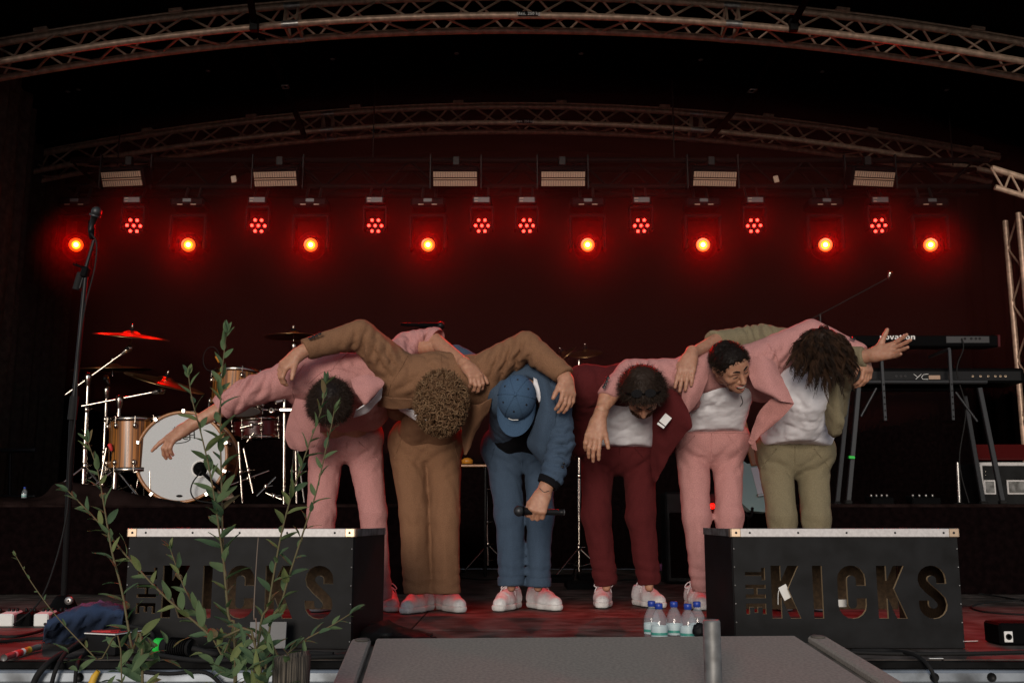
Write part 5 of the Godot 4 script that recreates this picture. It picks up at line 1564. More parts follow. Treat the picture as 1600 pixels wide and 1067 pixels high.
func net(f: Field, cell: float, st: SurfaceTool, base: int) -> int:
	# surface nets over the field, visiting only blocks near the surface; returns the next free index
	var lo := Vector3(99, 99, 99)
	var hi := -lo
	for i in f.a.size():
		if f.op[i] != 0: continue
		for e in [[f.a[i], f.ra[i]], [f.a[i] + f.ba[i], f.ra[i] + f.dr[i]]]:
			lo = lo.min(e[0] - Vector3.ONE * e[1])
			hi = hi.max(e[0] + Vector3.ONE * e[1])
	var B := 4
	lo -= Vector3.ONE * (cell * 3 + f.pad + f.amp)
	hi += Vector3.ONE * (cell * 3 + f.pad + f.amp)
	var bx := int(ceil((hi.x - lo.x) / (cell * B)))
	var by := int(ceil((hi.y - lo.y) / (cell * B)))
	var bz := int(ceil((hi.z - lo.z) / (cell * B)))
	var nx := bx * B + 1
	var ny := by * B + 1
	var nz := bz * B + 1
	var val := PackedFloat32Array()
	val.resize(nx * ny * nz)
	val.fill(1000.0)
	var idx := PackedInt32Array()
	idx.resize(nx * ny * nz)
	idx.fill(-1)
	var hd := B * cell * 0.87
	var active := PackedInt32Array()
	var n := f.a.size()
	var dd := PackedFloat32Array()
	dd.resize(n)
	for k in bz:
		for j in by:
			for i in bx:
				var c := lo + Vector3(i + 0.5, j + 0.5, k + 0.5) * (B * cell)
				var best := 10.0
				for q in n:
					dd[q] = f.part(q, c)
					if f.op[q] == 0: best = minf(best, dd[q])
				if best > hd + f.pad + f.amp + 0.01 or best < -hd - 0.12: continue
				var list := PackedInt32Array()
				for q in n:
					if f.op[q] == 0:
						if dd[q] < best + 2.0 * hd + f.kk[q] * 0.7: list.append(q)
					elif f.op[q] == 1:
						if dd[q] < hd + f.kk[q]: list.append(q)
					elif (c - f.a[q]).length() < f.ra[q] + hd: list.append(q)
				var fl := []
				for w in f.folds:
					if (c - w[0]).length_squared() * w[1] < 4.5: fl.append(w)
				active.append(i + bx * (j + by * k))
				for z in range(k * B, k * B + B + 1):
					for y in range(j * B, j * B + B + 1):
						var o := (z * ny + y) * nx
						for x in range(i * B, i * B + B + 1):
							if val[o + x] > 999.0:
								val[o + x] = f.dist(lo + Vector3(x, y, z) * cell, list, fl)
	var sx := 1
	var sy := nx
	var sz := nx * ny
	var corner := [0, sx, sy, sx + sy, sz, sx + sz, sy + sz, sx + sy + sz]
	var co := [Vector3(0, 0, 0), Vector3(1, 0, 0), Vector3(0, 1, 0), Vector3(1, 1, 0), Vector3(0, 0, 1), Vector3(1, 0, 1), Vector3(0, 1, 1), Vector3(1, 1, 1)]
	var edges := [[0, 1], [2, 3], [4, 5], [6, 7], [0, 2], [1, 3], [4, 6], [5, 7], [0, 4], [1, 5], [2, 6], [3, 7]]
	var cells := PackedInt32Array()
	for b in active:
		var i := b % bx
		var j := (b / bx) % by
		var k := b / (bx * by)
		for z in range(k * B, k * B + B):
			for y in range(j * B, j * B + B):
				for x in range(i * B, i * B + B):
					var o := (z * ny + y) * nx + x
					var inside := 0
					var ok := true
					for q in corner:
						var v := val[o + q]
						if v < 0.0: inside += 1
						elif v > 999.0:
							ok = false
							break
					if not ok or inside == 0 or inside == 8: continue
					var s := Vector3.ZERO
					var m := 0
					for e in edges:
						var va := val[o + corner[e[0]]]
						var vb := val[o + corner[e[1]]]
						if (va < 0.0) != (vb < 0.0):
							s += co[e[0]].lerp(co[e[1]], va / (va - vb))
							m += 1
					st.add_vertex(lo + (Vector3(x, y, z) + s / m) * cell)
					idx[o] = base
					base += 1
					cells.append(o)
	for o in cells:
		var inner := val[o] < 0.0
		for ax in 3:
			var s0: int = [sx, sy, sz][ax]
			if (val[o + s0] < 0.0) == inner: continue
			var u: int = [sy, sz, sx][ax]
			var w: int = [sz, sx, sy][ax]
			if o - u - w < 0: continue
			var q0 := idx[o]
			var q1 := idx[o - u]
			var q2 := idx[o - u - w]
			var q3 := idx[o - w]
			if q1 < 0 or q2 < 0 or q3 < 0: continue
			if inner:
				st.add_index(q0); st.add_index(q2); st.add_index(q1)
				st.add_index(q0); st.add_index(q3); st.add_index(q2)
			else:
				st.add_index(q0); st.add_index(q1); st.add_index(q2)
				st.add_index(q0); st.add_index(q2); st.add_index(q3)
	return base

func field_mesh(list: Array) -> ArrayMesh:
	# list of [field, cell]
	var st := SurfaceTool.new()
	st.begin(Mesh.PRIMITIVE_TRIANGLES)
	st.set_smooth_group(0)
	var base := 0
	for l in list: base = net(l[0], l[1], st, base)
	st.generate_normals()
	return st.commit()

func new_field(amp := 0.0, scale := Vector3.ONE * 12.0, seed_ := 1) -> Field:
	var f := Field.new()
	f.noise = FastNoiseLite.new()
	f.noise.seed = seed_
	f.noise.frequency = 1.0
	f.noise.noise_type = FastNoiseLite.TYPE_SIMPLEX_SMOOTH
	f.noise.fractal_type = FastNoiseLite.FRACTAL_RIDGED
	f.noise.fractal_octaves = 2
	f.amp = amp
	f.nscale = scale
	return f

func lay(f: Field, pairs: Array) -> Array:
	# drops each point onto the cloth, marching from its first place towards its second
	var all := PackedInt32Array()
	for i in f.a.size(): all.append(i)
	var out := []
	for q in pairs:
		var p: Vector3 = q[0]
		var dv: Vector3 = (q[1] - q[0]).normalized()
		for k in 60:
			var d := f.dist(p, all, f.folds)
			if d < 0.001: break
			p += dv * d * 0.8
		if p.distance_to(q[0]) < q[0].distance_to(q[1]): out.append(p)
	return out

func seam(called: String, f: Field, pairs: Array, material: Material, parent: Node3D, r := 0.0028) -> void:
	var fine := []
	for i in pairs.size() - 1:
		for s in 4: fine.append([pairs[i][0].lerp(pairs[i + 1][0], s / 4.0), pairs[i][1].lerp(pairs[i + 1][1], s / 4.0)])
	fine.append(pairs[-1])
	var pts := lay(f, fine)
	if pts.size() > 2: put(called, tube(pts, [r], 6), material, parent)

func caps(f: Field, list: Array) -> void:
	for c in list: f.cap(c[0], c[1], c[2], c[3], c[4])

# ------------------------------------------------------------------ hands, heads, hair
func hand(f: Field, wrist: Vector3, dir: Vector3, back: Vector3, thumb: float, curl: Array, spread := 0.08, size := 1.0, thumb_out := 0.6) -> void:
	# dir: wrist to knuckles; back: out of the back of the hand; thumb: +1 or -1 side
	dir = dir.normalized()
	back = (back - dir * back.dot(dir)).normalized()
	var side := dir.cross(back) * thumb
	var z := size
	f.cap(wrist - dir * 0.03 * z, 0.027 * z, wrist + dir * 0.02 * z, 0.027 * z, 0.02)
	var lens := [0.043, 0.048, 0.045, 0.034]
	for k in 4:
		var off: float = [0.031, 0.0105, -0.0105, -0.030][k]
		var kn := wrist + dir * (0.090 - 0.004 * absf(k - 1.0)) * z + side * off * z
		f.cap(wrist + dir * 0.015 * z + side * off * 0.55 * z, 0.021 * z, kn, 0.0125 * z, 0.018)
		var c: float = curl[k]
		var base := (dir + side * (spread * (1.5 - k))).normalized()
		var p := kn
		var ang := c * 0.9
		for s in 3:
			var l: float = lens[k] * [1.0, 0.66, 0.5][s] * z
			var dv := base * cos(ang) - back * sin(ang)
			var q := p + dv * l
			f.cap(p, (0.0110 - 0.0012 * s) * z, q, (0.0100 - 0.0012 * s) * z, 0.005)
			p = q
			ang += c * [1.15, 0.7, 0.0][s]
	var tb := wrist + dir * 0.026 * z + side * 0.022 * z
	var t1 := (dir * 0.8 + side * thumb_out - back * 0.25).normalized()
	var m := tb + t1 * 0.042 * z
	f.cap(tb, 0.018 * z, m, 0.0135 * z, 0.014)
	var cc: float = curl[4]
	var t2 := (t1 * cos(cc * 0.6) + (-side * 0.6 - back * 0.6).normalized() * sin(cc * 0.6)).normalized()
	var e := m + t2 * 0.034 * z
	f.cap(m, 0.0128 * z, e, 0.011 * z, 0.006)
	var t3 := (t2 * cos(cc * 0.5) + (-side * 0.6 - back * 0.6).normalized() * sin(cc * 0.5)).normalized()
	f.cap(e, 0.0112 * z, e + t3 * 0.024 * z, 0.009 * z, 0.005)

func head_field(c: Vector3, u: Vector3, fw: Vector3) -> Field:
	# c: middle of the head, u: towards the crown, fw: towards the face
	u = u.normalized()
	fw = (fw - u * fw.dot(u)).normalized()
	var r := fw.cross(u)
	var f := new_field()
	for s in [-1.0, 1.0]:
		f.cap(c + u * 0.03 - fw * 0.03 + r * 0.008 * s, 0.072, c + u * 0.03 + fw * 0.028 + r * 0.008 * s, 0.067, 0.02)
		f.cap(c - u * 0.015 + fw * 0.02 + r * 0.012 * s, 0.060, c - u * 0.07 + fw * 0.045 + r * 0.010 * s, 0.042, 0.03)
		f.cap(c - u * 0.062 - fw * 0.005 + r * 0.040 * s, 0.022, c - u * 0.098 + fw * 0.062 + r * 0.010 * s, 0.019, 0.02)   # jaw
		f.cap(c - u * 0.028 + fw * 0.070 + r * 0.036 * s, 0.018, c - u * 0.034 + fw * 0.062 + r * 0.048 * s, 0.018, 0.02)    # cheekbones
		f.cap(c + u * 0.016 + fw * 0.088 + r * 0.014 * s, 0.011, c + u * 0.012 + fw * 0.078 + r * 0.046 * s, 0.011, 0.012)  # brow
		f.cut(c - u * 0.008 + fw * 0.106 + r * 0.031 * s, 0.012, c - u * 0.006 + fw * 0.100 + r * 0.036 * s, 0.012, 0.014)  # eye sockets
		f.cap(c - u * 0.010 + fw * 0.079 + r * 0.031 * s, 0.0125, c - u * 0.010 + fw * 0.079 + r * 0.032 * s, 0.0125, 0.003) # lids
		f.cap(c - u * 0.052 + fw * 0.096 + r * 0.010 * s, 0.0085, c - u * 0.052 + fw * 0.090 + r * 0.012 * s, 0.0085, 0.006) # nostril wings
		# ears
		f.cap(c + u * 0.008 - fw * 0.008 + r * 0.077 * s, 0.010, c - u * 0.034 - fw * 0.002 + r * 0.073 * s, 0.008, 0.006)
		f.cap(c + u * 0.010 - fw * 0.022 + r * 0.082 * s, 0.008, c - u * 0.015 - fw * 0.020 + r * 0.082 * s, 0.008, 0.008)
	f.cap(c + u * 0.004 + fw * 0.090, 0.0085, c - u * 0.046 + fw * 0.110, 0.0125, 0.009)   # nose
	f.cap(c - u * 0.106 + fw * 0.068, 0.017, c - u * 0.112 + fw * 0.070, 0.016, 0.02)      # chin
	return f

func ribbon(st: SurfaceTool, pts: Array, w: float, side: Vector3) -> void:
	var n := pts.size()
	for i in n - 1:
		var wa := w * (1.0 - 0.75 * float(i) / (n - 1))
		var wb := w * (1.0 - 0.75 * float(i + 1) / (n - 1))
		var a: Vector3 = pts[i]
		var b: Vector3 = pts[i + 1]
		var s: Vector3 = side
		st.add_vertex(a - s * wa); st.add_vertex(a + s * wa); st.add_vertex(b + s * wb)
		st.add_vertex(a - s * wa); st.add_vertex(b + s * wb); st.add_vertex(b - s * wb)

func rand_dir(r: RandomNumberGenerator) -> Vector3:
	var z := r.randf_range(-1, 1)
	var a := r.randf() * TAU
	return Vector3(sqrt(1 - z * z) * cos(a), sqrt(1 - z * z) * sin(a), z)

func scalp_field(c: Vector3, u: Vector3, fw: Vector3, thick: float, low: float, seed_: int, front := 0.055) -> Field:
	# a cap of hair over the skull, down to low on the nape
	u = u.normalized()
	fw = (fw - u * fw.dot(u)).normalized()
	var r := fw.cross(u)
	var f := new_field(0.006, Vector3.ONE * 34.0, seed_)
	for s in [-1.0, 1.0]:
		f.cap(c + u * 0.034 - fw * 0.032 + r * 0.009 * s, 0.074 + thick, c + u * 0.036 + fw * 0.022 + r * 0.009 * s, 0.069 + thick, 0.02)
	f.cap(c - u * 0.005 - fw * 0.045, 0.06 + thick * 0.5, c - u * low - fw * 0.040, 0.050 + thick * 0.4, 0.03)
	f.slice(c + fw * front + u * 0.045, fw * 0.75 - u * 0.55, 0.4, 0.008)
	f.slice(c - u * low, -u + fw * 0.5, 0.4, 0.01)
	return f

func hair_strands(c: Vector3, u: Vector3, fw: Vector3, count: int, length: float, width: float, lift: float, seed_: int, front := 0.055) -> ArrayMesh:
	# short hair lying back from the crown
	u = u.normalized()
	fw = (fw - u * fw.dot(u)).normalized()
	var r := fw.cross(u)
	var g := RandomNumberGenerator.new()
	g.seed = seed_
	var st := new_st(false)
	var crown := (u * 0.9 - fw * 0.35).normalized()
	for i in count:
		var d := rand_dir(g)
		var lx := d.dot(r)
		var lu := d.dot(u)
		var lf := d.dot(fw)
		if lu < -0.55 and lf > -0.5: continue
		var root := c + u * 0.034 - fw * 0.005 + r * lx * 0.086 + u * lu * 0.079 + fw * lf * 0.104
		if (root - (c + fw * front + u * 0.045)).dot((fw * 0.75 - u * 0.55).normalized()) > 0.0: continue
		var away := (d - crown * d.dot(crown)).normalized()
		var dirv := (away + d * lift + rand_dir(g) * 0.22).normalized()
		var l := length * g.randf_range(0.6, 1.2)
		var p1 := root + dirv * l * 0.5
		var p2 := p1 + (dirv - d * (0.85 - lift) + rand_dir(g) * 0.2).normalized() * l * 0.5
		ribbon(st, [root, p1, p2], width, dirv.cross(d).normalized())
	return done(st)

# ------------------------------------------------------------------ people
var shoe_parts := []

func make_shoe() -> void:
	# local: heel at the origin, toe along +z, sole on y = 0
	var up := new_field(0.0015, Vector3.ONE * 40.0, 3)
	up.cap(Vector3(0, 0.052, 0.035), 0.036, Vector3(0, 0.085, 0.045), 0.038, 0.03)
	up.cap(Vector3(0, 0.050, 0.045), 0.038, Vector3(-0.004, 0.046, 0.16), 0.040, 0.03)
	up.cap(Vector3(0.006, 0.046, 0.15), 0.038, Vector3(0.008, 0.036, 0.235), 0.030, 0.03)
	up.cap(Vector3(-0.010, 0.044, 0.16), 0.034, Vector3(-0.006, 0.034, 0.235), 0.028, 0.03)
	up.cap(Vector3(0, 0.09, 0.075), 0.030, Vector3(0, 0.062, 0.17), 0.026, 0.025)
	up.cut(Vector3(0, 0.15, 0.04), 0.034, Vector3(0, 0.105, 0.052), 0.026, 0.008)
	up.slice(Vector3(0, 0.026, 0.12), Vector3(0, -1, 0), 0.4, 0.002)
	up.fold(Vector3(0, 0.06, 0.185), 0.04, Vector3(0, 0.3, 1), 0.022, 0.0022)
	var so := new_field()
	for s in [-1.0, 1.0]:
		so.cap(Vector3(0.012 * s, 0.02, 0.036), 0.030, Vector3(0.014 * s, 0.02, 0.15), 0.033, 0.02)
		so.cap(Vector3(0.014 * s, 0.02, 0.15), 0.033, Vector3(0.008 * s, 0.02, 0.245), 0.030, 0.02)
	so.slice(Vector3(0, 0.031, 0.12), Vector3(0, 1, 0), 0.4, 0.003)
	so.slice(Vector3(0, 0.001, 0.12), Vector3(0, -1, 0), 0.4, 0.003)
	shoe_parts = [field_mesh([[up, 0.006]]), field_mesh([[so, 0.006]])]
	var st := new_st()
	for k in 5:
		var z := 0.098 + k * 0.020
		var y := 0.113 - k * 0.0095
		add_tube(st, smooth_line([Vector3(-0.028, y - 0.014, z + 0.004), Vector3(0, y + 0.003, z), Vector3(0.028, y - 0.014, z + 0.006)], 4), [0.0035], 6)
	for s in [-1.0, 1.0]:
		add_tube(st, smooth_line([Vector3(0, 0.118, 0.09), Vector3(0.028 * s, 0.128, 0.085), Vector3(0.05 * s, 0.105, 0.095), Vector3(0.032 * s, 0.100, 0.105), Vector3(0.0, 0.115, 0.095)], 5), [0.0028], 6)
		add_tube(st, smooth_line([Vector3(0, 0.116, 0.092), Vector3(0.03 * s, 0.106, 0.12), Vector3(0.046 * s, 0.070, 0.13)], 5), [0.0028], 6)
	shoe_parts.append(done(st))
	st = new_st(false)
	add_box(st, Transform3D(Basis.from_euler(Vector3(-0.5, 0, 0)), Vector3(0, 0.112, 0.082)), Vector3(0.040, 0.05, 0.008), 0.003)
	shoe_parts.append(done(st))

func shoe(person: Node3D, toe: Vector3, yaw: float) -> void:
	var b := Basis.from_euler(Vector3(0, yaw, 0)).scaled(Vector3.ONE * 1.08)
	var xf := Transform3D(b, toe - b * Vector3(0, 0, 0.275) + Vector3(0, 0.003, 0))
	var u := put("shoe", shoe_parts[0], M.white_leather, person, xf)
	put("sole", shoe_parts[1], M.white_rubber, u, xf)
	put("lace", shoe_parts[2], M.white_lace, u, xf)
	put("tongue", shoe_parts[3], M.white_leather, u, xf)

func person(label: String, at: Vector3) -> Node3D:
	return thing("person", label, "person", at, "performers taking a bow")

func leg_wear(p: Node3D, material: Material, pelvis: Array, legs: Array, seed_: int, turnup := false) -> Field:
	# legs: arrays of [hip, r, knee, r, ankle, r]
	var f := new_field(0.0045, Vector3(9, 4, 9), seed_)
	caps(f, [pelvis])
	for l in legs:
		l[1] *= 0.86
		l[3] *= 0.84
		l[5] *= 0.94
		l[4].y -= 0.022
		f.cap(l[0], l[1], l[2], l[3], 0.02)
		f.cap(l[2], l[3], l[4], l[5], 0.03)
		var dv: Vector3 = (l[4] - l[2]).normalized()
		f.slice(l[4], dv + Vector3(0, -0.6, 0), 0.16, 0.006)
		f.fold(l[4] - dv * 0.07, 0.085, Vector3(0.15, 1, 0.1), 0.055, 0.0075, seed_)
		f.fold(l[2], 0.10, Vector3(0.5, 1, 0), 0.11, 0.0035, seed_ * 0.7)
		f.fold(l[2] - Vector3(0, 0.16, 0), 0.09, Vector3(-0.6, 1, 0), 0.14, 0.003, seed_ * 1.7)
		f.fold(l[0] + Vector3(0, -0.02, 0.08), 0.10, Vector3(0.8 if l[0].x < pelvis[0].x else -0.8, 1, 0), 0.06, 0.006, seed_ * 0.3)
		# crease down the front
		f.cap(l[2] + Vector3(0, 0, l[3] * 0.85), 0.008, l[4] + Vector3(0, 0.05, l[5] * 0.85), 0.006, 0.03)
	put("trousers", field_mesh([[f, 0.0105]]), material, p)
	# the gap between the legs is kept open by the legs themselves; turned up hems
	if turnup:
		for l in legs:
			var g := new_field(0.002, Vector3.ONE * 18.0, seed_ + 5)
			var dv: Vector3 = (l[4] - l[2]).normalized()
			g.cap(l[4] - dv * 0.05, l[5] + 0.008, l[4] - dv * 0.008, l[5] + 0.009, 0.01)
			g.slice(l[4] - dv * 0.052, -dv, 0.2, 0.004)
			g.slice(l[4] - dv * 0.001, dv, 0.2, 0.004)
			put("trouser_cuff", field_mesh([[g, 0.008]]), material, p)
	return f

func waistband(p: Node3D, material: Material, pelvis: Array, top: Vector3, tall: float) -> void:
	var g := new_field(0.002, Vector3.ONE * 10.0, 4)
	g.cap(pelvis[0], pelvis[1] + 0.004, pelvis[2], pelvis[3] + 0.004, 0.02)
	g.slice(top, Vector3(0, 1, 0), 0.6, 0.004)
	g.slice(top - Vector3(0, tall, 0), Vector3(0, -1, 0), 0.6, 0.004)
	put("waistband", field_mesh([[g, 0.008]]), material, p)

func sleeve_end(f: Field, p: Vector3, dirv: Vector3) -> void:
	f.slice(p, dirv, 0.10, 0.004)

func elbow_folds(f: Field, p: Vector3, along: Vector3, seed_: float, depth := 0.007) -> void:
	f.fold(p, 0.095, along, 0.05, depth * 1.5, seed_)

func add_body(p: Node3D, material: Material, core: Array, heads: Array, hands: Array) -> MeshInstance3D:
	var f := new_field()
	caps(f, core)
	var list := [[f, 0.014]]
	for h in heads: list.append([h, 0.0055])
	for h in hands: list.append([h, 0.0048])
	return put("body", field_mesh(list), material, p)

func buttons(p: Node3D, pts: Array, n: Vector3) -> void:
	for q in pts:
		put("cuff_button", lathe([[0.0, -0.002], [0.0085, -0.002], [0.0085, 0.003], [0.006, 0.0045], [0.0, 0.003]], 12), M.button, p, Transform3D(frame_y(Vector3.ZERO, n), q))

func build_people() -> void:
	make_shoe()
	person_pink_bowing()
	person_brown()
	person_blue()
	person_wine()
	person_pink_smiling()
	person_olive()

# pink suit, dark hair, arm flung out
func person_pink_bowing() -> void:
	var p := person("person in pink suit bowing with dark hair and one arm flung out over the drum", Vector3(-0.868, 0, -5.961))
	var tr := leg_wear(p, M.pink_linen, [Vector3(-0.975, 0.934, -5.62), 0.141, Vector3(-0.842, 0.934, -5.62), 0.141, 0.04], [[Vector3(-1.018, 0.836, -5.62), 0.112, Vector3(-1.018, 0.532, -5.54), 0.087, Vector3(-1.012, 0.101, -5.62), 0.08], [Vector3(-0.804, 0.836, -5.62), 0.115, Vector3(-0.741, 0.532, -5.54), 0.084, Vector3(-0.718, 0.101, -5.62), 0.084]], 11)
	var f := new_field(0.0045, Vector3(9, 9, 9), 12)
	caps(f, [[Vector3(-1.01, 1.072, -5.46), 0.116, Vector3(-1.054, 1.169, -5.2), 0.117, 0.06], [Vector3(-0.773, 1.074, -5.48), 0.116, Vector3(-0.73, 1.178, -5.22), 0.121, 0.06], [Vector3(-0.89, 1.072, -5.46), 0.123, Vector3(-0.895, 1.197, -5.16), 0.119, 0.06], [Vector3(-1.123, 1.191, -5.12), 0.096, Vector3(-0.657, 1.248, -5.2), 0.107, 0.06], [Vector3(-1.135, 1.182, -5.1), 0.092, Vector3(-1.299, 1.122, -5.06), 0.073, 0.012], [Vector3(-1.299, 1.122, -5.06), 0.073, Vector3(-1.417, 1.049, -5.04), 0.063, 0.012], [Vector3(-0.649, 1.261, -5.22), 0.098, Vector3(-0.563, 1.405, -5.42), 0.085, 0.012], [Vector3(-0.563, 1.405, -5.42), 0.085, Vector3(-0.423, 1.439, -5.37), 0.067, 0.012]])
	var cuff: Vector3 = Vector3(-1.423, 1.046, -5.04)
	sleeve_end(f, cuff, Vector3(-1.482, 1.01, -5.03) - cuff)
	var cuff2: Vector3 = Vector3(-0.412, 1.435, -5.37)
	sleeve_end(f, cuff2, Vector3(-0.29, 1.322, -5.2) - cuff2)
	elbow_folds(f, Vector3(-1.275, 1.137, -5), Vector3(1, -0.3, 0), 1.0, 0.008)
	elbow_folds(f, Vector3(-1.367, 1.086, -5), Vector3(1, -0.7, 0), 2.0, 0.008)
	elbow_folds(f, Vector3(-0.487, 1.409, -5.3), Vector3(1, 0.2, 0), 0.5, 0.009)
	f.fold(Vector3(-0.765, 1.236, -5.05), 0.12, Vector3(0.5, 1, 0), 0.09, 0.008, 0.4)
	f.fold(Vector3(-1.071, 1.149, -5), 0.09, Vector3(1, 0.4, 0), 0.075, 0.007, 1.9)
	f.cut(Vector3(-0.881, 1.021, -4.98), 0.094, Vector3(-0.87, 0.958, -5.15), 0.094, 0.03)
	put("jacket", field_mesh([[f, 0.0095]]), M.pink_linen, p)
	seam("sleeve_seam", f, [[Vector3(-0.942, 1.196, -4.6), Vector3(-1.229, 1.411, -6)], [Vector3(-0.986, 1.132, -4.6), Vector3(-1.287, 1.327, -6)], [Vector3(-0.998, 1.062, -4.6), Vector3(-1.302, 1.235, -6)], [Vector3(-0.976, 1.003, -4.6), Vector3(-1.273, 1.16, -6)]], M.pink_linen, p)
	seam("back_seam", f, [[Vector3(-0.734, 1.249, -4.6), Vector3(-0.958, 1.48, -6)], [Vector3(-0.786, 1.208, -4.6), Vector3(-1.025, 1.426, -6)], [Vector3(-0.828, 1.155, -4.6), Vector3(-1.079, 1.357, -6)]], M.pink_linen, p)
	seam("sleeve_seam", f, [[Vector3(-0.618, 1.249, -4.6), Vector3(-0.806, 1.48, -6)], [Vector3(-0.575, 1.179, -4.6), Vector3(-0.751, 1.388, -6)], [Vector3(-0.562, 1.097, -4.6), Vector3(-0.733, 1.281, -6)]], M.pink_linen, p)
	seam("collar_edge", f, [[Vector3(-0.927, 1.097, -4.6), Vector3(-1.209, 1.281, -6)], [Vector3(-0.871, 1.149, -4.6), Vector3(-1.136, 1.35, -6)], [Vector3(-0.799, 1.173, -4.6), Vector3(-1.042, 1.38, -6)], [Vector3(-0.726, 1.155, -4.6), Vector3(-0.947, 1.357, -6)], [Vector3(-0.681, 1.111, -4.6), Vector3(-0.889, 1.3, -6)]], M.pink_linen, p)
	seam("pocket_seam", tr, [[Vector3(-0.689, 0.836, -4.6), Vector3(-0.898, 0.942, -6)], [Vector3(-0.601, 0.756, -4.6), Vector3(-0.784, 0.837, -6)]], M.pink_linen, p)
	seam("trouser_seam", tr, [[Vector3(-0.743, 0.836, -4.6), Vector3(-0.969, 0.942, -6)], [Vector3(-0.741, 0.773, -4.6), Vector3(-0.967, 0.86, -6)]], M.pink_linen, p)
	put("rolled_cuff", tube([cuff + Vector3(0.016, 0.012, 0), cuff, cuff + Vector3(-0.018, -0.014, 0)], [0.062, 0.069, 0.062], 20), M.pink_linen, p)
	put("rolled_cuff", tube([cuff2 + Vector3(-0.03, 0.012, 0), cuff2 + Vector3(-0.004, 0.0, 0.004), cuff2 + Vector3(0.012, -0.008, 0.012)], [0.066, 0.073, 0.066], 20), M.pink_linen, p)
	put("jacket_flap", sheet([[Vector3(-1.075, 1.087, -5.06), Vector3(-0.996, 1.06, -4.99), Vector3(-0.94, 1.007, -5)], [Vector3(-1.122, 0.987, -5.12), Vector3(-1.032, 0.966, -5.06), Vector3(-0.949, 0.94, -5.06)], [Vector3(-1.145, 0.899, -5.18), Vector3(-1.054, 0.882, -5.12), Vector3(-0.965, 0.891, -5.12)], [Vector3(-1.118, 0.849, -5.2), Vector3(-1.061, 0.834, -5.16), Vector3(-0.997, 0.853, -5.16)]], 5, 0.006, 0.008, 0.06), M.pink_linen, p)
	put("lapel", sheet([[Vector3(-0.793, 1.173, -4.99), Vector3(-0.716, 1.194, -4.98), Vector3(-0.662, 1.181, -5)], [Vector3(-0.773, 1.124, -4.95), Vector3(-0.697, 1.123, -4.94), Vector3(-0.627, 1.153, -4.98)], [Vector3(-0.747, 1.086, -4.95), Vector3(-0.707, 1.06, -4.94), Vector3(-0.657, 1.108, -4.97)], [Vector3(-0.726, 1.05, -4.96), Vector3(-0.715, 1.043, -4.955), Vector3(-0.704, 1.053, -4.96)]], 5, 0.006, 0.005, 0.05), M.pink_linen, p)
	put("shirt", sheet([[Vector3(-0.768, 1.025, -5.02), Vector3(-0.691, 1.07, -5), Vector3(-0.642, 1.139, -5.02)], [Vector3(-0.792, 0.995, -5.1), Vector3(-0.717, 1.025, -5.08), Vector3(-0.649, 1.093, -5.06)]], 5, 0.005, 0.004, 0.05), M.white_cotton, p)
	var c: Vector3 = Vector3(-0.886, 1.045, -4.97)
	var u := Vector3(0.05, 0.05, 1.0)
	var fw := Vector3(-0.05, -1.0, -0.1)
	var h1 := new_field()
	hand(h1, Vector3(-1.601, 0.938, -5.03), Vector3(-1.678, 0.873, -5) - Vector3(-1.601, 0.938, -5.03), Vector3(-0.25, 0.75, 0.6), 1.0, [0.12, 0.55, 0.6, 0.58, 0.45], 0.10, 1.08)
	h1.cap(Vector3(-1.426, 1.041, -5.05), 0.042, Vector3(-1.58, 0.95, -5.03), 0.029, 0.02)
	var h2 := new_field()
	hand(h2, Vector3(-0.222, 1.241, -5.02), Vector3(-0.149, 1.146, -4.93) - Vector3(-0.222, 1.241, -5.02), Vector3(0.35, 0.5, 0.8), -1.0, [0.75, 0.8, 0.8, 0.85, 0.4], 0.02, 1.0)
	h2.cap(Vector3(-0.422, 1.437, -5.36), 0.045, Vector3(-0.236, 1.257, -5.04), 0.030, 0.02)
	add_body(p, M.skin_tan, [[Vector3(-0.985, 0.915, -5.64), 0.085, Vector3(-0.897, 1.164, -5.24), 0.066, 0.04], [Vector3(-0.837, 0.915, -5.64), 0.085, Vector3(-0.858, 1.181, -5.24), 0.066, 0.04], [Vector3(-0.887, 1.173, -5.18), 0.052, Vector3(-0.889, 1.057, -5.02), 0.044, 0.04], [Vector3(-0.979, 1.173, -5.18), 0.045, Vector3(-1.322, 1.132, -5.06), 0.038, 0.02], [Vector3(-1.322, 1.132, -5.06), 0.038, Vector3(-1.454, 1.021, -5.04), 0.035, 0.02], [Vector3(-0.754, 1.209, -5.2), 0.045, Vector3(-0.563, 1.399, -5.42), 0.041, 0.02], [Vector3(-0.563, 1.399, -5.42), 0.041, Vector3(-0.368, 1.389, -5.28), 0.036, 0.02], [Vector3(-1.018, 0.836, -5.62), 0.084, Vector3(-1.018, 0.532, -5.54), 0.055, 0.02], [Vector3(-1.018, 0.532, -5.54), 0.055, Vector3(-1.009, 0.136, -5.6), 0.024, 0.02], [Vector3(-0.804, 0.836, -5.62), 0.084, Vector3(-0.741, 0.532, -5.54), 0.055, 0.02], [Vector3(-0.741, 0.532, -5.54), 0.055, Vector3(-0.716, 0.136, -5.6), 0.024, 0.02]], [head_field(c, u, fw)], [h1, h2])
	var hair := put("hair", field_mesh([[scalp_field(c, u, fw, 0.006, 0.085, 31, 0.07), 0.006]]), M.hair_black, p)
	put("hair_strand", hair_strands(c, u, fw, 7500, 0.042, 0.0012, 0.05, 41, 0.08), M.hair_dark, hair)
	shoe(p, Vector3(-0.64, 0, -5.676), 0.30)
	shoe(p, Vector3(-1.067, 0, -5.676), -0.25)

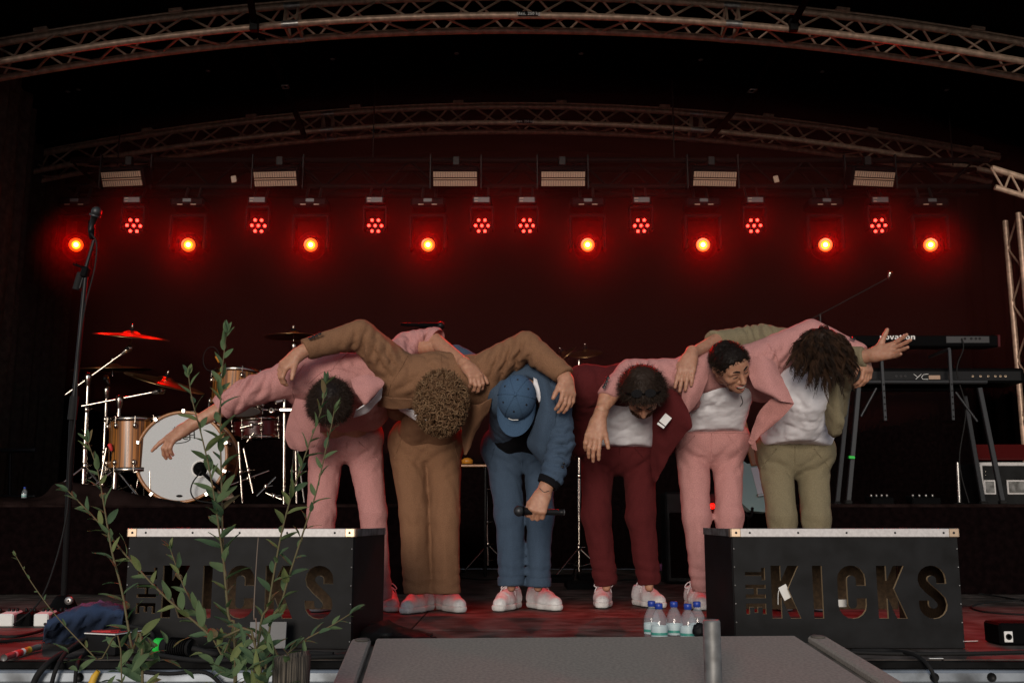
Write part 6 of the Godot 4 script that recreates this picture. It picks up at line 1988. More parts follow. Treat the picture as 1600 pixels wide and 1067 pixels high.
# brown suit, curly hair
func person_brown() -> void:
	var p := person("person in brown suit bowing with curly light brown hair, arms over both neighbours", Vector3(-0.47, 0, -5.961))
	var tr := leg_wear(p, M.brown_wool, [Vector3(-0.545, 0.915, -5.64), 0.141, Vector3(-0.394, 0.915, -5.64), 0.141, 0.04], [[Vector3(-0.567, 0.836, -5.62), 0.115, Vector3(-0.522, 0.515, -5.54), 0.091, Vector3(-0.498, 0.13, -5.53), 0.08], [Vector3(-0.374, 0.836, -5.62), 0.115, Vector3(-0.355, 0.515, -5.54), 0.091, Vector3(-0.347, 0.13, -5.53), 0.08]], 13)
	var f := new_field(0.0045, Vector3(9, 9, 9), 14)
	caps(f, [[Vector3(-0.6, 1.113, -5.46), 0.102, Vector3(-0.563, 1.182, -5.2), 0.13, 0.06], [Vector3(-0.257, 1.124, -5.46), 0.109, Vector3(-0.19, 1.176, -5.2), 0.13, 0.06], [Vector3(-0.412, 1.124, -5.46), 0.123, Vector3(-0.377, 1.197, -5.16), 0.135, 0.06], [Vector3(-0.583, 1.2, -5.14), 0.116, Vector3(-0.13, 1.197, -5.16), 0.123, 0.06], [Vector3(-0.565, 1.224, -5.12), 0.106, Vector3(-0.753, 1.402, -5), 0.072, 0.012], [Vector3(-0.753, 1.402, -5), 0.072, Vector3(-1, 1.308, -4.9), 0.055, 0.012], [Vector3(-0.155, 1.214, -5.12), 0.106, Vector3(0.07, 1.344, -5), 0.072, 0.012], [Vector3(0.07, 1.344, -5), 0.072, Vector3(0.25, 1.183, -4.9), 0.055, 0.012]])
	var cuff: Vector3 = Vector3(-1.006, 1.305, -4.9)
	sleeve_end(f, cuff, Vector3(-1.109, 1.25, -4.87) - cuff)
	var cuff2: Vector3 = Vector3(0.256, 1.173, -4.9)
	sleeve_end(f, cuff2, Vector3(0.286, 1.121, -4.88) - cuff2)
	elbow_folds(f, Vector3(-0.721, 1.317, -4.95), Vector3(0.2, 1, 0).cross(Vector3(0, 0, 1)), 1.0, 0.009)
	elbow_folds(f, Vector3(-0.63, 1.274, -4.98), Vector3(1, 0.7, 0), 2.2, 0.008)
	elbow_folds(f, Vector3(0.038, 1.285, -4.95), Vector3(1, -0.3, 0), 0.5, 0.009)
	elbow_folds(f, Vector3(-0.063, 1.229, -5), Vector3(1, -0.4, 0), 2.8, 0.008)
	f.fold(Vector3(-0.379, 1.229, -5), 0.14, Vector3(1, 0.5, 0), 0.10, 0.008, 0.7)
	f.fold(Vector3(-0.503, 1.118, -5), 0.11, Vector3(-0.8, 1, 0), 0.07, 0.008, 1.3)
	put("jacket", field_mesh([[f, 0.0095]]), M.brown_wool, p)
	seam("sleeve_seam", f, [[Vector3(-0.466, 1.249, -4.6), Vector3(-0.608, 1.48, -6)], [Vector3(-0.506, 1.17, -4.6), Vector3(-0.659, 1.377, -6)], [Vector3(-0.551, 1.097, -4.6), Vector3(-0.718, 1.281, -6)], [Vector3(-0.567, 1.032, -4.6), Vector3(-0.739, 1.198, -6)]], M.brown_wool, p)
	seam("sleeve_seam", f, [[Vector3(-0.169, 1.226, -4.6), Vector3(-0.22, 1.45, -6)], [Vector3(-0.139, 1.14, -4.6), Vector3(-0.182, 1.338, -6)], [Vector3(-0.104, 1.062, -4.6), Vector3(-0.136, 1.235, -6)]], M.brown_wool, p)
	seam("back_seam", f, [[Vector3(-0.326, 1.237, -4.6), Vector3(-0.425, 1.465, -6)], [Vector3(-0.32, 1.179, -4.6), Vector3(-0.417, 1.388, -6)], [Vector3(-0.319, 1.126, -4.6), Vector3(-0.416, 1.319, -6)]], M.brown_wool, p)
	seam("trouser_seam", tr, [[Vector3(-0.385, 0.876, -4.6), Vector3(-0.502, 0.994, -6)], [Vector3(-0.381, 0.785, -4.6), Vector3(-0.497, 0.875, -6)]], M.brown_wool, p)
	seam("pocket_seam", tr, [[Vector3(-0.494, 0.859, -4.6), Vector3(-0.644, 0.972, -6)], [Vector3(-0.527, 0.762, -4.6), Vector3(-0.687, 0.845, -6)]], M.brown_wool, p)
	seam("pocket_seam", tr, [[Vector3(-0.27, 0.859, -4.6), Vector3(-0.352, 0.972, -6)], [Vector3(-0.24, 0.762, -4.6), Vector3(-0.314, 0.845, -6)]], M.brown_wool, p)
	var tf := new_field(0.004, Vector3(7, 14, 7), 8)
	caps(tf, [[Vector3(-0.532, 0.946, -5.6), 0.101, Vector3(-0.443, 1.119, -5.22), 0.078, 0.05], [Vector3(-0.399, 0.946, -5.6), 0.101, Vector3(-0.308, 1.119, -5.22), 0.078, 0.05]])
	put("waistcoat", field_mesh([[tf, 0.012]]), M.brown_wool, p)
	buttons(p, [Vector3(-0.972, 1.352, -4.845), Vector3(-0.957, 1.358, -4.845), Vector3(-0.942, 1.365, -4.845), Vector3(-0.926, 1.374, -4.845)], Vector3(-0.2, 0.5, 0.85))
	put("jacket_hem", sheet([[Vector3(-0.669, 1.107, -5.12), Vector3(-0.574, 1.082, -5.02), Vector3(-0.471, 1.08, -5), Vector3(-0.377, 1.102, -5)], [Vector3(-0.685, 1.064, -5.2), Vector3(-0.58, 1.038, -5.08), Vector3(-0.501, 1.041, -5.05), Vector3(-0.407, 1.055, -5.06)]], 5, 0.006, 0.006, 0.06), M.brown_wool, p)
	put("jacket_flap", sheet([[Vector3(-0.231, 1.072, -5.1), Vector3(-0.164, 1.05, -5.02), Vector3(-0.102, 1.086, -5.05)], [Vector3(-0.245, 0.989, -5.14), Vector3(-0.178, 0.984, -5.08), Vector3(-0.115, 1.031, -5.08)], [Vector3(-0.252, 0.906, -5.18), Vector3(-0.211, 0.908, -5.13), Vector3(-0.16, 0.971, -5.12)], [Vector3(-0.24, 0.82, -5.2), Vector3(-0.229, 0.819, -5.18), Vector3(-0.206, 0.878, -5.16)]], 5, 0.006, 0.006, 0.06), M.brown_wool, p)
	put("shirt", sheet([[Vector3(-0.579, 1.055, -5.18), Vector3(-0.496, 1.034, -5.1), Vector3(-0.41, 1.046, -5.1)], [Vector3(-0.566, 1.043, -5.25), Vector3(-0.483, 0.999, -5.14), Vector3(-0.398, 1.003, -5.12)], [Vector3(-0.51, 1.017, -5.25), Vector3(-0.454, 0.964, -5.18), Vector3(-0.393, 0.968, -5.15)]], 5, 0.006, 0.006, 0.05), M.white_cotton, p)
	var c: Vector3 = Vector3(-0.341, 1.053, -4.93)
	var u := Vector3(0.0, 0.0, 1.0)
	var fw := Vector3(0.05, -1.0, 0.0)
	var h1 := new_field()
	hand(h1, Vector3(-1.032, 1.28, -4.88), Vector3(-1.129, 1.193, -4.86) - Vector3(-1.032, 1.28, -4.88), Vector3(-0.45, 0.55, 0.75), -1.0, [0.62, 0.66, 0.7, 0.75, 0.15], 0.03, 1.05, 0.75)
	h1.cap(Vector3(-0.965, 1.319, -4.91), 0.034, Vector3(-1.026, 1.283, -4.88), 0.029, 0.02)
	var h2 := new_field()
	hand(h2, Vector3(0.259, 1.166, -4.89), Vector3(0.273, 1.05, -4.83) - Vector3(0.259, 1.166, -4.89), Vector3(0.55, 0.15, 0.8), 1.0, [0.5, 0.55, 0.5, 0.55, 0.3], 0.06, 1.05, 0.5)
	h2.cap(Vector3(0.205, 1.22, -4.92), 0.034, Vector3(0.258, 1.158, -4.88), 0.030, 0.02)
	add_body(p, M.skin_tan, [[Vector3(-0.528, 0.915, -5.64), 0.085, Vector3(-0.429, 1.164, -5.24), 0.066, 0.04], [Vector3(-0.405, 0.915, -5.64), 0.085, Vector3(-0.33, 1.164, -5.24), 0.066, 0.04], [Vector3(-0.365, 1.173, -5.18), 0.052, Vector3(-0.345, 1.07, -5), 0.044, 0.04], [Vector3(-0.522, 1.173, -5.18), 0.045, Vector3(-0.752, 1.386, -5), 0.037, 0.02], [Vector3(-0.752, 1.386, -5), 0.037, Vector3(-1.02, 1.289, -4.88), 0.03, 0.02], [Vector3(-0.228, 1.173, -5.18), 0.045, Vector3(0.07, 1.328, -5), 0.037, 0.02], [Vector3(0.07, 1.328, -5), 0.037, Vector3(0.265, 1.158, -4.88), 0.03, 0.02], [Vector3(-0.567, 0.836, -5.62), 0.084, Vector3(-0.522, 0.515, -5.54), 0.055, 0.02], [Vector3(-0.522, 0.515, -5.54), 0.055, Vector3(-0.496, 0.142, -5.5), 0.024, 0.02], [Vector3(-0.374, 0.836, -5.62), 0.084, Vector3(-0.355, 0.515, -5.54), 0.055, 0.02], [Vector3(-0.355, 0.515, -5.54), 0.055, Vector3(-0.345, 0.142, -5.5), 0.024, 0.02]], [head_field(c, u, fw)], [h1, h2])
	# curls: small corkscrew locks all over the head
	var g := RandomNumberGenerator.new()
	g.seed = 9
	var hair := put("hair", field_mesh([[scalp_field(c, u, fw, 0.022, 0.10, 32, 0.10), 0.007]]), M.hair_curly, p)
	for batch in 2:
		var st := new_st()
		for i in 950:
			var d := rand_dir(g)
			if d.z < -0.35: continue
			var root := c + Vector3(0, -0.005, 0.02) + Vector3(d.x * 0.104, d.y * 0.135, d.z * 0.105)
			var ax := (d + rand_dir(g) * 0.7 + Vector3(0, -0.45, 0)).normalized()
			var e1 := ax.cross(rand_dir(g)).normalized()
			var e2 := ax.cross(e1)
			var pts := []
			var rr := g.randf_range(0.006, 0.014)
			var tw := g.randf_range(3.5, 6.0) * (1.0 if g.randf() < 0.5 else -1.0)
			for k in 8:
				var t := k / 7.0
				pts.append(root + ax * t * 0.038 + (e1 * cos(t * tw) + e2 * sin(t * tw)) * rr)
			add_tube(st, pts, [0.0018, 0.0028, 0.0032, 0.0033, 0.0032, 0.0028, 0.002, 0.0009], 5, false)
		put("curl", done(st), M.hair_curly if batch == 0 else M.hair_curly_light, hair)
	shoe(p, Vector3(-0.573, 0, -5.562), -0.42)
	shoe(p, Vector3(-0.267, 0, -5.638), 0.50)

# blue suit and denim cap, microphone in hand
func person_blue() -> void:
	var p := person("person in blue suit and denim cap bowing with a microphone in a hanging hand", Vector3(0.094, 0, -6.182))
	var tr := leg_wear(p, M.blue_denim, [Vector3(-0.035, 0.878, -5.62), 0.141, Vector3(0.126, 0.878, -5.62), 0.133, 0.04], [[Vector3(-0.045, 0.8, -5.6), 0.108, Vector3(-0.014, 0.515, -5.5), 0.091, Vector3(-0.003, 0.175, -5.5), 0.069], [Vector3(0.15, 0.8, -5.6), 0.098, Vector3(0.149, 0.515, -5.5), 0.084, Vector3(0.137, 0.168, -5.5), 0.065]], 15, true)
	var f := new_field(0.0045, Vector3(9, 9, 9), 16)
	caps(f, [[Vector3(-0.017, 0.968, -5.52), 0.11, Vector3(0, 1.104, -5.15), 0.109, 0.06], [Vector3(0.155, 0.968, -5.52), 0.103, Vector3(0.187, 1.116, -5.12), 0.109, 0.06], [Vector3(-0.032, 1.119, -5.14), 0.103, Vector3(0.211, 1.121, -5.08), 0.102, 0.06], [Vector3(0.085, 1.143, -5.2), 0.117, Vector3(0.09, 1.178, -5.12), 0.115, 0.06], [Vector3(0.21, 1.099, -5.06), 0.085, Vector3(0.239, 0.865, -4.98), 0.065, 0.012], [Vector3(0.239, 0.865, -4.98), 0.065, Vector3(0.193, 0.693, -4.93), 0.059, 0.012], [Vector3(-0.067, 1.172, -5.3), 0.093, Vector3(-0.302, 1.357, -5.42), 0.064, 0.03]])
	var cuff: Vector3 = Vector3(0.189, 0.675, -4.93)
	sleeve_end(f, cuff, Vector3(0.152, 0.602, -4.92) - cuff)
	elbow_folds(f, Vector3(0.241, 0.863, -4.95), Vector3(-0.3, 1, 0), 1.0, 0.008)
	elbow_folds(f, Vector3(0.221, 0.754, -4.93), Vector3(0.2, 1, 0), 0.2, 0.007)
	f.fold(Vector3(0.217, 0.986, -4.95), 0.10, Vector3(-0.8, 1, 0), 0.08, 0.006, 2.0)
	# neck opening above the cap
	f.cut(Vector3(0.055, 1.103, -4.88), 0.097, Vector3(0.048, 1.082, -5.1), 0.097, 0.015)
	put("jacket", field_mesh([[f, 0.0095]]), M.blue_denim, p)
	seam("sleeve_seam", f, [[Vector3(0.18, 1.126, -4.6), Vector3(0.235, 1.319, -6)], [Vector3(0.15, 1.062, -4.6), Vector3(0.196, 1.235, -6)], [Vector3(0.144, 0.98, -4.6), Vector3(0.188, 1.129, -6)], [Vector3(0.167, 0.922, -4.6), Vector3(0.218, 1.054, -6)]], M.blue_denim, p)
	seam("collar_edge", f, [[Vector3(-0.029, 1.097, -4.6), Vector3(-0.038, 1.281, -6)], [Vector3(0.015, 1.161, -4.6), Vector3(0.019, 1.365, -6)], [Vector3(0.076, 1.19, -4.6), Vector3(0.099, 1.403, -6)], [Vector3(0.139, 1.167, -4.6), Vector3(0.182, 1.373, -6)], [Vector3(0.174, 1.108, -4.6), Vector3(0.227, 1.296, -6)]], M.blue_denim, p)
	seam("trouser_seam", tr, [[Vector3(0.043, 0.836, -4.6), Vector3(0.056, 0.942, -6)], [Vector3(0.043, 0.722, -4.6), Vector3(0.056, 0.793, -6)]], M.blue_denim, p)
	seam("pocket_seam", tr, [[Vector3(-0.08, 0.808, -4.6), Vector3(-0.105, 0.904, -6)], [Vector3(-0.103, 0.728, -4.6), Vector3(-0.134, 0.8, -6)]], M.blue_denim, p)
	var tf := new_field(0.004, Vector3(7, 14, 7), 8)
	caps(tf, [[Vector3(-0.017, 0.894, -5.6), 0.105, Vector3(0.039, 1.093, -5.2), 0.078, 0.05], [Vector3(0.122, 0.894, -5.6), 0.105, Vector3(0.118, 1.093, -5.2), 0.078, 0.05]])
	put("undershirt", field_mesh([[tf, 0.012]]), M.black_cotton, p)
	put("inner_cuff", tube([Vector3(0.183, 0.681, -4.93), Vector3(0.168, 0.654, -4.925)], [0.059, 0.052], 18), M.black_cotton, p)
	buttons(p, [Vector3(0.243, 0.722, -4.9), Vector3(0.24, 0.74, -4.9), Vector3(0.247, 0.759, -4.9)], Vector3(0.8, 0, 0.6))
	put("lapel", sheet([[Vector3(0.12, 1.197, -5), Vector3(0.157, 1.171, -4.97), Vector3(0.194, 1.13, -4.97)], [Vector3(0.14, 1.08, -4.95), Vector3(0.173, 1.052, -4.92), Vector3(0.21, 1.015, -4.93)], [Vector3(0.118, 0.973, -4.97), Vector3(0.154, 0.938, -4.93), Vector3(0.204, 0.918, -4.95)], [Vector3(0.076, 0.87, -5.05), Vector3(0.143, 0.817, -5), Vector3(0.206, 0.835, -5)], [Vector3(0.121, 0.798, -5.1), Vector3(0.164, 0.761, -5.06), Vector3(0.195, 0.802, -5.06)]], 5, 0.007, 0.006, 0.06), M.blue_denim, p)
	put("shirt", sheet([[Vector3(0.096, 1.228, -5.06), Vector3(0.134, 1.193, -5.04), Vector3(0.152, 1.133, -5.02)], [Vector3(0.107, 1.167, -4.99), Vector3(0.131, 1.133, -4.97), Vector3(0.144, 1.076, -4.97)], [Vector3(0.103, 1.109, -4.98), Vector3(0.118, 1.087, -4.96), Vector3(0.131, 1.057, -4.97)]], 5, 0.005, 0.004, 0.05), M.white_cotton, p)
	var c: Vector3 = Vector3(0.025, 1.071, -4.93)
	var u := Vector3(-0.08, 0.0, 1.0)
	var fw := Vector3(-0.12, -1.0, 0.0)
	var h1 := new_field()
	var grip: Vector3 = Vector3(0.099, 0.536, -4.86)
	hand(h1, Vector3(0.149, 0.617, -4.91), Vector3(0.114, 0.527, -4.87) - Vector3(0.149, 0.617, -4.91), Vector3(-0.15, -0.1, 1.0), 1.0, [1.25, 1.25, 1.2, 1.2, 0.8], 0.0, 1.08, 0.45)
	h1.cap(Vector3(0.174, 0.672, -4.93), 0.036, Vector3(0.149, 0.611, -4.91), 0.030, 0.02)
	add_body(p, M.skin_tan, [[Vector3(-0.018, 0.878, -5.62), 0.084, Vector3(0.04, 1.115, -5.24), 0.066, 0.04], [Vector3(0.112, 0.878, -5.62), 0.084, Vector3(0.105, 1.115, -5.24), 0.066, 0.04], [Vector3(0.104, 1.19, -5.16), 0.055, Vector3(0.05, 1.09, -4.98), 0.05, 0.04], [Vector3(0.16, 1.104, -5.1), 0.045, Vector3(0.249, 0.865, -4.98), 0.037, 0.02], [Vector3(0.249, 0.865, -4.98), 0.037, Vector3(0.168, 0.654, -4.92), 0.031, 0.02], [Vector3(0, 1.136, -5.2), 0.045, Vector3(-0.292, 1.357, -5.42), 0.034, 0.04], [Vector3(-0.045, 0.8, -5.6), 0.084, Vector3(-0.014, 0.515, -5.5), 0.055, 0.02], [Vector3(-0.014, 0.515, -5.5), 0.055, Vector3(-0.003, 0.142, -5.5), 0.024, 0.02], [Vector3(0.15, 0.8, -5.6), 0.077, Vector3(0.149, 0.515, -5.5), 0.055, 0.02], [Vector3(0.149, 0.515, -5.5), 0.055, Vector3(0.137, 0.142, -5.5), 0.024, 0.02]], [head_field(c, u, fw)], [h1])
	put("wrist_tattoo", tube(smooth_line([Vector3(0.13, 0.64, -4.875), Vector3(0.151, 0.622, -4.872), Vector3(0.175, 0.628, -4.88)], 4), [0.0016], 5), M.button, p)
	put("hair", field_mesh([[scalp_field(c + u * -0.012, u, fw, -0.004, 0.07, 33, 0.05), 0.007]]), M.hair_dark, p)
	cap_hat(p, c, u, fw)
	shoe(p, Vector3(-0.083, 0, -5.715), -0.38)
	shoe(p, Vector3(0.258, 0, -5.754), 0.55)
	# microphone in the fist
	var m := thing("handheld_microphone", "black wireless microphone held in the fist of the person in blue", "microphone", grip)
	var a: Vector3 = Vector3(0.051, 0.533, -4.88)
	var b: Vector3 = Vector3(0.242, 0.527, -4.915)
	put("handle", tube([a, a.lerp(b, 0.15), a.lerp(b, 0.9), b], [0.019, 0.0165, 0.0145, 0.015], 18), M.black_satin, m)
	put("grille", sphere_mesh(0.026, 1.0), M.dark_steel, m, Transform3D(Basis(), a + (a - b).normalized() * 0.018))
	put("ring", tube([a.lerp(b, -0.02), a.lerp(b, 0.03)], [0.0225], 18), M.black_plastic, m)
	put("end_cap", tube([b, b + (b - a).normalized() * 0.006], [0.0152], 16), M.grey_plastic, m)

func cap_hat(p: Node3D, c: Vector3, u: Vector3, fw: Vector3) -> void:
	u = u.normalized()
	fw = (fw - u * fw.dot(u)).normalized()
	var r := fw.cross(u)
	# dome of six panels
	var rows := []
	var bc := c + u * 0.008 - fw * 0.003
	for i in 15:
		var v := PI * 0.5 * i / 14.0
		var row := []
		for j in 48:
			var a := TAU * j / 48.0
			var seam := 0.0022 * pow(absf(cos(a * 3.0)), 14.0)
			var rr := cos(v) * (1.0 + 0.03 * sin(v * 2.0)) - seam * 0.0
			var hgt := sin(v)
			row.append(bc + (r * cos(a) * 0.094 + fw * sin(a) * 0.112) * rr * (1.0 - seam * 4.0) + u * (hgt * 0.118))
		rows.append(row)
	var st := new_st()
	grid_faces(st, rows, true, false)
	var dome := put("cap", done(st), M.cap_denim, p)
	put("cap_button", sphere_mesh(0.008, 0.7), M.cap_denim, dome, Transform3D(frame_y(Vector3.ZERO, u), bc + u * 0.119))
	for k in 6:
		var a := TAU * (k + 0.5) / 6.0 - PI / 6.0
		var line := []
		for i in 13:
			var v := PI * 0.5 * i / 12.5
			var rr := cos(v) * (1.0 + 0.03 * sin(v * 2.0))
			line.append(bc + (r * cos(a) * 0.0955 + fw * sin(a) * 0.1135) * rr + u * (sin(v) * 0.1190))
		put("cap_seam", tube(line, [0.0016], 5), M.cap_denim, dome)
		var e := a + PI / 6.0
		var v2 := 0.85
		var rr2 := cos(v2) * (1.0 + 0.03 * sin(v2 * 2.0))
		var pos := bc + (r * cos(e) * 0.095 + fw * sin(e) * 0.113) * rr2 + u * (sin(v2) * 0.1195)
		put("eyelet", lathe([[0.0, 0.0], [0.0035, 0.0], [0.0045, 0.001], [0.0048, -0.001]], 10), M.button, dome, Transform3D(frame_y(Vector3.ZERO, (pos - bc).normalized()), pos))
	# white stitched word on the front
	put("cap_stitching", tube(smooth_line([bc + fw * 0.108 + r * 0.026 + u * 0.050, bc + fw * 0.113 + r * 0.008 + u * 0.047, bc + fw * 0.112 - r * 0.008 + u * 0.049, bc + fw * 0.110 - r * 0.022 + u * 0.046], 5), [0.0022], 5), M.label_white, dome)
	# brim
	var br := []
	for i in 6:
		var t := i / 5.0
		var row := []
		for j in 17:
			var a := PI * (0.06 + 0.88 * j / 16.0)
			var inner := bc + r * cos(a) * 0.094 + fw * sin(a) * 0.110
			var reach := 0.078 * pow(sin(PI * j / 16.0), 0.55)
			row.append(inner + (fw * 1.0 + r * cos(a) * 0.10) * reach * t + u * (-0.012 * t - 0.016 * cos(a) * cos(a) * t + 0.003))
		br.append(row)
	put("cap_brim", sheet(br, 2, 0.005), M.cap_denim, dome)

# dark red suit, sunglasses on the hair
func person_wine() -> void:
	var p := person("person in dark red suit bowing with sunglasses pushed up on brown hair", Vector3(0.657, 0, -6.182))
	var tr := leg_wear(p, M.wine_wool, [Vector3(0.509, 0.863, -5.6), 0.14, Vector3(0.663, 0.863, -5.6), 0.14, 0.04], [[Vector3(0.466, 0.8, -5.6), 0.108, Vector3(0.447, 0.515, -5.5), 0.091, Vector3(0.498, 0.173, -5.52), 0.065], [Vector3(0.696, 0.8, -5.6), 0.108, Vector3(0.681, 0.515, -5.5), 0.091, Vector3(0.724, 0.18, -5.52), 0.065]], 17)
	var tf := new_field(0.004, Vector3(7, 16, 7), 5)
	caps(tf, [[Vector3(0.517, 0.923, -5.52), 0.11, Vector3(0.52, 1.11, -5.34), 0.107, 0.05], [Vector3(0.655, 0.923, -5.52), 0.11, Vector3(0.671, 1.11, -5.34), 0.107, 0.05]])
	tf.slice(Vector3(0.572, 0.883, -5.4), Vector3(0, -1, 0.1), 0.4, 0.006)
	tf.fold(Vector3(0.58, 0.972, -5.3), 0.12, Vector3(-0.35, 1, 0), 0.08, 0.005)
	put("shirt", field_mesh([[tf, 0.010]]), M.white_cotton, p)
	var f := new_field(0.0045, Vector3(9, 9, 9), 18)
	caps(f, [[Vector3(0.388, 0.909, -5.56), 0.09, Vector3(0.392, 1.166, -5.28), 0.112, 0.05], [Vector3(0.378, 1.177, -5.26), 0.108, Vector3(0.814, 1.166, -5.28), 0.099, 0.05], [Vector3(0.838, 0.912, -5.6), 0.077, Vector3(0.8, 1.155, -5.3), 0.093, 0.05], [Vector3(0.589, 1.194, -5.34), 0.12, Vector3(0.622, 1.194, -5.34), 0.113, 0.05], [Vector3(0.367, 1.175, -5.3), 0.093, Vector3(0.19, 1.201, -5.5), 0.083, 0.03], [Vector3(0.821, 1.178, -5.32), 0.093, Vector3(1.11, 1.25, -5.5), 0.076, 0.03]])
	f.fold(Vector3(0.402, 1.162, -5.1), 0.13, Vector3(1, 0.4, 0), 0.07, 0.007, 1.0)
	f.fold(Vector3(0.375, 1.012, -5.2), 0.12, Vector3(0.3, 1, 0), 0.08, 0.006, 0.4)
	put("jacket", field_mesh([[f, 0.0105]]), M.wine_wool, p)
	seam("sleeve_seam", f, [[Vector3(0.305, 1.179, -4.6), Vector3(0.398, 1.388, -6)], [Vector3(0.284, 1.097, -4.6), Vector3(0.37, 1.281, -6)], [Vector3(0.295, 1.009, -4.6), Vector3(0.384, 1.167, -6)]], M.wine_wool, p)
	seam("trouser_seam", tr, [[Vector3(0.482, 0.808, -4.6), Vector3(0.628, 0.904, -6)], [Vector3(0.48, 0.717, -4.6), Vector3(0.626, 0.785, -6)]], M.wine_wool, p)
	seam("pocket_seam", tr, [[Vector3(0.407, 0.808, -4.6), Vector3(0.531, 0.904, -6)], [Vector3(0.326, 0.734, -4.6), Vector3(0.425, 0.808, -6)]], M.wine_wool, p)
	seam("pocket_seam", tr, [[Vector3(0.55, 0.808, -4.6), Vector3(0.718, 0.904, -6)], [Vector3(0.617, 0.734, -4.6), Vector3(0.805, 0.808, -6)]], M.wine_wool, p)
	var flap := put("jacket_flap", sheet([[Vector3(0.715, 1.146, -5.12), Vector3(0.787, 1.14, -5.08), Vector3(0.853, 1.104, -5.1)], [Vector3(0.709, 1.038, -5.14), Vector3(0.798, 1.026, -5.09), Vector3(0.896, 0.961, -5.08)], [Vector3(0.714, 0.914, -5.2), Vector3(0.78, 0.904, -5.16), Vector3(0.87, 0.92, -5.12)], [Vector3(0.716, 0.789, -5.28), Vector3(0.756, 0.78, -5.24), Vector3(0.81, 0.83, -5.2)], [Vector3(0.732, 0.686, -5.32), Vector3(0.742, 0.686, -5.3), Vector3(0.759, 0.73, -5.27)]], 6, 0.007, 0.008, 0.07), M.wine_wool, p)
	var tg := Basis.from_euler(Vector3(-0.1, 0.0, -0.7))
	put("care_label", rbox(Vector3(0.040, 0.052, 0.002), 0.0005), M.label_white, flap, Transform3D(tg, Vector3(0.76, 0.981, -5.055)))
	put("care_label", rbox(Vector3(0.012, 0.040, 0.002), 0.0005), M.label_white, flap, Transform3D(Basis.from_euler(Vector3(-0.1, 0, -2.2)), Vector3(0.736, 0.952, -5.052)))
	var c: Vector3 = Vector3(0.639, 1.109, -4.98)
	var u := Vector3(-0.06, 0.30, 0.95)
	var fw := Vector3(0.02, -0.95, 0.30)
	var hf := head_field(c, u, fw)
	add_body(p, M.skin_tan, [[Vector3(0.525, 0.878, -5.62), 0.084, Vector3(0.505, 1.129, -5.36), 0.094, 0.04], [Vector3(0.658, 0.878, -5.62), 0.084, Vector3(0.657, 1.129, -5.36), 0.094, 0.04], [Vector3(0.635, 1.202, -5.3), 0.053, Vector3(0.643, 1.109, -5.06), 0.047, 0.04], [Vector3(0.434, 1.169, -5.3), 0.046, Vector3(0.19, 1.201, -5.5), 0.034, 0.04], [Vector3(0.804, 1.171, -5.32), 0.047, Vector3(1.11, 1.25, -5.5), 0.034, 0.04], [Vector3(0.466, 0.8, -5.6), 0.084, Vector3(0.447, 0.515, -5.5), 0.055, 0.02], [Vector3(0.447, 0.515, -5.5), 0.055, Vector3(0.496, 0.142, -5.5), 0.024, 0.02], [Vector3(0.696, 0.8, -5.6), 0.084, Vector3(0.681, 0.515, -5.5), 0.055, 0.02], [Vector3(0.681, 0.515, -5.5), 0.055, Vector3(0.72, 0.142, -5.5), 0.024, 0.02]], [hf], [])
	var hair := put("hair", field_mesh([[scalp_field(c, u, fw, 0.012, 0.085, 34, 0.062), 0.006]]), M.hair_dark, p)
	put("hair_strand", hair_strands(c, u, fw, 6500, 0.05, 0.0013, 0.06, 44, 0.066), M.hair_dark, hair)
	beard(p, c, u, fw, 900, 0.020)
	face_bits(p, c, u, fw, false)
	# sunglasses
	var gl := thing("sunglasses", "dark sunglasses pushed up on the hair of the person in dark red", "sunglasses", Vector3(0.629, 1.099, -4.9))
	var gu := (u * 0.8 + fw * 0.6).normalized()
	u = u.normalized()
	var rr := (fw - u * fw.dot(u)).normalized().cross(u)
	var gup := gu.cross(rr).normalized()
	var gc: Vector3 = Vector3(0.627, 1.085, -4.842)
	for s in [-1.0, 1.0]:
		var o := PackedVector2Array()
		for k in 16:
			var a := TAU * k / 16.0
			o.append(Vector2(cos(a) * 0.027, sin(a) * 0.020))
		put("lens", poly_prism(o, 0.004), M.dark_glass, gl, Transform3D(Basis(rr, gup, rr.cross(gup)), gc + rr * 0.032 * s))
		put("temple_arm", tube(smooth_line([gc + rr * 0.060 * s, gc + rr * 0.082 * s - gu * 0.03, gc + rr * 0.086 * s - gu * 0.10], 4), [0.003], 6), M.black_plastic, gl)
	put("bridge", tube([gc - rr * 0.008, gc + gup * 0.004, gc + rr * 0.008], [0.003], 6), M.black_plastic, gl)
	shoe(p, Vector3(0.503, 0, -5.918), -0.15)
	shoe(p, Vector3(0.848, 0, -5.918), 0.42)

func beard(p: Node3D, c: Vector3, u: Vector3, fw: Vector3, count: int, length: float) -> void:
	u = u.normalized()
	fw = (fw - u * fw.dot(u)).normalized()
	var r := fw.cross(u)
	var g := RandomNumberGenerator.new()
	g.seed = 77
	var st := new_st(false)
	for i in count:
		var a := g.randf_range(-1.25, 1.25)
		var h := g.randf_range(-0.112, -0.062)
		var rad := lerpf(0.062, 0.048, clampf((-0.062 - h) / 0.05, 0, 1))
		var d := (fw * cos(a) + r * sin(a)).normalized()
		var root := c + u * h + fw * 0.030 + fw * cos(a) * rad + r * sin(a) * rad * 0.95
		if absf(a) < 0.35 and h > -0.088: continue
		var dv := (d * 0.5 - u * 0.9 + rand_dir(g) * 0.35).normalized()
		ribbon(st, [root - d * 0.003, root + dv * length * 0.5, root + dv * length], 0.0012, dv.cross(d).normalized())
	put("beard", done(st), M.beard, p)

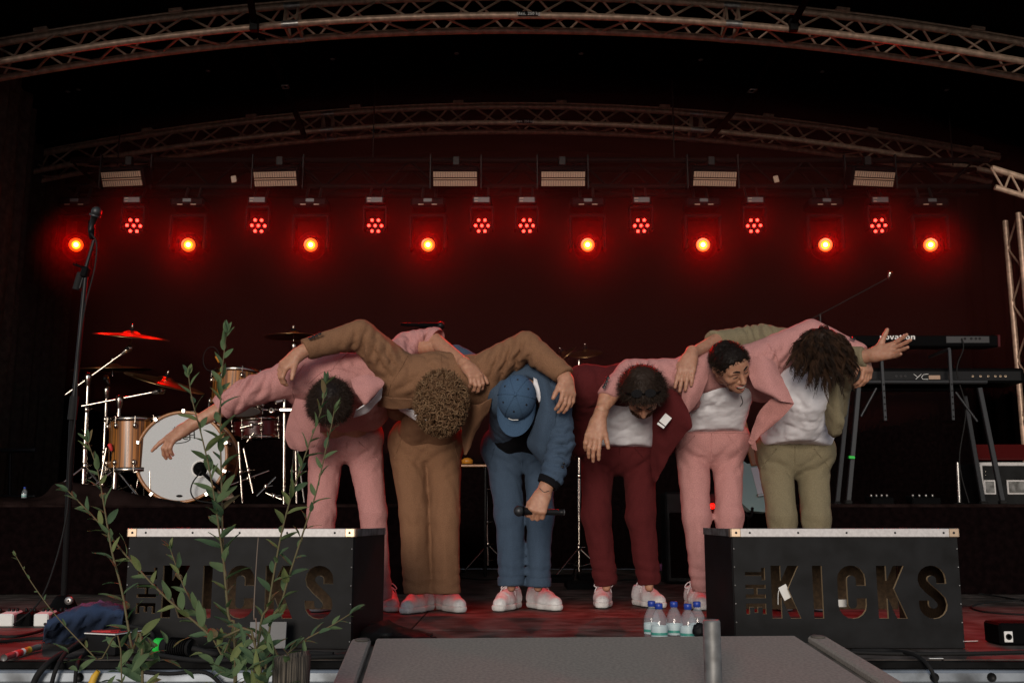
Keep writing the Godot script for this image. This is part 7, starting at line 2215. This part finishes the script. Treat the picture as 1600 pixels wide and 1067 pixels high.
func face_bits(p: Node3D, c: Vector3, u: Vector3, fw: Vector3, smile: bool) -> void:
	u = u.normalized()
	fw = (fw - u * fw.dot(u)).normalized()
	var r := fw.cross(u)
	for s in [-1.0, 1.0]:
		put("eyebrow", tube(smooth_line([c + u * 0.018 + fw * 0.099 + r * 0.010 * s, c + u * 0.026 + fw * 0.096 + r * 0.030 * s, c + u * 0.018 + fw * 0.080 + r * 0.052 * s], 5), [0.004, 0.0055, 0.005, 0.005, 0.005, 0.0045, 0.004, 0.003, 0.0025, 0.002, 0.0015], 6), M.hair_black, p)
		put("eye", tube(smooth_line([c - u * 0.010 + fw * 0.0925 + r * 0.020 * s, c - u * 0.009 + fw * 0.0935 + r * 0.031 * s, c - u * 0.011 + fw * 0.089 + r * 0.043 * s], 4), [0.0018], 6), M.eye_dark, p)
	if smile:
		put("mouth", tube(smooth_line([c - u * 0.074 + fw * 0.080 + r * 0.027, c - u * 0.083 + fw * 0.090, c - u * 0.074 + fw * 0.080 - r * 0.027], 6), [0.004, 0.008, 0.010, 0.011, 0.011, 0.011, 0.011, 0.011, 0.011, 0.011, 0.010, 0.008, 0.004], 8), M.eye_dark, p)
		put("teeth", tube(smooth_line([c - u * 0.072 + fw * 0.086 + r * 0.024, c - u * 0.079 + fw * 0.0985, c - u * 0.072 + fw * 0.086 - r * 0.024], 6), [0.003, 0.0045, 0.005, 0.005, 0.005, 0.005, 0.005, 0.005, 0.005, 0.005, 0.005, 0.0045, 0.003], 8), M.teeth, p)
		put("lip", tube(smooth_line([c - u * 0.068 + fw * 0.082 + r * 0.031, c - u * 0.072 + fw * 0.0995, c - u * 0.068 + fw * 0.082 - r * 0.031], 6), [0.0036], 6), M.lips, p)
		put("lip", tube(smooth_line([c - u * 0.070 + fw * 0.082 + r * 0.030, c - u * 0.095 + fw * 0.0965, c - u * 0.070 + fw * 0.082 - r * 0.030], 6), [0.0042], 6), M.lips, p)
	else:
		put("lip", tube(smooth_line([c - u * 0.070 + fw * 0.084 + r * 0.020, c - u * 0.072 + fw * 0.093, c - u * 0.070 + fw * 0.084 - r * 0.020], 6), [0.0045], 6), M.lips, p)

# pink suit, short black hair, laughing
func person_pink_smiling() -> void:
	var p := person("person in pink suit and white shirt smiling, short black hair, arms over both neighbours", Vector3(1.145, 0, -6.182))
	var tr := leg_wear(p, M.pink_linen, [Vector3(1.017, 0.917, -5.58), 0.139, Vector3(1.156, 0.917, -5.58), 0.139, 0.04], [[Vector3(0.983, 0.834, -5.58), 0.108, Vector3(0.973, 0.515, -5.48), 0.087, Vector3(1, 0.143, -5.53), 0.058], [Vector3(1.17, 0.834, -5.58), 0.098, Vector3(1.148, 0.515, -5.48), 0.084, Vector3(1.138, 0.133, -5.53), 0.065]], 19)
	var tf := new_field(0.004, Vector3(7, 16, 7), 6)
	caps(tf, [[Vector3(1.036, 1.009, -5.52), 0.124, Vector3(1.001, 1.189, -5.3), 0.113, 0.05], [Vector3(1.14, 1.009, -5.52), 0.117, Vector3(1.152, 1.189, -5.3), 0.119, 0.05], [Vector3(1.065, 1.22, -5.28), 0.112, Vector3(1.132, 1.22, -5.28), 0.112, 0.05]])
	tf.slice(Vector3(1.073, 0.961, -5.4), Vector3(0.02, -1, 0.1), 0.4, 0.006)
	tf.fold(Vector3(1.012, 1.077, -5.2), 0.13, Vector3(-0.5, 1, 0), 0.09, 0.006)
	tf.fold(Vector3(1.012, 1.005, -5.3), 0.10, Vector3(0.25, 1, 0), 0.07, 0.004, 1.0)
	put("shirt", field_mesh([[tf, 0.009]]), M.white_cotton, p)
	var f := new_field(0.0045, Vector3(9, 9, 9), 20)
	caps(f, [[Vector3(0.892, 1.225, -5.2), 0.101, Vector3(1.279, 1.277, -5.26), 0.118, 0.05], [Vector3(0.881, 1.178, -5.22), 0.085, Vector3(0.919, 1.1, -5.26), 0.059, 0.04], [Vector3(1.251, 1.264, -5.24), 0.118, Vector3(1.302, 1.189, -5.3), 0.099, 0.05], [Vector3(0.895, 1.219, -5.18), 0.091, Vector3(0.592, 1.221, -5.1), 0.07, 0.012], [Vector3(0.592, 1.221, -5.1), 0.07, Vector3(0.468, 1.099, -5.03), 0.05, 0.012], [Vector3(1.267, 1.291, -5.22), 0.108, Vector3(1.558, 1.439, -5.24), 0.082, 0.012], [Vector3(1.558, 1.439, -5.24), 0.082, Vector3(1.758, 1.332, -5.12), 0.051, 0.012]])
	var cuff: Vector3 = Vector3(0.458, 1.09, -5.03)
	sleeve_end(f, cuff, Vector3(0.426, 1.007, -5) - cuff)
	var cuff2: Vector3 = Vector3(1.761, 1.328, -5.12)
	sleeve_end(f, cuff2, Vector3(1.791, 1.244, -5.1) - cuff2)
	f.cut(Vector3(1.015, 1.029, -5.06), 0.125, Vector3(1.035, 1.125, -5.06), 0.094, 0.02)
	elbow_folds(f, Vector3(0.631, 1.197, -5), Vector3(1, 0.2, 0), 1.0, 0.007)
	elbow_folds(f, Vector3(0.827, 1.156, -5.05), Vector3(0.7, 1, 0), 2.0, 0.008)
	elbow_folds(f, Vector3(0.907, 1.156, -5.05), Vector3(1, 0.4, 0), 0.3, 0.008)
	f.fold(Vector3(1.278, 1.285, -5.05), 0.11, Vector3(1, -0.5, 0), 0.075, 0.008, 0.3)
	elbow_folds(f, Vector3(1.403, 1.293, -5.1), Vector3(1, -0.6, 0), 0.9, 0.008)
	put("jacket", field_mesh([[f, 0.0095]]), M.pink_linen, p)
	seam("sleeve_seam", f, [[Vector3(0.762, 1.214, -4.6), Vector3(0.994, 1.434, -6)], [Vector3(0.732, 1.149, -4.6), Vector3(0.954, 1.35, -6)], [Vector3(0.747, 1.067, -4.6), Vector3(0.974, 1.243, -6)]], M.pink_linen, p)
	seam("sleeve_seam", f, [[Vector3(1.167, 1.285, -4.6), Vector3(1.522, 1.527, -6)], [Vector3(1.205, 1.226, -4.6), Vector3(1.572, 1.45, -6)], [Vector3(1.225, 1.155, -4.6), Vector3(1.598, 1.357, -6)]], M.pink_linen, p)
	seam("trouser_seam", tr, [[Vector3(0.897, 0.876, -4.6), Vector3(1.169, 0.994, -6)], [Vector3(0.893, 0.762, -4.6), Vector3(1.164, 0.845, -6)]], M.pink_linen, p)
	seam("pocket_seam", tr, [[Vector3(0.822, 0.865, -4.6), Vector3(1.072, 0.979, -6)], [Vector3(0.751, 0.791, -4.6), Vector3(0.979, 0.882, -6)]], M.pink_linen, p)
	seam("pocket_seam", tr, [[Vector3(0.971, 0.865, -4.6), Vector3(1.266, 0.979, -6)], [Vector3(1.026, 0.791, -4.6), Vector3(1.338, 0.882, -6)]], M.pink_linen, p)
	buttons(p, [Vector3(0.469, 1.175, -4.955), Vector3(0.462, 1.158, -4.95), Vector3(0.455, 1.142, -4.947), Vector3(0.448, 1.129, -4.945)], Vector3(-0.3, 0.2, 0.9))
	buttons(p, [Vector3(1.709, 1.395, -5.07), Vector3(1.722, 1.389, -5.07)], Vector3(0.2, 0.6, 0.8))
	put("lapel", sheet([[Vector3(0.928, 1.26, -5.1), Vector3(0.958, 1.252, -5.09), Vector3(0.992, 1.227, -5.1)], [Vector3(0.876, 1.178, -5.07), Vector3(0.916, 1.162, -5.05), Vector3(0.966, 1.153, -5.08)], [Vector3(0.851, 1.103, -5.09), Vector3(0.886, 1.088, -5.07), Vector3(0.936, 1.085, -5.1)], [Vector3(0.867, 1.036, -5.12), Vector3(0.878, 1.025, -5.11), Vector3(0.901, 1.037, -5.13)]], 5, 0.007, 0.004, 0.06), M.pink_linen, p)
	# the jacket front swings out in a big fold
	put("jacket_flap", sheet([[Vector3(1.165, 1.286, -5.06), Vector3(1.234, 1.29, -5), Vector3(1.308, 1.261, -5.02)], [Vector3(1.173, 1.187, -5), Vector3(1.249, 1.18, -4.95), Vector3(1.325, 1.178, -4.98)], [Vector3(1.194, 1.132, -4.99), Vector3(1.265, 1.103, -4.93), Vector3(1.345, 1.111, -4.95)], [Vector3(1.253, 1.099, -4.98), Vector3(1.307, 1.059, -4.93), Vector3(1.368, 1.048, -4.94)]], 6, 0.007, 0.006, 0.07), M.pink_linen, p)
	put("jacket_lining", sheet([[Vector3(1.276, 1.08, -5), Vector3(1.327, 1.056, -4.96), Vector3(1.369, 1.045, -4.945)], [Vector3(1.231, 1.023, -5.06), Vector3(1.277, 0.993, -5.02), Vector3(1.332, 0.997, -4.99)], [Vector3(1.206, 0.954, -5.1), Vector3(1.233, 0.928, -5.06), Vector3(1.286, 0.951, -5.04)], [Vector3(1.185, 0.875, -5.12), Vector3(1.196, 0.861, -5.1), Vector3(1.224, 0.904, -5.08)]], 6, 0.006, 0.006, 0.07), M.pink_lining, p)
	put("jacket_tail", sheet([[Vector3(1.183, 0.894, -5.11), Vector3(1.207, 0.88, -5.09)], [Vector3(1.2, 0.844, -5.12), Vector3(1.217, 0.83, -5.1)]], 4, 0.006), M.pink_lining, p)
	var c: Vector3 = Vector3(1.077, 1.245, -5)
	var u := Vector3(-0.18, 0.70, 0.66)
	var fw := Vector3(0.42, -0.58, 0.70)
	var h1 := new_field()
	hand(h1, Vector3(0.426, 0.976, -5), Vector3(0.388, 0.864, -4.97) - Vector3(0.426, 0.976, -5), Vector3(-0.35, 0.1, 0.9), -1.0, [0.28, 0.32, 0.38, 0.45, 0.2], 0.06, 1.12, 0.5)
	h1.cap(Vector3(0.476, 1.116, -5.04), 0.042, Vector3(0.429, 0.985, -5), 0.029, 0.02)
	var h2 := new_field()
	hand(h2, Vector3(1.77, 1.317, -5.11), Vector3(1.788, 1.208, -5.08) - Vector3(1.77, 1.317, -5.11), Vector3(0.6, 0.2, 0.75), 1.0, [0.55, 0.6, 0.6, 0.6, 0.4], 0.05, 1.05, 0.5)
	h2.cap(Vector3(1.723, 1.347, -5.13), 0.034, Vector3(1.772, 1.307, -5.11), 0.029, 0.02)
	add_body(p, M.skin_tan, [[Vector3(1.034, 0.913, -5.62), 0.084, Vector3(1.005, 1.191, -5.32), 0.093, 0.04], [Vector3(1.15, 0.913, -5.62), 0.084, Vector3(1.139, 1.191, -5.32), 0.093, 0.04], [Vector3(1.079, 1.244, -5.26), 0.056, Vector3(1.077, 1.208, -5.08), 0.054, 0.04], [Vector3(0.921, 1.205, -5.22), 0.046, Vector3(0.592, 1.214, -5.1), 0.038, 0.02], [Vector3(0.592, 1.214, -5.1), 0.038, Vector3(0.439, 1.023, -5), 0.031, 0.02], [Vector3(1.229, 1.25, -5.26), 0.046, Vector3(1.557, 1.422, -5.24), 0.039, 0.02], [Vector3(1.557, 1.422, -5.24), 0.039, Vector3(1.763, 1.32, -5.11), 0.032, 0.02], [Vector3(0.983, 0.834, -5.58), 0.084, Vector3(0.973, 0.515, -5.48), 0.055, 0.02], [Vector3(0.973, 0.515, -5.48), 0.055, Vector3(0.998, 0.141, -5.52), 0.024, 0.02], [Vector3(1.17, 0.834, -5.58), 0.077, Vector3(1.148, 0.515, -5.48), 0.055, 0.02], [Vector3(1.148, 0.515, -5.48), 0.055, Vector3(1.136, 0.141, -5.52), 0.024, 0.02]], [head_field(c, u, fw)], [h1, h2])
	var hair := put("hair", field_mesh([[scalp_field(c, u, fw, 0.004, 0.075, 35, 0.076), 0.006]]), M.hair_black, p)
	put("hair_strand", hair_strands(c, u, fw, 6000, 0.016, 0.0010, 0.6, 45, 0.076), M.hair_dark, hair)
	waistband(p, M.pink_linen, [Vector3(1.017, 0.917, -5.58), 0.139, Vector3(1.156, 0.917, -5.58), 0.139, 0.04], Vector3(1.064, 0.989, -5.45), 0.045)
	beard(p, c, u, fw, 900, 0.004)
	face_bits(p, c, u, fw, true)
	put("ear_ring_cord", tube(smooth_line([Vector3(1.103, 1.08, -4.9), Vector3(1.115, 1.052, -4.92), Vector3(1.109, 1.036, -4.95)], 4), [0.002], 5), M.black_plastic, p)
	shoe(p, Vector3(1.055, 0, -5.795), 0.08)
	shoe(p, Vector3(1.237, 0, -5.795), 0.35)

# olive suit, long dark hair
func person_olive() -> void:
	var p := person("person in olive suit and white shirt with long dark hair falling over the face", Vector3(1.67, 0, -6.182))
	var tr := leg_wear(p, M.olive_cotton, [Vector3(1.467, 0.861, -5.58), 0.146, Vector3(1.613, 0.861, -5.58), 0.146, 0.04], [[Vector3(1.429, 0.799, -5.58), 0.112, Vector3(1.425, 0.515, -5.48), 0.091, Vector3(1.434, 0.133, -5.53), 0.076], [Vector3(1.63, 0.799, -5.58), 0.108, Vector3(1.607, 0.515, -5.48), 0.087, Vector3(1.609, 0.133, -5.53), 0.076]], 21)
	var tf := new_field(0.005, Vector3(7, 12, 7), 7)
	caps(tf, [[Vector3(1.46, 0.945, -5.5), 0.124, Vector3(1.466, 1.178, -5.22), 0.104, 0.05], [Vector3(1.608, 0.955, -5.5), 0.124, Vector3(1.565, 1.178, -5.22), 0.104, 0.05], [Vector3(1.514, 0.935, -5.46), 0.13, Vector3(1.51, 1.11, -5.2), 0.117, 0.05]])
	tf.slice(Vector3(1.471, 0.893, -5.36), Vector3(-0.02, -1, 0.1), 0.5, 0.006)
	tf.fold(Vector3(1.476, 0.988, -5.3), 0.14, Vector3(-0.5, 1, 0), 0.11, 0.007)
	tf.fold(Vector3(1.474, 1.082, -5.1), 0.12, Vector3(0.8, 0.5, 0), 0.09, 0.006, 1.0)
	put("shirt", field_mesh([[tf, 0.0095]]), M.white_cotton, p)
	var f := new_field(0.0045, Vector3(9, 9, 9), 22)
	caps(f, [[Vector3(1.527, 1.347, -5.36), 0.101, Vector3(1.695, 1.274, -5.24), 0.098, 0.05], [Vector3(1.68, 1.248, -5.24), 0.085, Vector3(1.707, 1.066, -5.4), 0.068, 0.05], [Vector3(1.689, 1.285, -5.22), 0.088, Vector3(1.736, 1.296, -5.12), 0.07, 0.012], [Vector3(1.736, 1.296, -5.12), 0.07, Vector3(1.768, 1.296, -5.06), 0.054, 0.012], [Vector3(1.563, 1.395, -5.42), 0.095, Vector3(1.369, 1.447, -5.46), 0.089, 0.012], [Vector3(1.369, 1.447, -5.46), 0.089, Vector3(1.056, 1.419, -5.3), 0.056, 0.012]])
	sleeve_end(f, Vector3(1.768, 1.296, -5.06), Vector3(1.827, 1.302, -5.02) - Vector3(1.768, 1.296, -5.06))
	sleeve_end(f, Vector3(1.056, 1.419, -5.3), Vector3(0.972, 1.358, -5.2) - Vector3(1.056, 1.419, -5.3))
	elbow_folds(f, Vector3(1.304, 1.479, -5.4), Vector3(1, 0.2, 0), 1.0, 0.009)
	elbow_folds(f, Vector3(1.67, 1.176, -5.2), Vector3(0.4, 1, 0), 0.2, 0.008)
	put("jacket", field_mesh([[f, 0.010]]), M.olive_cotton, p)
	seam("trouser_seam", tr, [[Vector3(1.27, 0.819, -4.6), Vector3(1.657, 0.919, -6)], [Vector3(1.265, 0.7, -4.6), Vector3(1.65, 0.763, -6)]], M.olive_cotton, p)
	seam("pocket_seam", tr, [[Vector3(1.187, 0.808, -4.6), Vector3(1.548, 0.904, -6)], [Vector3(1.114, 0.722, -4.6), Vector3(1.453, 0.793, -6)]], M.olive_cotton, p)
	seam("pocket_seam", tr, [[Vector3(1.353, 0.808, -4.6), Vector3(1.765, 0.904, -6)], [Vector3(1.417, 0.728, -4.6), Vector3(1.849, 0.8, -6)]], M.olive_cotton, p)
	seam("sleeve_seam", f, [[Vector3(1.076, 1.347, -4.6), Vector3(1.404, 1.608, -6)], [Vector3(1.086, 1.302, -4.6), Vector3(1.417, 1.55, -6)], [Vector3(1.078, 1.258, -4.6), Vector3(1.407, 1.492, -6)]], M.olive_cotton, p)
	put("jacket_flap", sheet([[Vector3(1.595, 1.195, -5.1), Vector3(1.62, 1.17, -5.06), Vector3(1.663, 1.143, -5.1)], [Vector3(1.583, 1.094, -5.12), Vector3(1.621, 1.076, -5.08), Vector3(1.664, 1.055, -5.12)], [Vector3(1.586, 1.04, -5.16), Vector3(1.617, 1.001, -5.1), Vector3(1.663, 0.965, -5.12)], [Vector3(1.601, 0.972, -5.2), Vector3(1.618, 0.923, -5.16), Vector3(1.664, 0.936, -5.16)], [Vector3(1.617, 0.929, -5.22), Vector3(1.636, 0.907, -5.2), Vector3(1.656, 0.912, -5.18)]], 6, 0.007, 0.008, 0.06), M.olive_cotton, p)
	var c: Vector3 = Vector3(1.523, 1.301, -4.99)
	var u := Vector3(0.05, -0.05, 1.0)
	var fw := Vector3(-0.05, -1.0, -0.1)
	var h1 := new_field()
	hand(h1, Vector3(1.796, 1.301, -5.03), Vector3(1.857, 1.31, -4.97) - Vector3(1.796, 1.301, -5.03), Vector3(0.15, -0.35, -0.9), 1.0, [0.14, 0.12, 0.15, 0.22, 0.1], 0.16, 1.08, 1.25)
	h1.cap(Vector3(1.748, 1.294, -5.07), 0.034, Vector3(1.796, 1.301, -5.03), 0.028, 0.02)
	var h2 := new_field()
	hand(h2, Vector3(0.901, 1.306, -5.1), Vector3(0.857, 1.192, -5.03) - Vector3(0.901, 1.306, -5.1), Vector3(-0.2, 0.3, 0.9), 1.0, [0.22, 0.25, 0.25, 0.28, 0.35], 0.03, 1.1, 0.45)
	h2.cap(Vector3(1.083, 1.426, -5.3), 0.036, Vector3(0.909, 1.32, -5.11), 0.028, 0.02)
	add_body(p, M.skin_fair, [[Vector3(1.488, 0.878, -5.62), 0.084, Vector3(1.496, 1.169, -5.28), 0.086, 0.04], [Vector3(1.611, 0.878, -5.62), 0.084, Vector3(1.582, 1.169, -5.28), 0.086, 0.04], [Vector3(1.586, 1.214, -5.24), 0.052, Vector3(1.542, 1.27, -5.06), 0.051, 0.04], [Vector3(1.626, 1.234, -5.26), 0.046, Vector3(1.736, 1.289, -5.12), 0.038, 0.02], [Vector3(1.736, 1.289, -5.12), 0.038, Vector3(1.793, 1.299, -5.04), 0.032, 0.02], [Vector3(1.543, 1.333, -5.36), 0.047, Vector3(1.368, 1.433, -5.46), 0.041, 0.02], [Vector3(1.368, 1.433, -5.46), 0.041, Vector3(1.034, 1.392, -5.26), 0.033, 0.02], [Vector3(1.429, 0.799, -5.58), 0.084, Vector3(1.425, 0.515, -5.48), 0.055, 0.02], [Vector3(1.425, 0.515, -5.48), 0.055, Vector3(1.427, 0.142, -5.5), 0.024, 0.02], [Vector3(1.63, 0.799, -5.58), 0.084, Vector3(1.607, 0.515, -5.48), 0.055, 0.02], [Vector3(1.607, 0.515, -5.48), 0.055, Vector3(1.601, 0.142, -5.5), 0.024, 0.02]], [head_field(c, u, fw)], [h1, h2])
	var hair := put("hair", field_mesh([[scalp_field(c, u, fw, 0.016, 0.08, 36, 0.12), 0.007]]), M.hair_dark, p)
	# long wavy locks hanging from the crown
	var g := RandomNumberGenerator.new()
	g.seed = 15
	for batch in 2:
		var st := new_st()
		for i in 150:
			var a := g.randf() * TAU
			var rad := sqrt(g.randf())
			var d := Vector3(cos(a) * rad, sin(a) * rad * 0.9 + 0.12, 0.0)
			d.z = sqrt(maxf(0.0, 1.0 - minf(d.length_squared(), 1.0)))
			d = d.normalized()
			var root := c + Vector3(d.x * 0.098, d.y * 0.100 + 0.012, d.z * 0.112)
			var l := g.randf_range(0.07, 0.17) * (0.75 + 0.45 * maxf(0.0, -d.y + 0.2))
			var out := Vector3(d.x * 0.9, d.y * 0.45 - 0.3, d.z * 0.5).normalized()
			var ph := g.randf() * TAU
			var wv := g.randf_range(8.0, 14.0)
			for m in 13:
				var off := rand_dir(g) * 0.009
				var pj := ph + g.randf_range(-0.5, 0.5)
				var lj := l * g.randf_range(0.75, 1.15)
				var pts := []
				var q := root + off
				for k in 10:
					var t := k / 9.0
					pts.append(q + Vector3(sin(pj + t * wv * 0.7), 0.4 * cos(pj + t * wv * 0.6), cos(pj + t * wv * 0.7)) * 0.010 * minf(1.0, t * 1.5) - off * 0.5 * t)
					var dirv := out.lerp(Vector3(d.x * 0.25, -1.0, 0.05), minf(1.0, t * 1.4)).normalized()
					q += dirv * lj / 9.0
				add_tube(st, pts, [0.0018, 0.0009], 3, false)
		put("lock", done(st), M.hair_brown if batch == 0 else M.hair_dark, hair)
	shoe(p, Vector3(1.501, 0, -5.754), -0.1)
	shoe(p, Vector3(1.693, 0, -5.754), 0.2)

# ------------------------------------------------------------------ leafy shoots in front of the stage
var leaf_meshes := []

func make_leaves() -> void:
	# lance shaped blades along +y, folded at the midrib, tip bending down
	for v in 4:
		var rows := []
		for i in 9:
			var t := i / 8.0
			var w := 0.155 * pow(sin(PI * pow(t, 0.8)), 0.8) + 0.004
			if i == 8: w = 0.002
			var bend: float = -[0.10, 0.22, 0.05, 0.30][v] * t * t
			var fold: float = [0.35, 0.15, 0.5, 0.25][v]
			var row := []
			for j in 5:
				var s := (j - 2) / 2.0
				row.append(Vector3(s * w + 0.03 * sin(t * 5.0 + v) * t, t, bend + absf(s) * w * fold + 0.012 * sin(t * 9.0 + s * 3.0 + v)))
			rows.append(row)
		var st := new_st()
		grid_faces(st, rows, false, false)
		leaf_meshes.append(done(st))

func shoot(plant: Node3D, line: Array, r0: float, r1: float, gap: float, size: float, g: RandomNumberGenerator, bare := 0.0, material: Material = null) -> void:
	var pts := smooth_line(line, 6)
	var rad := []
	for i in pts.size(): rad.append(0.8 * lerpf(r0, r1, float(i) / (pts.size() - 1)))
	put("stem", tube(pts, rad, 7), material if material else M.stem, plant)
	if gap <= 0.0: return
	var total := 0.0
	for i in pts.size() - 1: total += pts[i].distance_to(pts[i + 1])
	var s := 0.0
	var next := total * bare
	var turn := g.randf() * TAU
	for i in pts.size() - 1:
		var l: float = pts[i].distance_to(pts[i + 1])
		while next < s + l:
			var p: Vector3 = pts[i].lerp(pts[i + 1], (next - s) / l)
			var t: Vector3 = (pts[i + 1] - pts[i]).normalized()
			var f := next / total
			var e := t.cross(Vector3(0, 0, 1)).normalized()
			var e2 := t.cross(e)
			turn += 2.4 + g.randf_range(-0.3, 0.3)
			var out := e * cos(turn) + e2 * sin(turn)
			var open := lerpf(g.randf_range(0.9, 1.6), 0.45, pow(f, 6.0))
			leaf(plant, p, (t + out * open + Vector3(0, -0.25 * (1.0 - f) * g.randf(), 0)).normalized(), size * g.randf_range(0.75, 1.2) * lerpf(1.0, 0.62, pow(f, 5.0)), g)
			next += gap * g.randf_range(0.7, 1.3) * lerpf(1.0, 0.6, f)
		s += l
	for k in 4:
		leaf(plant, pts[-1], ((pts[-1] - pts[-3]).normalized() + rand_dir(g) * 0.38).normalized(), size * g.randf_range(0.45, 0.65), g)

func leaf(plant: Node3D, p: Vector3, dirv: Vector3, size: float, g: RandomNumberGenerator) -> void:
	var up := Vector3(0, 1, 0.35) + rand_dir(g) * 0.7
	var x := dirv.cross(up).normalized()
	var z := x.cross(dirv).normalized()
	var r := g.randf()
	var m: Material = M.leaf if r < 0.55 else (M.leaf_light if r < 0.73 else (M.leaf_dark if r < 0.97 else M.leaf_dry))
	size *= 1.06
	put("leaf", leaf_meshes[g.randi() % 4], m, plant, Transform3D(Basis(x * size, dirv * size, z * size), p))

func build_plants() -> void:
	make_leaves()
	var g := RandomNumberGenerator.new()
	g.seed = 31
	var a := thing("leafy_shrub", "shrub of slender leafy shoots leaning towards the tall microphone stand", "shrub", Vector3(-0.852, GROUND, -2.45))
	var ra := Vector3(-0.823, GROUND, -2.45)
	shoot(a, [ra, Vector3(-0.592, 0.112, -2.44), Vector3(-0.696, 0.224, -2.45), Vector3(-0.807, 0.31, -2.46), Vector3(-0.91, 0.401, -2.48), Vector3(-1.001, 0.491, -2.5), Vector3(-1.084, 0.561, -2.52)], 0.0045, 0.0016, 0.030, 0.056, g, 0.55)
	shoot(a, [ra + Vector3(0.03, 0, 0), Vector3(-0.824, 0.121, -2.38), Vector3(-0.861, 0.208, -2.4), Vector3(-0.898, 0.327, -2.42), Vector3(-0.94, 0.42, -2.45), Vector3(-0.971, 0.516, -2.47), Vector3(-1.006, 0.608, -2.5), Vector3(-1.035, 0.678, -2.5)], 0.0045, 0.0014, 0.032, 0.058, g, 0.58)
	shoot(a, [ra + Vector3(-0.03, 0, 0.03), Vector3(-0.859, 0.126, -2.35), Vector3(-0.923, 0.186, -2.36), Vector3(-1.024, 0.273, -2.38), Vector3(-1.097, 0.347, -2.4), Vector3(-1.15, 0.409, -2.42)], 0.0024, 0.001, 0.05, 0.024, g, 0.62)
	var b := thing("leafy_shrub", "shrub of tall leafy shoots rising before the black letter box and the bass drum", "shrub", Vector3(-0.634, GROUND, -2.55))
	var rb := Vector3(-0.634, GROUND, -2.55)
	shoot(b, [rb, Vector3(-0.66, 0.095, -2.55), Vector3(-0.686, 0.265, -2.55), Vector3(-0.706, 0.417, -2.55), Vector3(-0.72, 0.572, -2.56), Vector3(-0.733, 0.716, -2.57), Vector3(-0.739, 0.847, -2.58), Vector3(-0.738, 0.966, -2.6)], 0.005, 0.0014, 0.028, 0.060, g, 0.48)
	shoot(b, [Vector3(-0.697, 0.356, -2.55), Vector3(-0.721, 0.509, -2.53), Vector3(-0.74, 0.609, -2.52), Vector3(-0.769, 0.711, -2.52), Vector3(-0.793, 0.787, -2.52), Vector3(-0.808, 0.848, -2.53)], 0.0032, 0.0014, 0.030, 0.058, g, 0.08)
	shoot(b, [rb + Vector3(-0.05, 0, 0.05), Vector3(-0.651, 0.103, -2.5), Vector3(-0.685, 0.179, -2.5), Vector3(-0.723, 0.24, -2.5), Vector3(-0.778, 0.327, -2.5), Vector3(-0.825, 0.421, -2.52)], 0.0035, 0.0014, 0.030, 0.056, g, 0.62)
	shoot(b, [rb + Vector3(0.02, 0, 0), Vector3(-0.626, 0.087, -2.6), Vector3(-0.6, 0.292, -2.6), Vector3(-0.578, 0.447, -2.6), Vector3(-0.553, 0.557, -2.6), Vector3(-0.518, 0.67, -2.6), Vector3(-0.489, 0.759, -2.6), Vector3(-0.477, 0.833, -2.6)], 0.004, 0.0014, 0.032, 0.056, g, 0.50)
	shoot(b, [rb + Vector3(0.04, 0, 0), Vector3(-0.609, 0.084, -2.62), Vector3(-0.573, 0.29, -2.62), Vector3(-0.531, 0.443, -2.62), Vector3(-0.499, 0.55, -2.62), Vector3(-0.478, 0.655, -2.62), Vector3(-0.464, 0.723, -2.62), Vector3(-0.457, 0.769, -2.62)], 0.004, 0.0014, 0.034, 0.054, g, 0.50)
	shoot(b, [rb + Vector3(0.05, 0, 0.05), Vector3(-0.592, 0.103, -2.5), Vector3(-0.542, 0.168, -2.5), Vector3(-0.491, 0.211, -2.5), Vector3(-0.431, 0.243, -2.5), Vector3(-0.379, 0.275, -2.52)], 0.0035, 0.0014, 0.028, 0.050, g, 0.62)
	shoot(b, [rb + Vector3(0.0, 0, 0.08), Vector3(-0.594, 0.11, -2.45), Vector3(-0.6, 0.274, -2.45), Vector3(-0.599, 0.39, -2.45), Vector3(-0.597, 0.452, -2.45)], 0.0022, 0.0012, 0.0, 0.05, g, 0.7, M.twig)
	# leafy tangle at the foot of both shrubs, still leaf by leaf
	for k in 105:
		var px := g.randf_range(-0.62, -0.52) if k % 3 == 0 else g.randf_range(-0.98, -0.48)
		var py: float = 0.164 + g.randf_range(-0.10, 0.055)
		var p := Vector3(px, py, -2.42 + g.randf_range(-0.06, 0.10))
		leaf(b if px > -0.75 else a, p, (Vector3(g.randf_range(-1, 1), g.randf_range(-0.3, 1.0), g.randf_range(-0.3, 0.8))).normalized(), g.randf_range(0.032, 0.055), g)
	for k in 6:
		var x := -0.95 + k * 0.085
		shoot(a if x < -0.75 else b, [Vector3(x + 0.05, GROUND, -2.42), Vector3(x, -0.15, -2.4), Vector3(x + g.randf_range(-0.06, 0.06), 0.02 + g.randf() * 0.08, -2.38)], 0.003, 0.0012, 0.03, 0.045, g, 0.85)
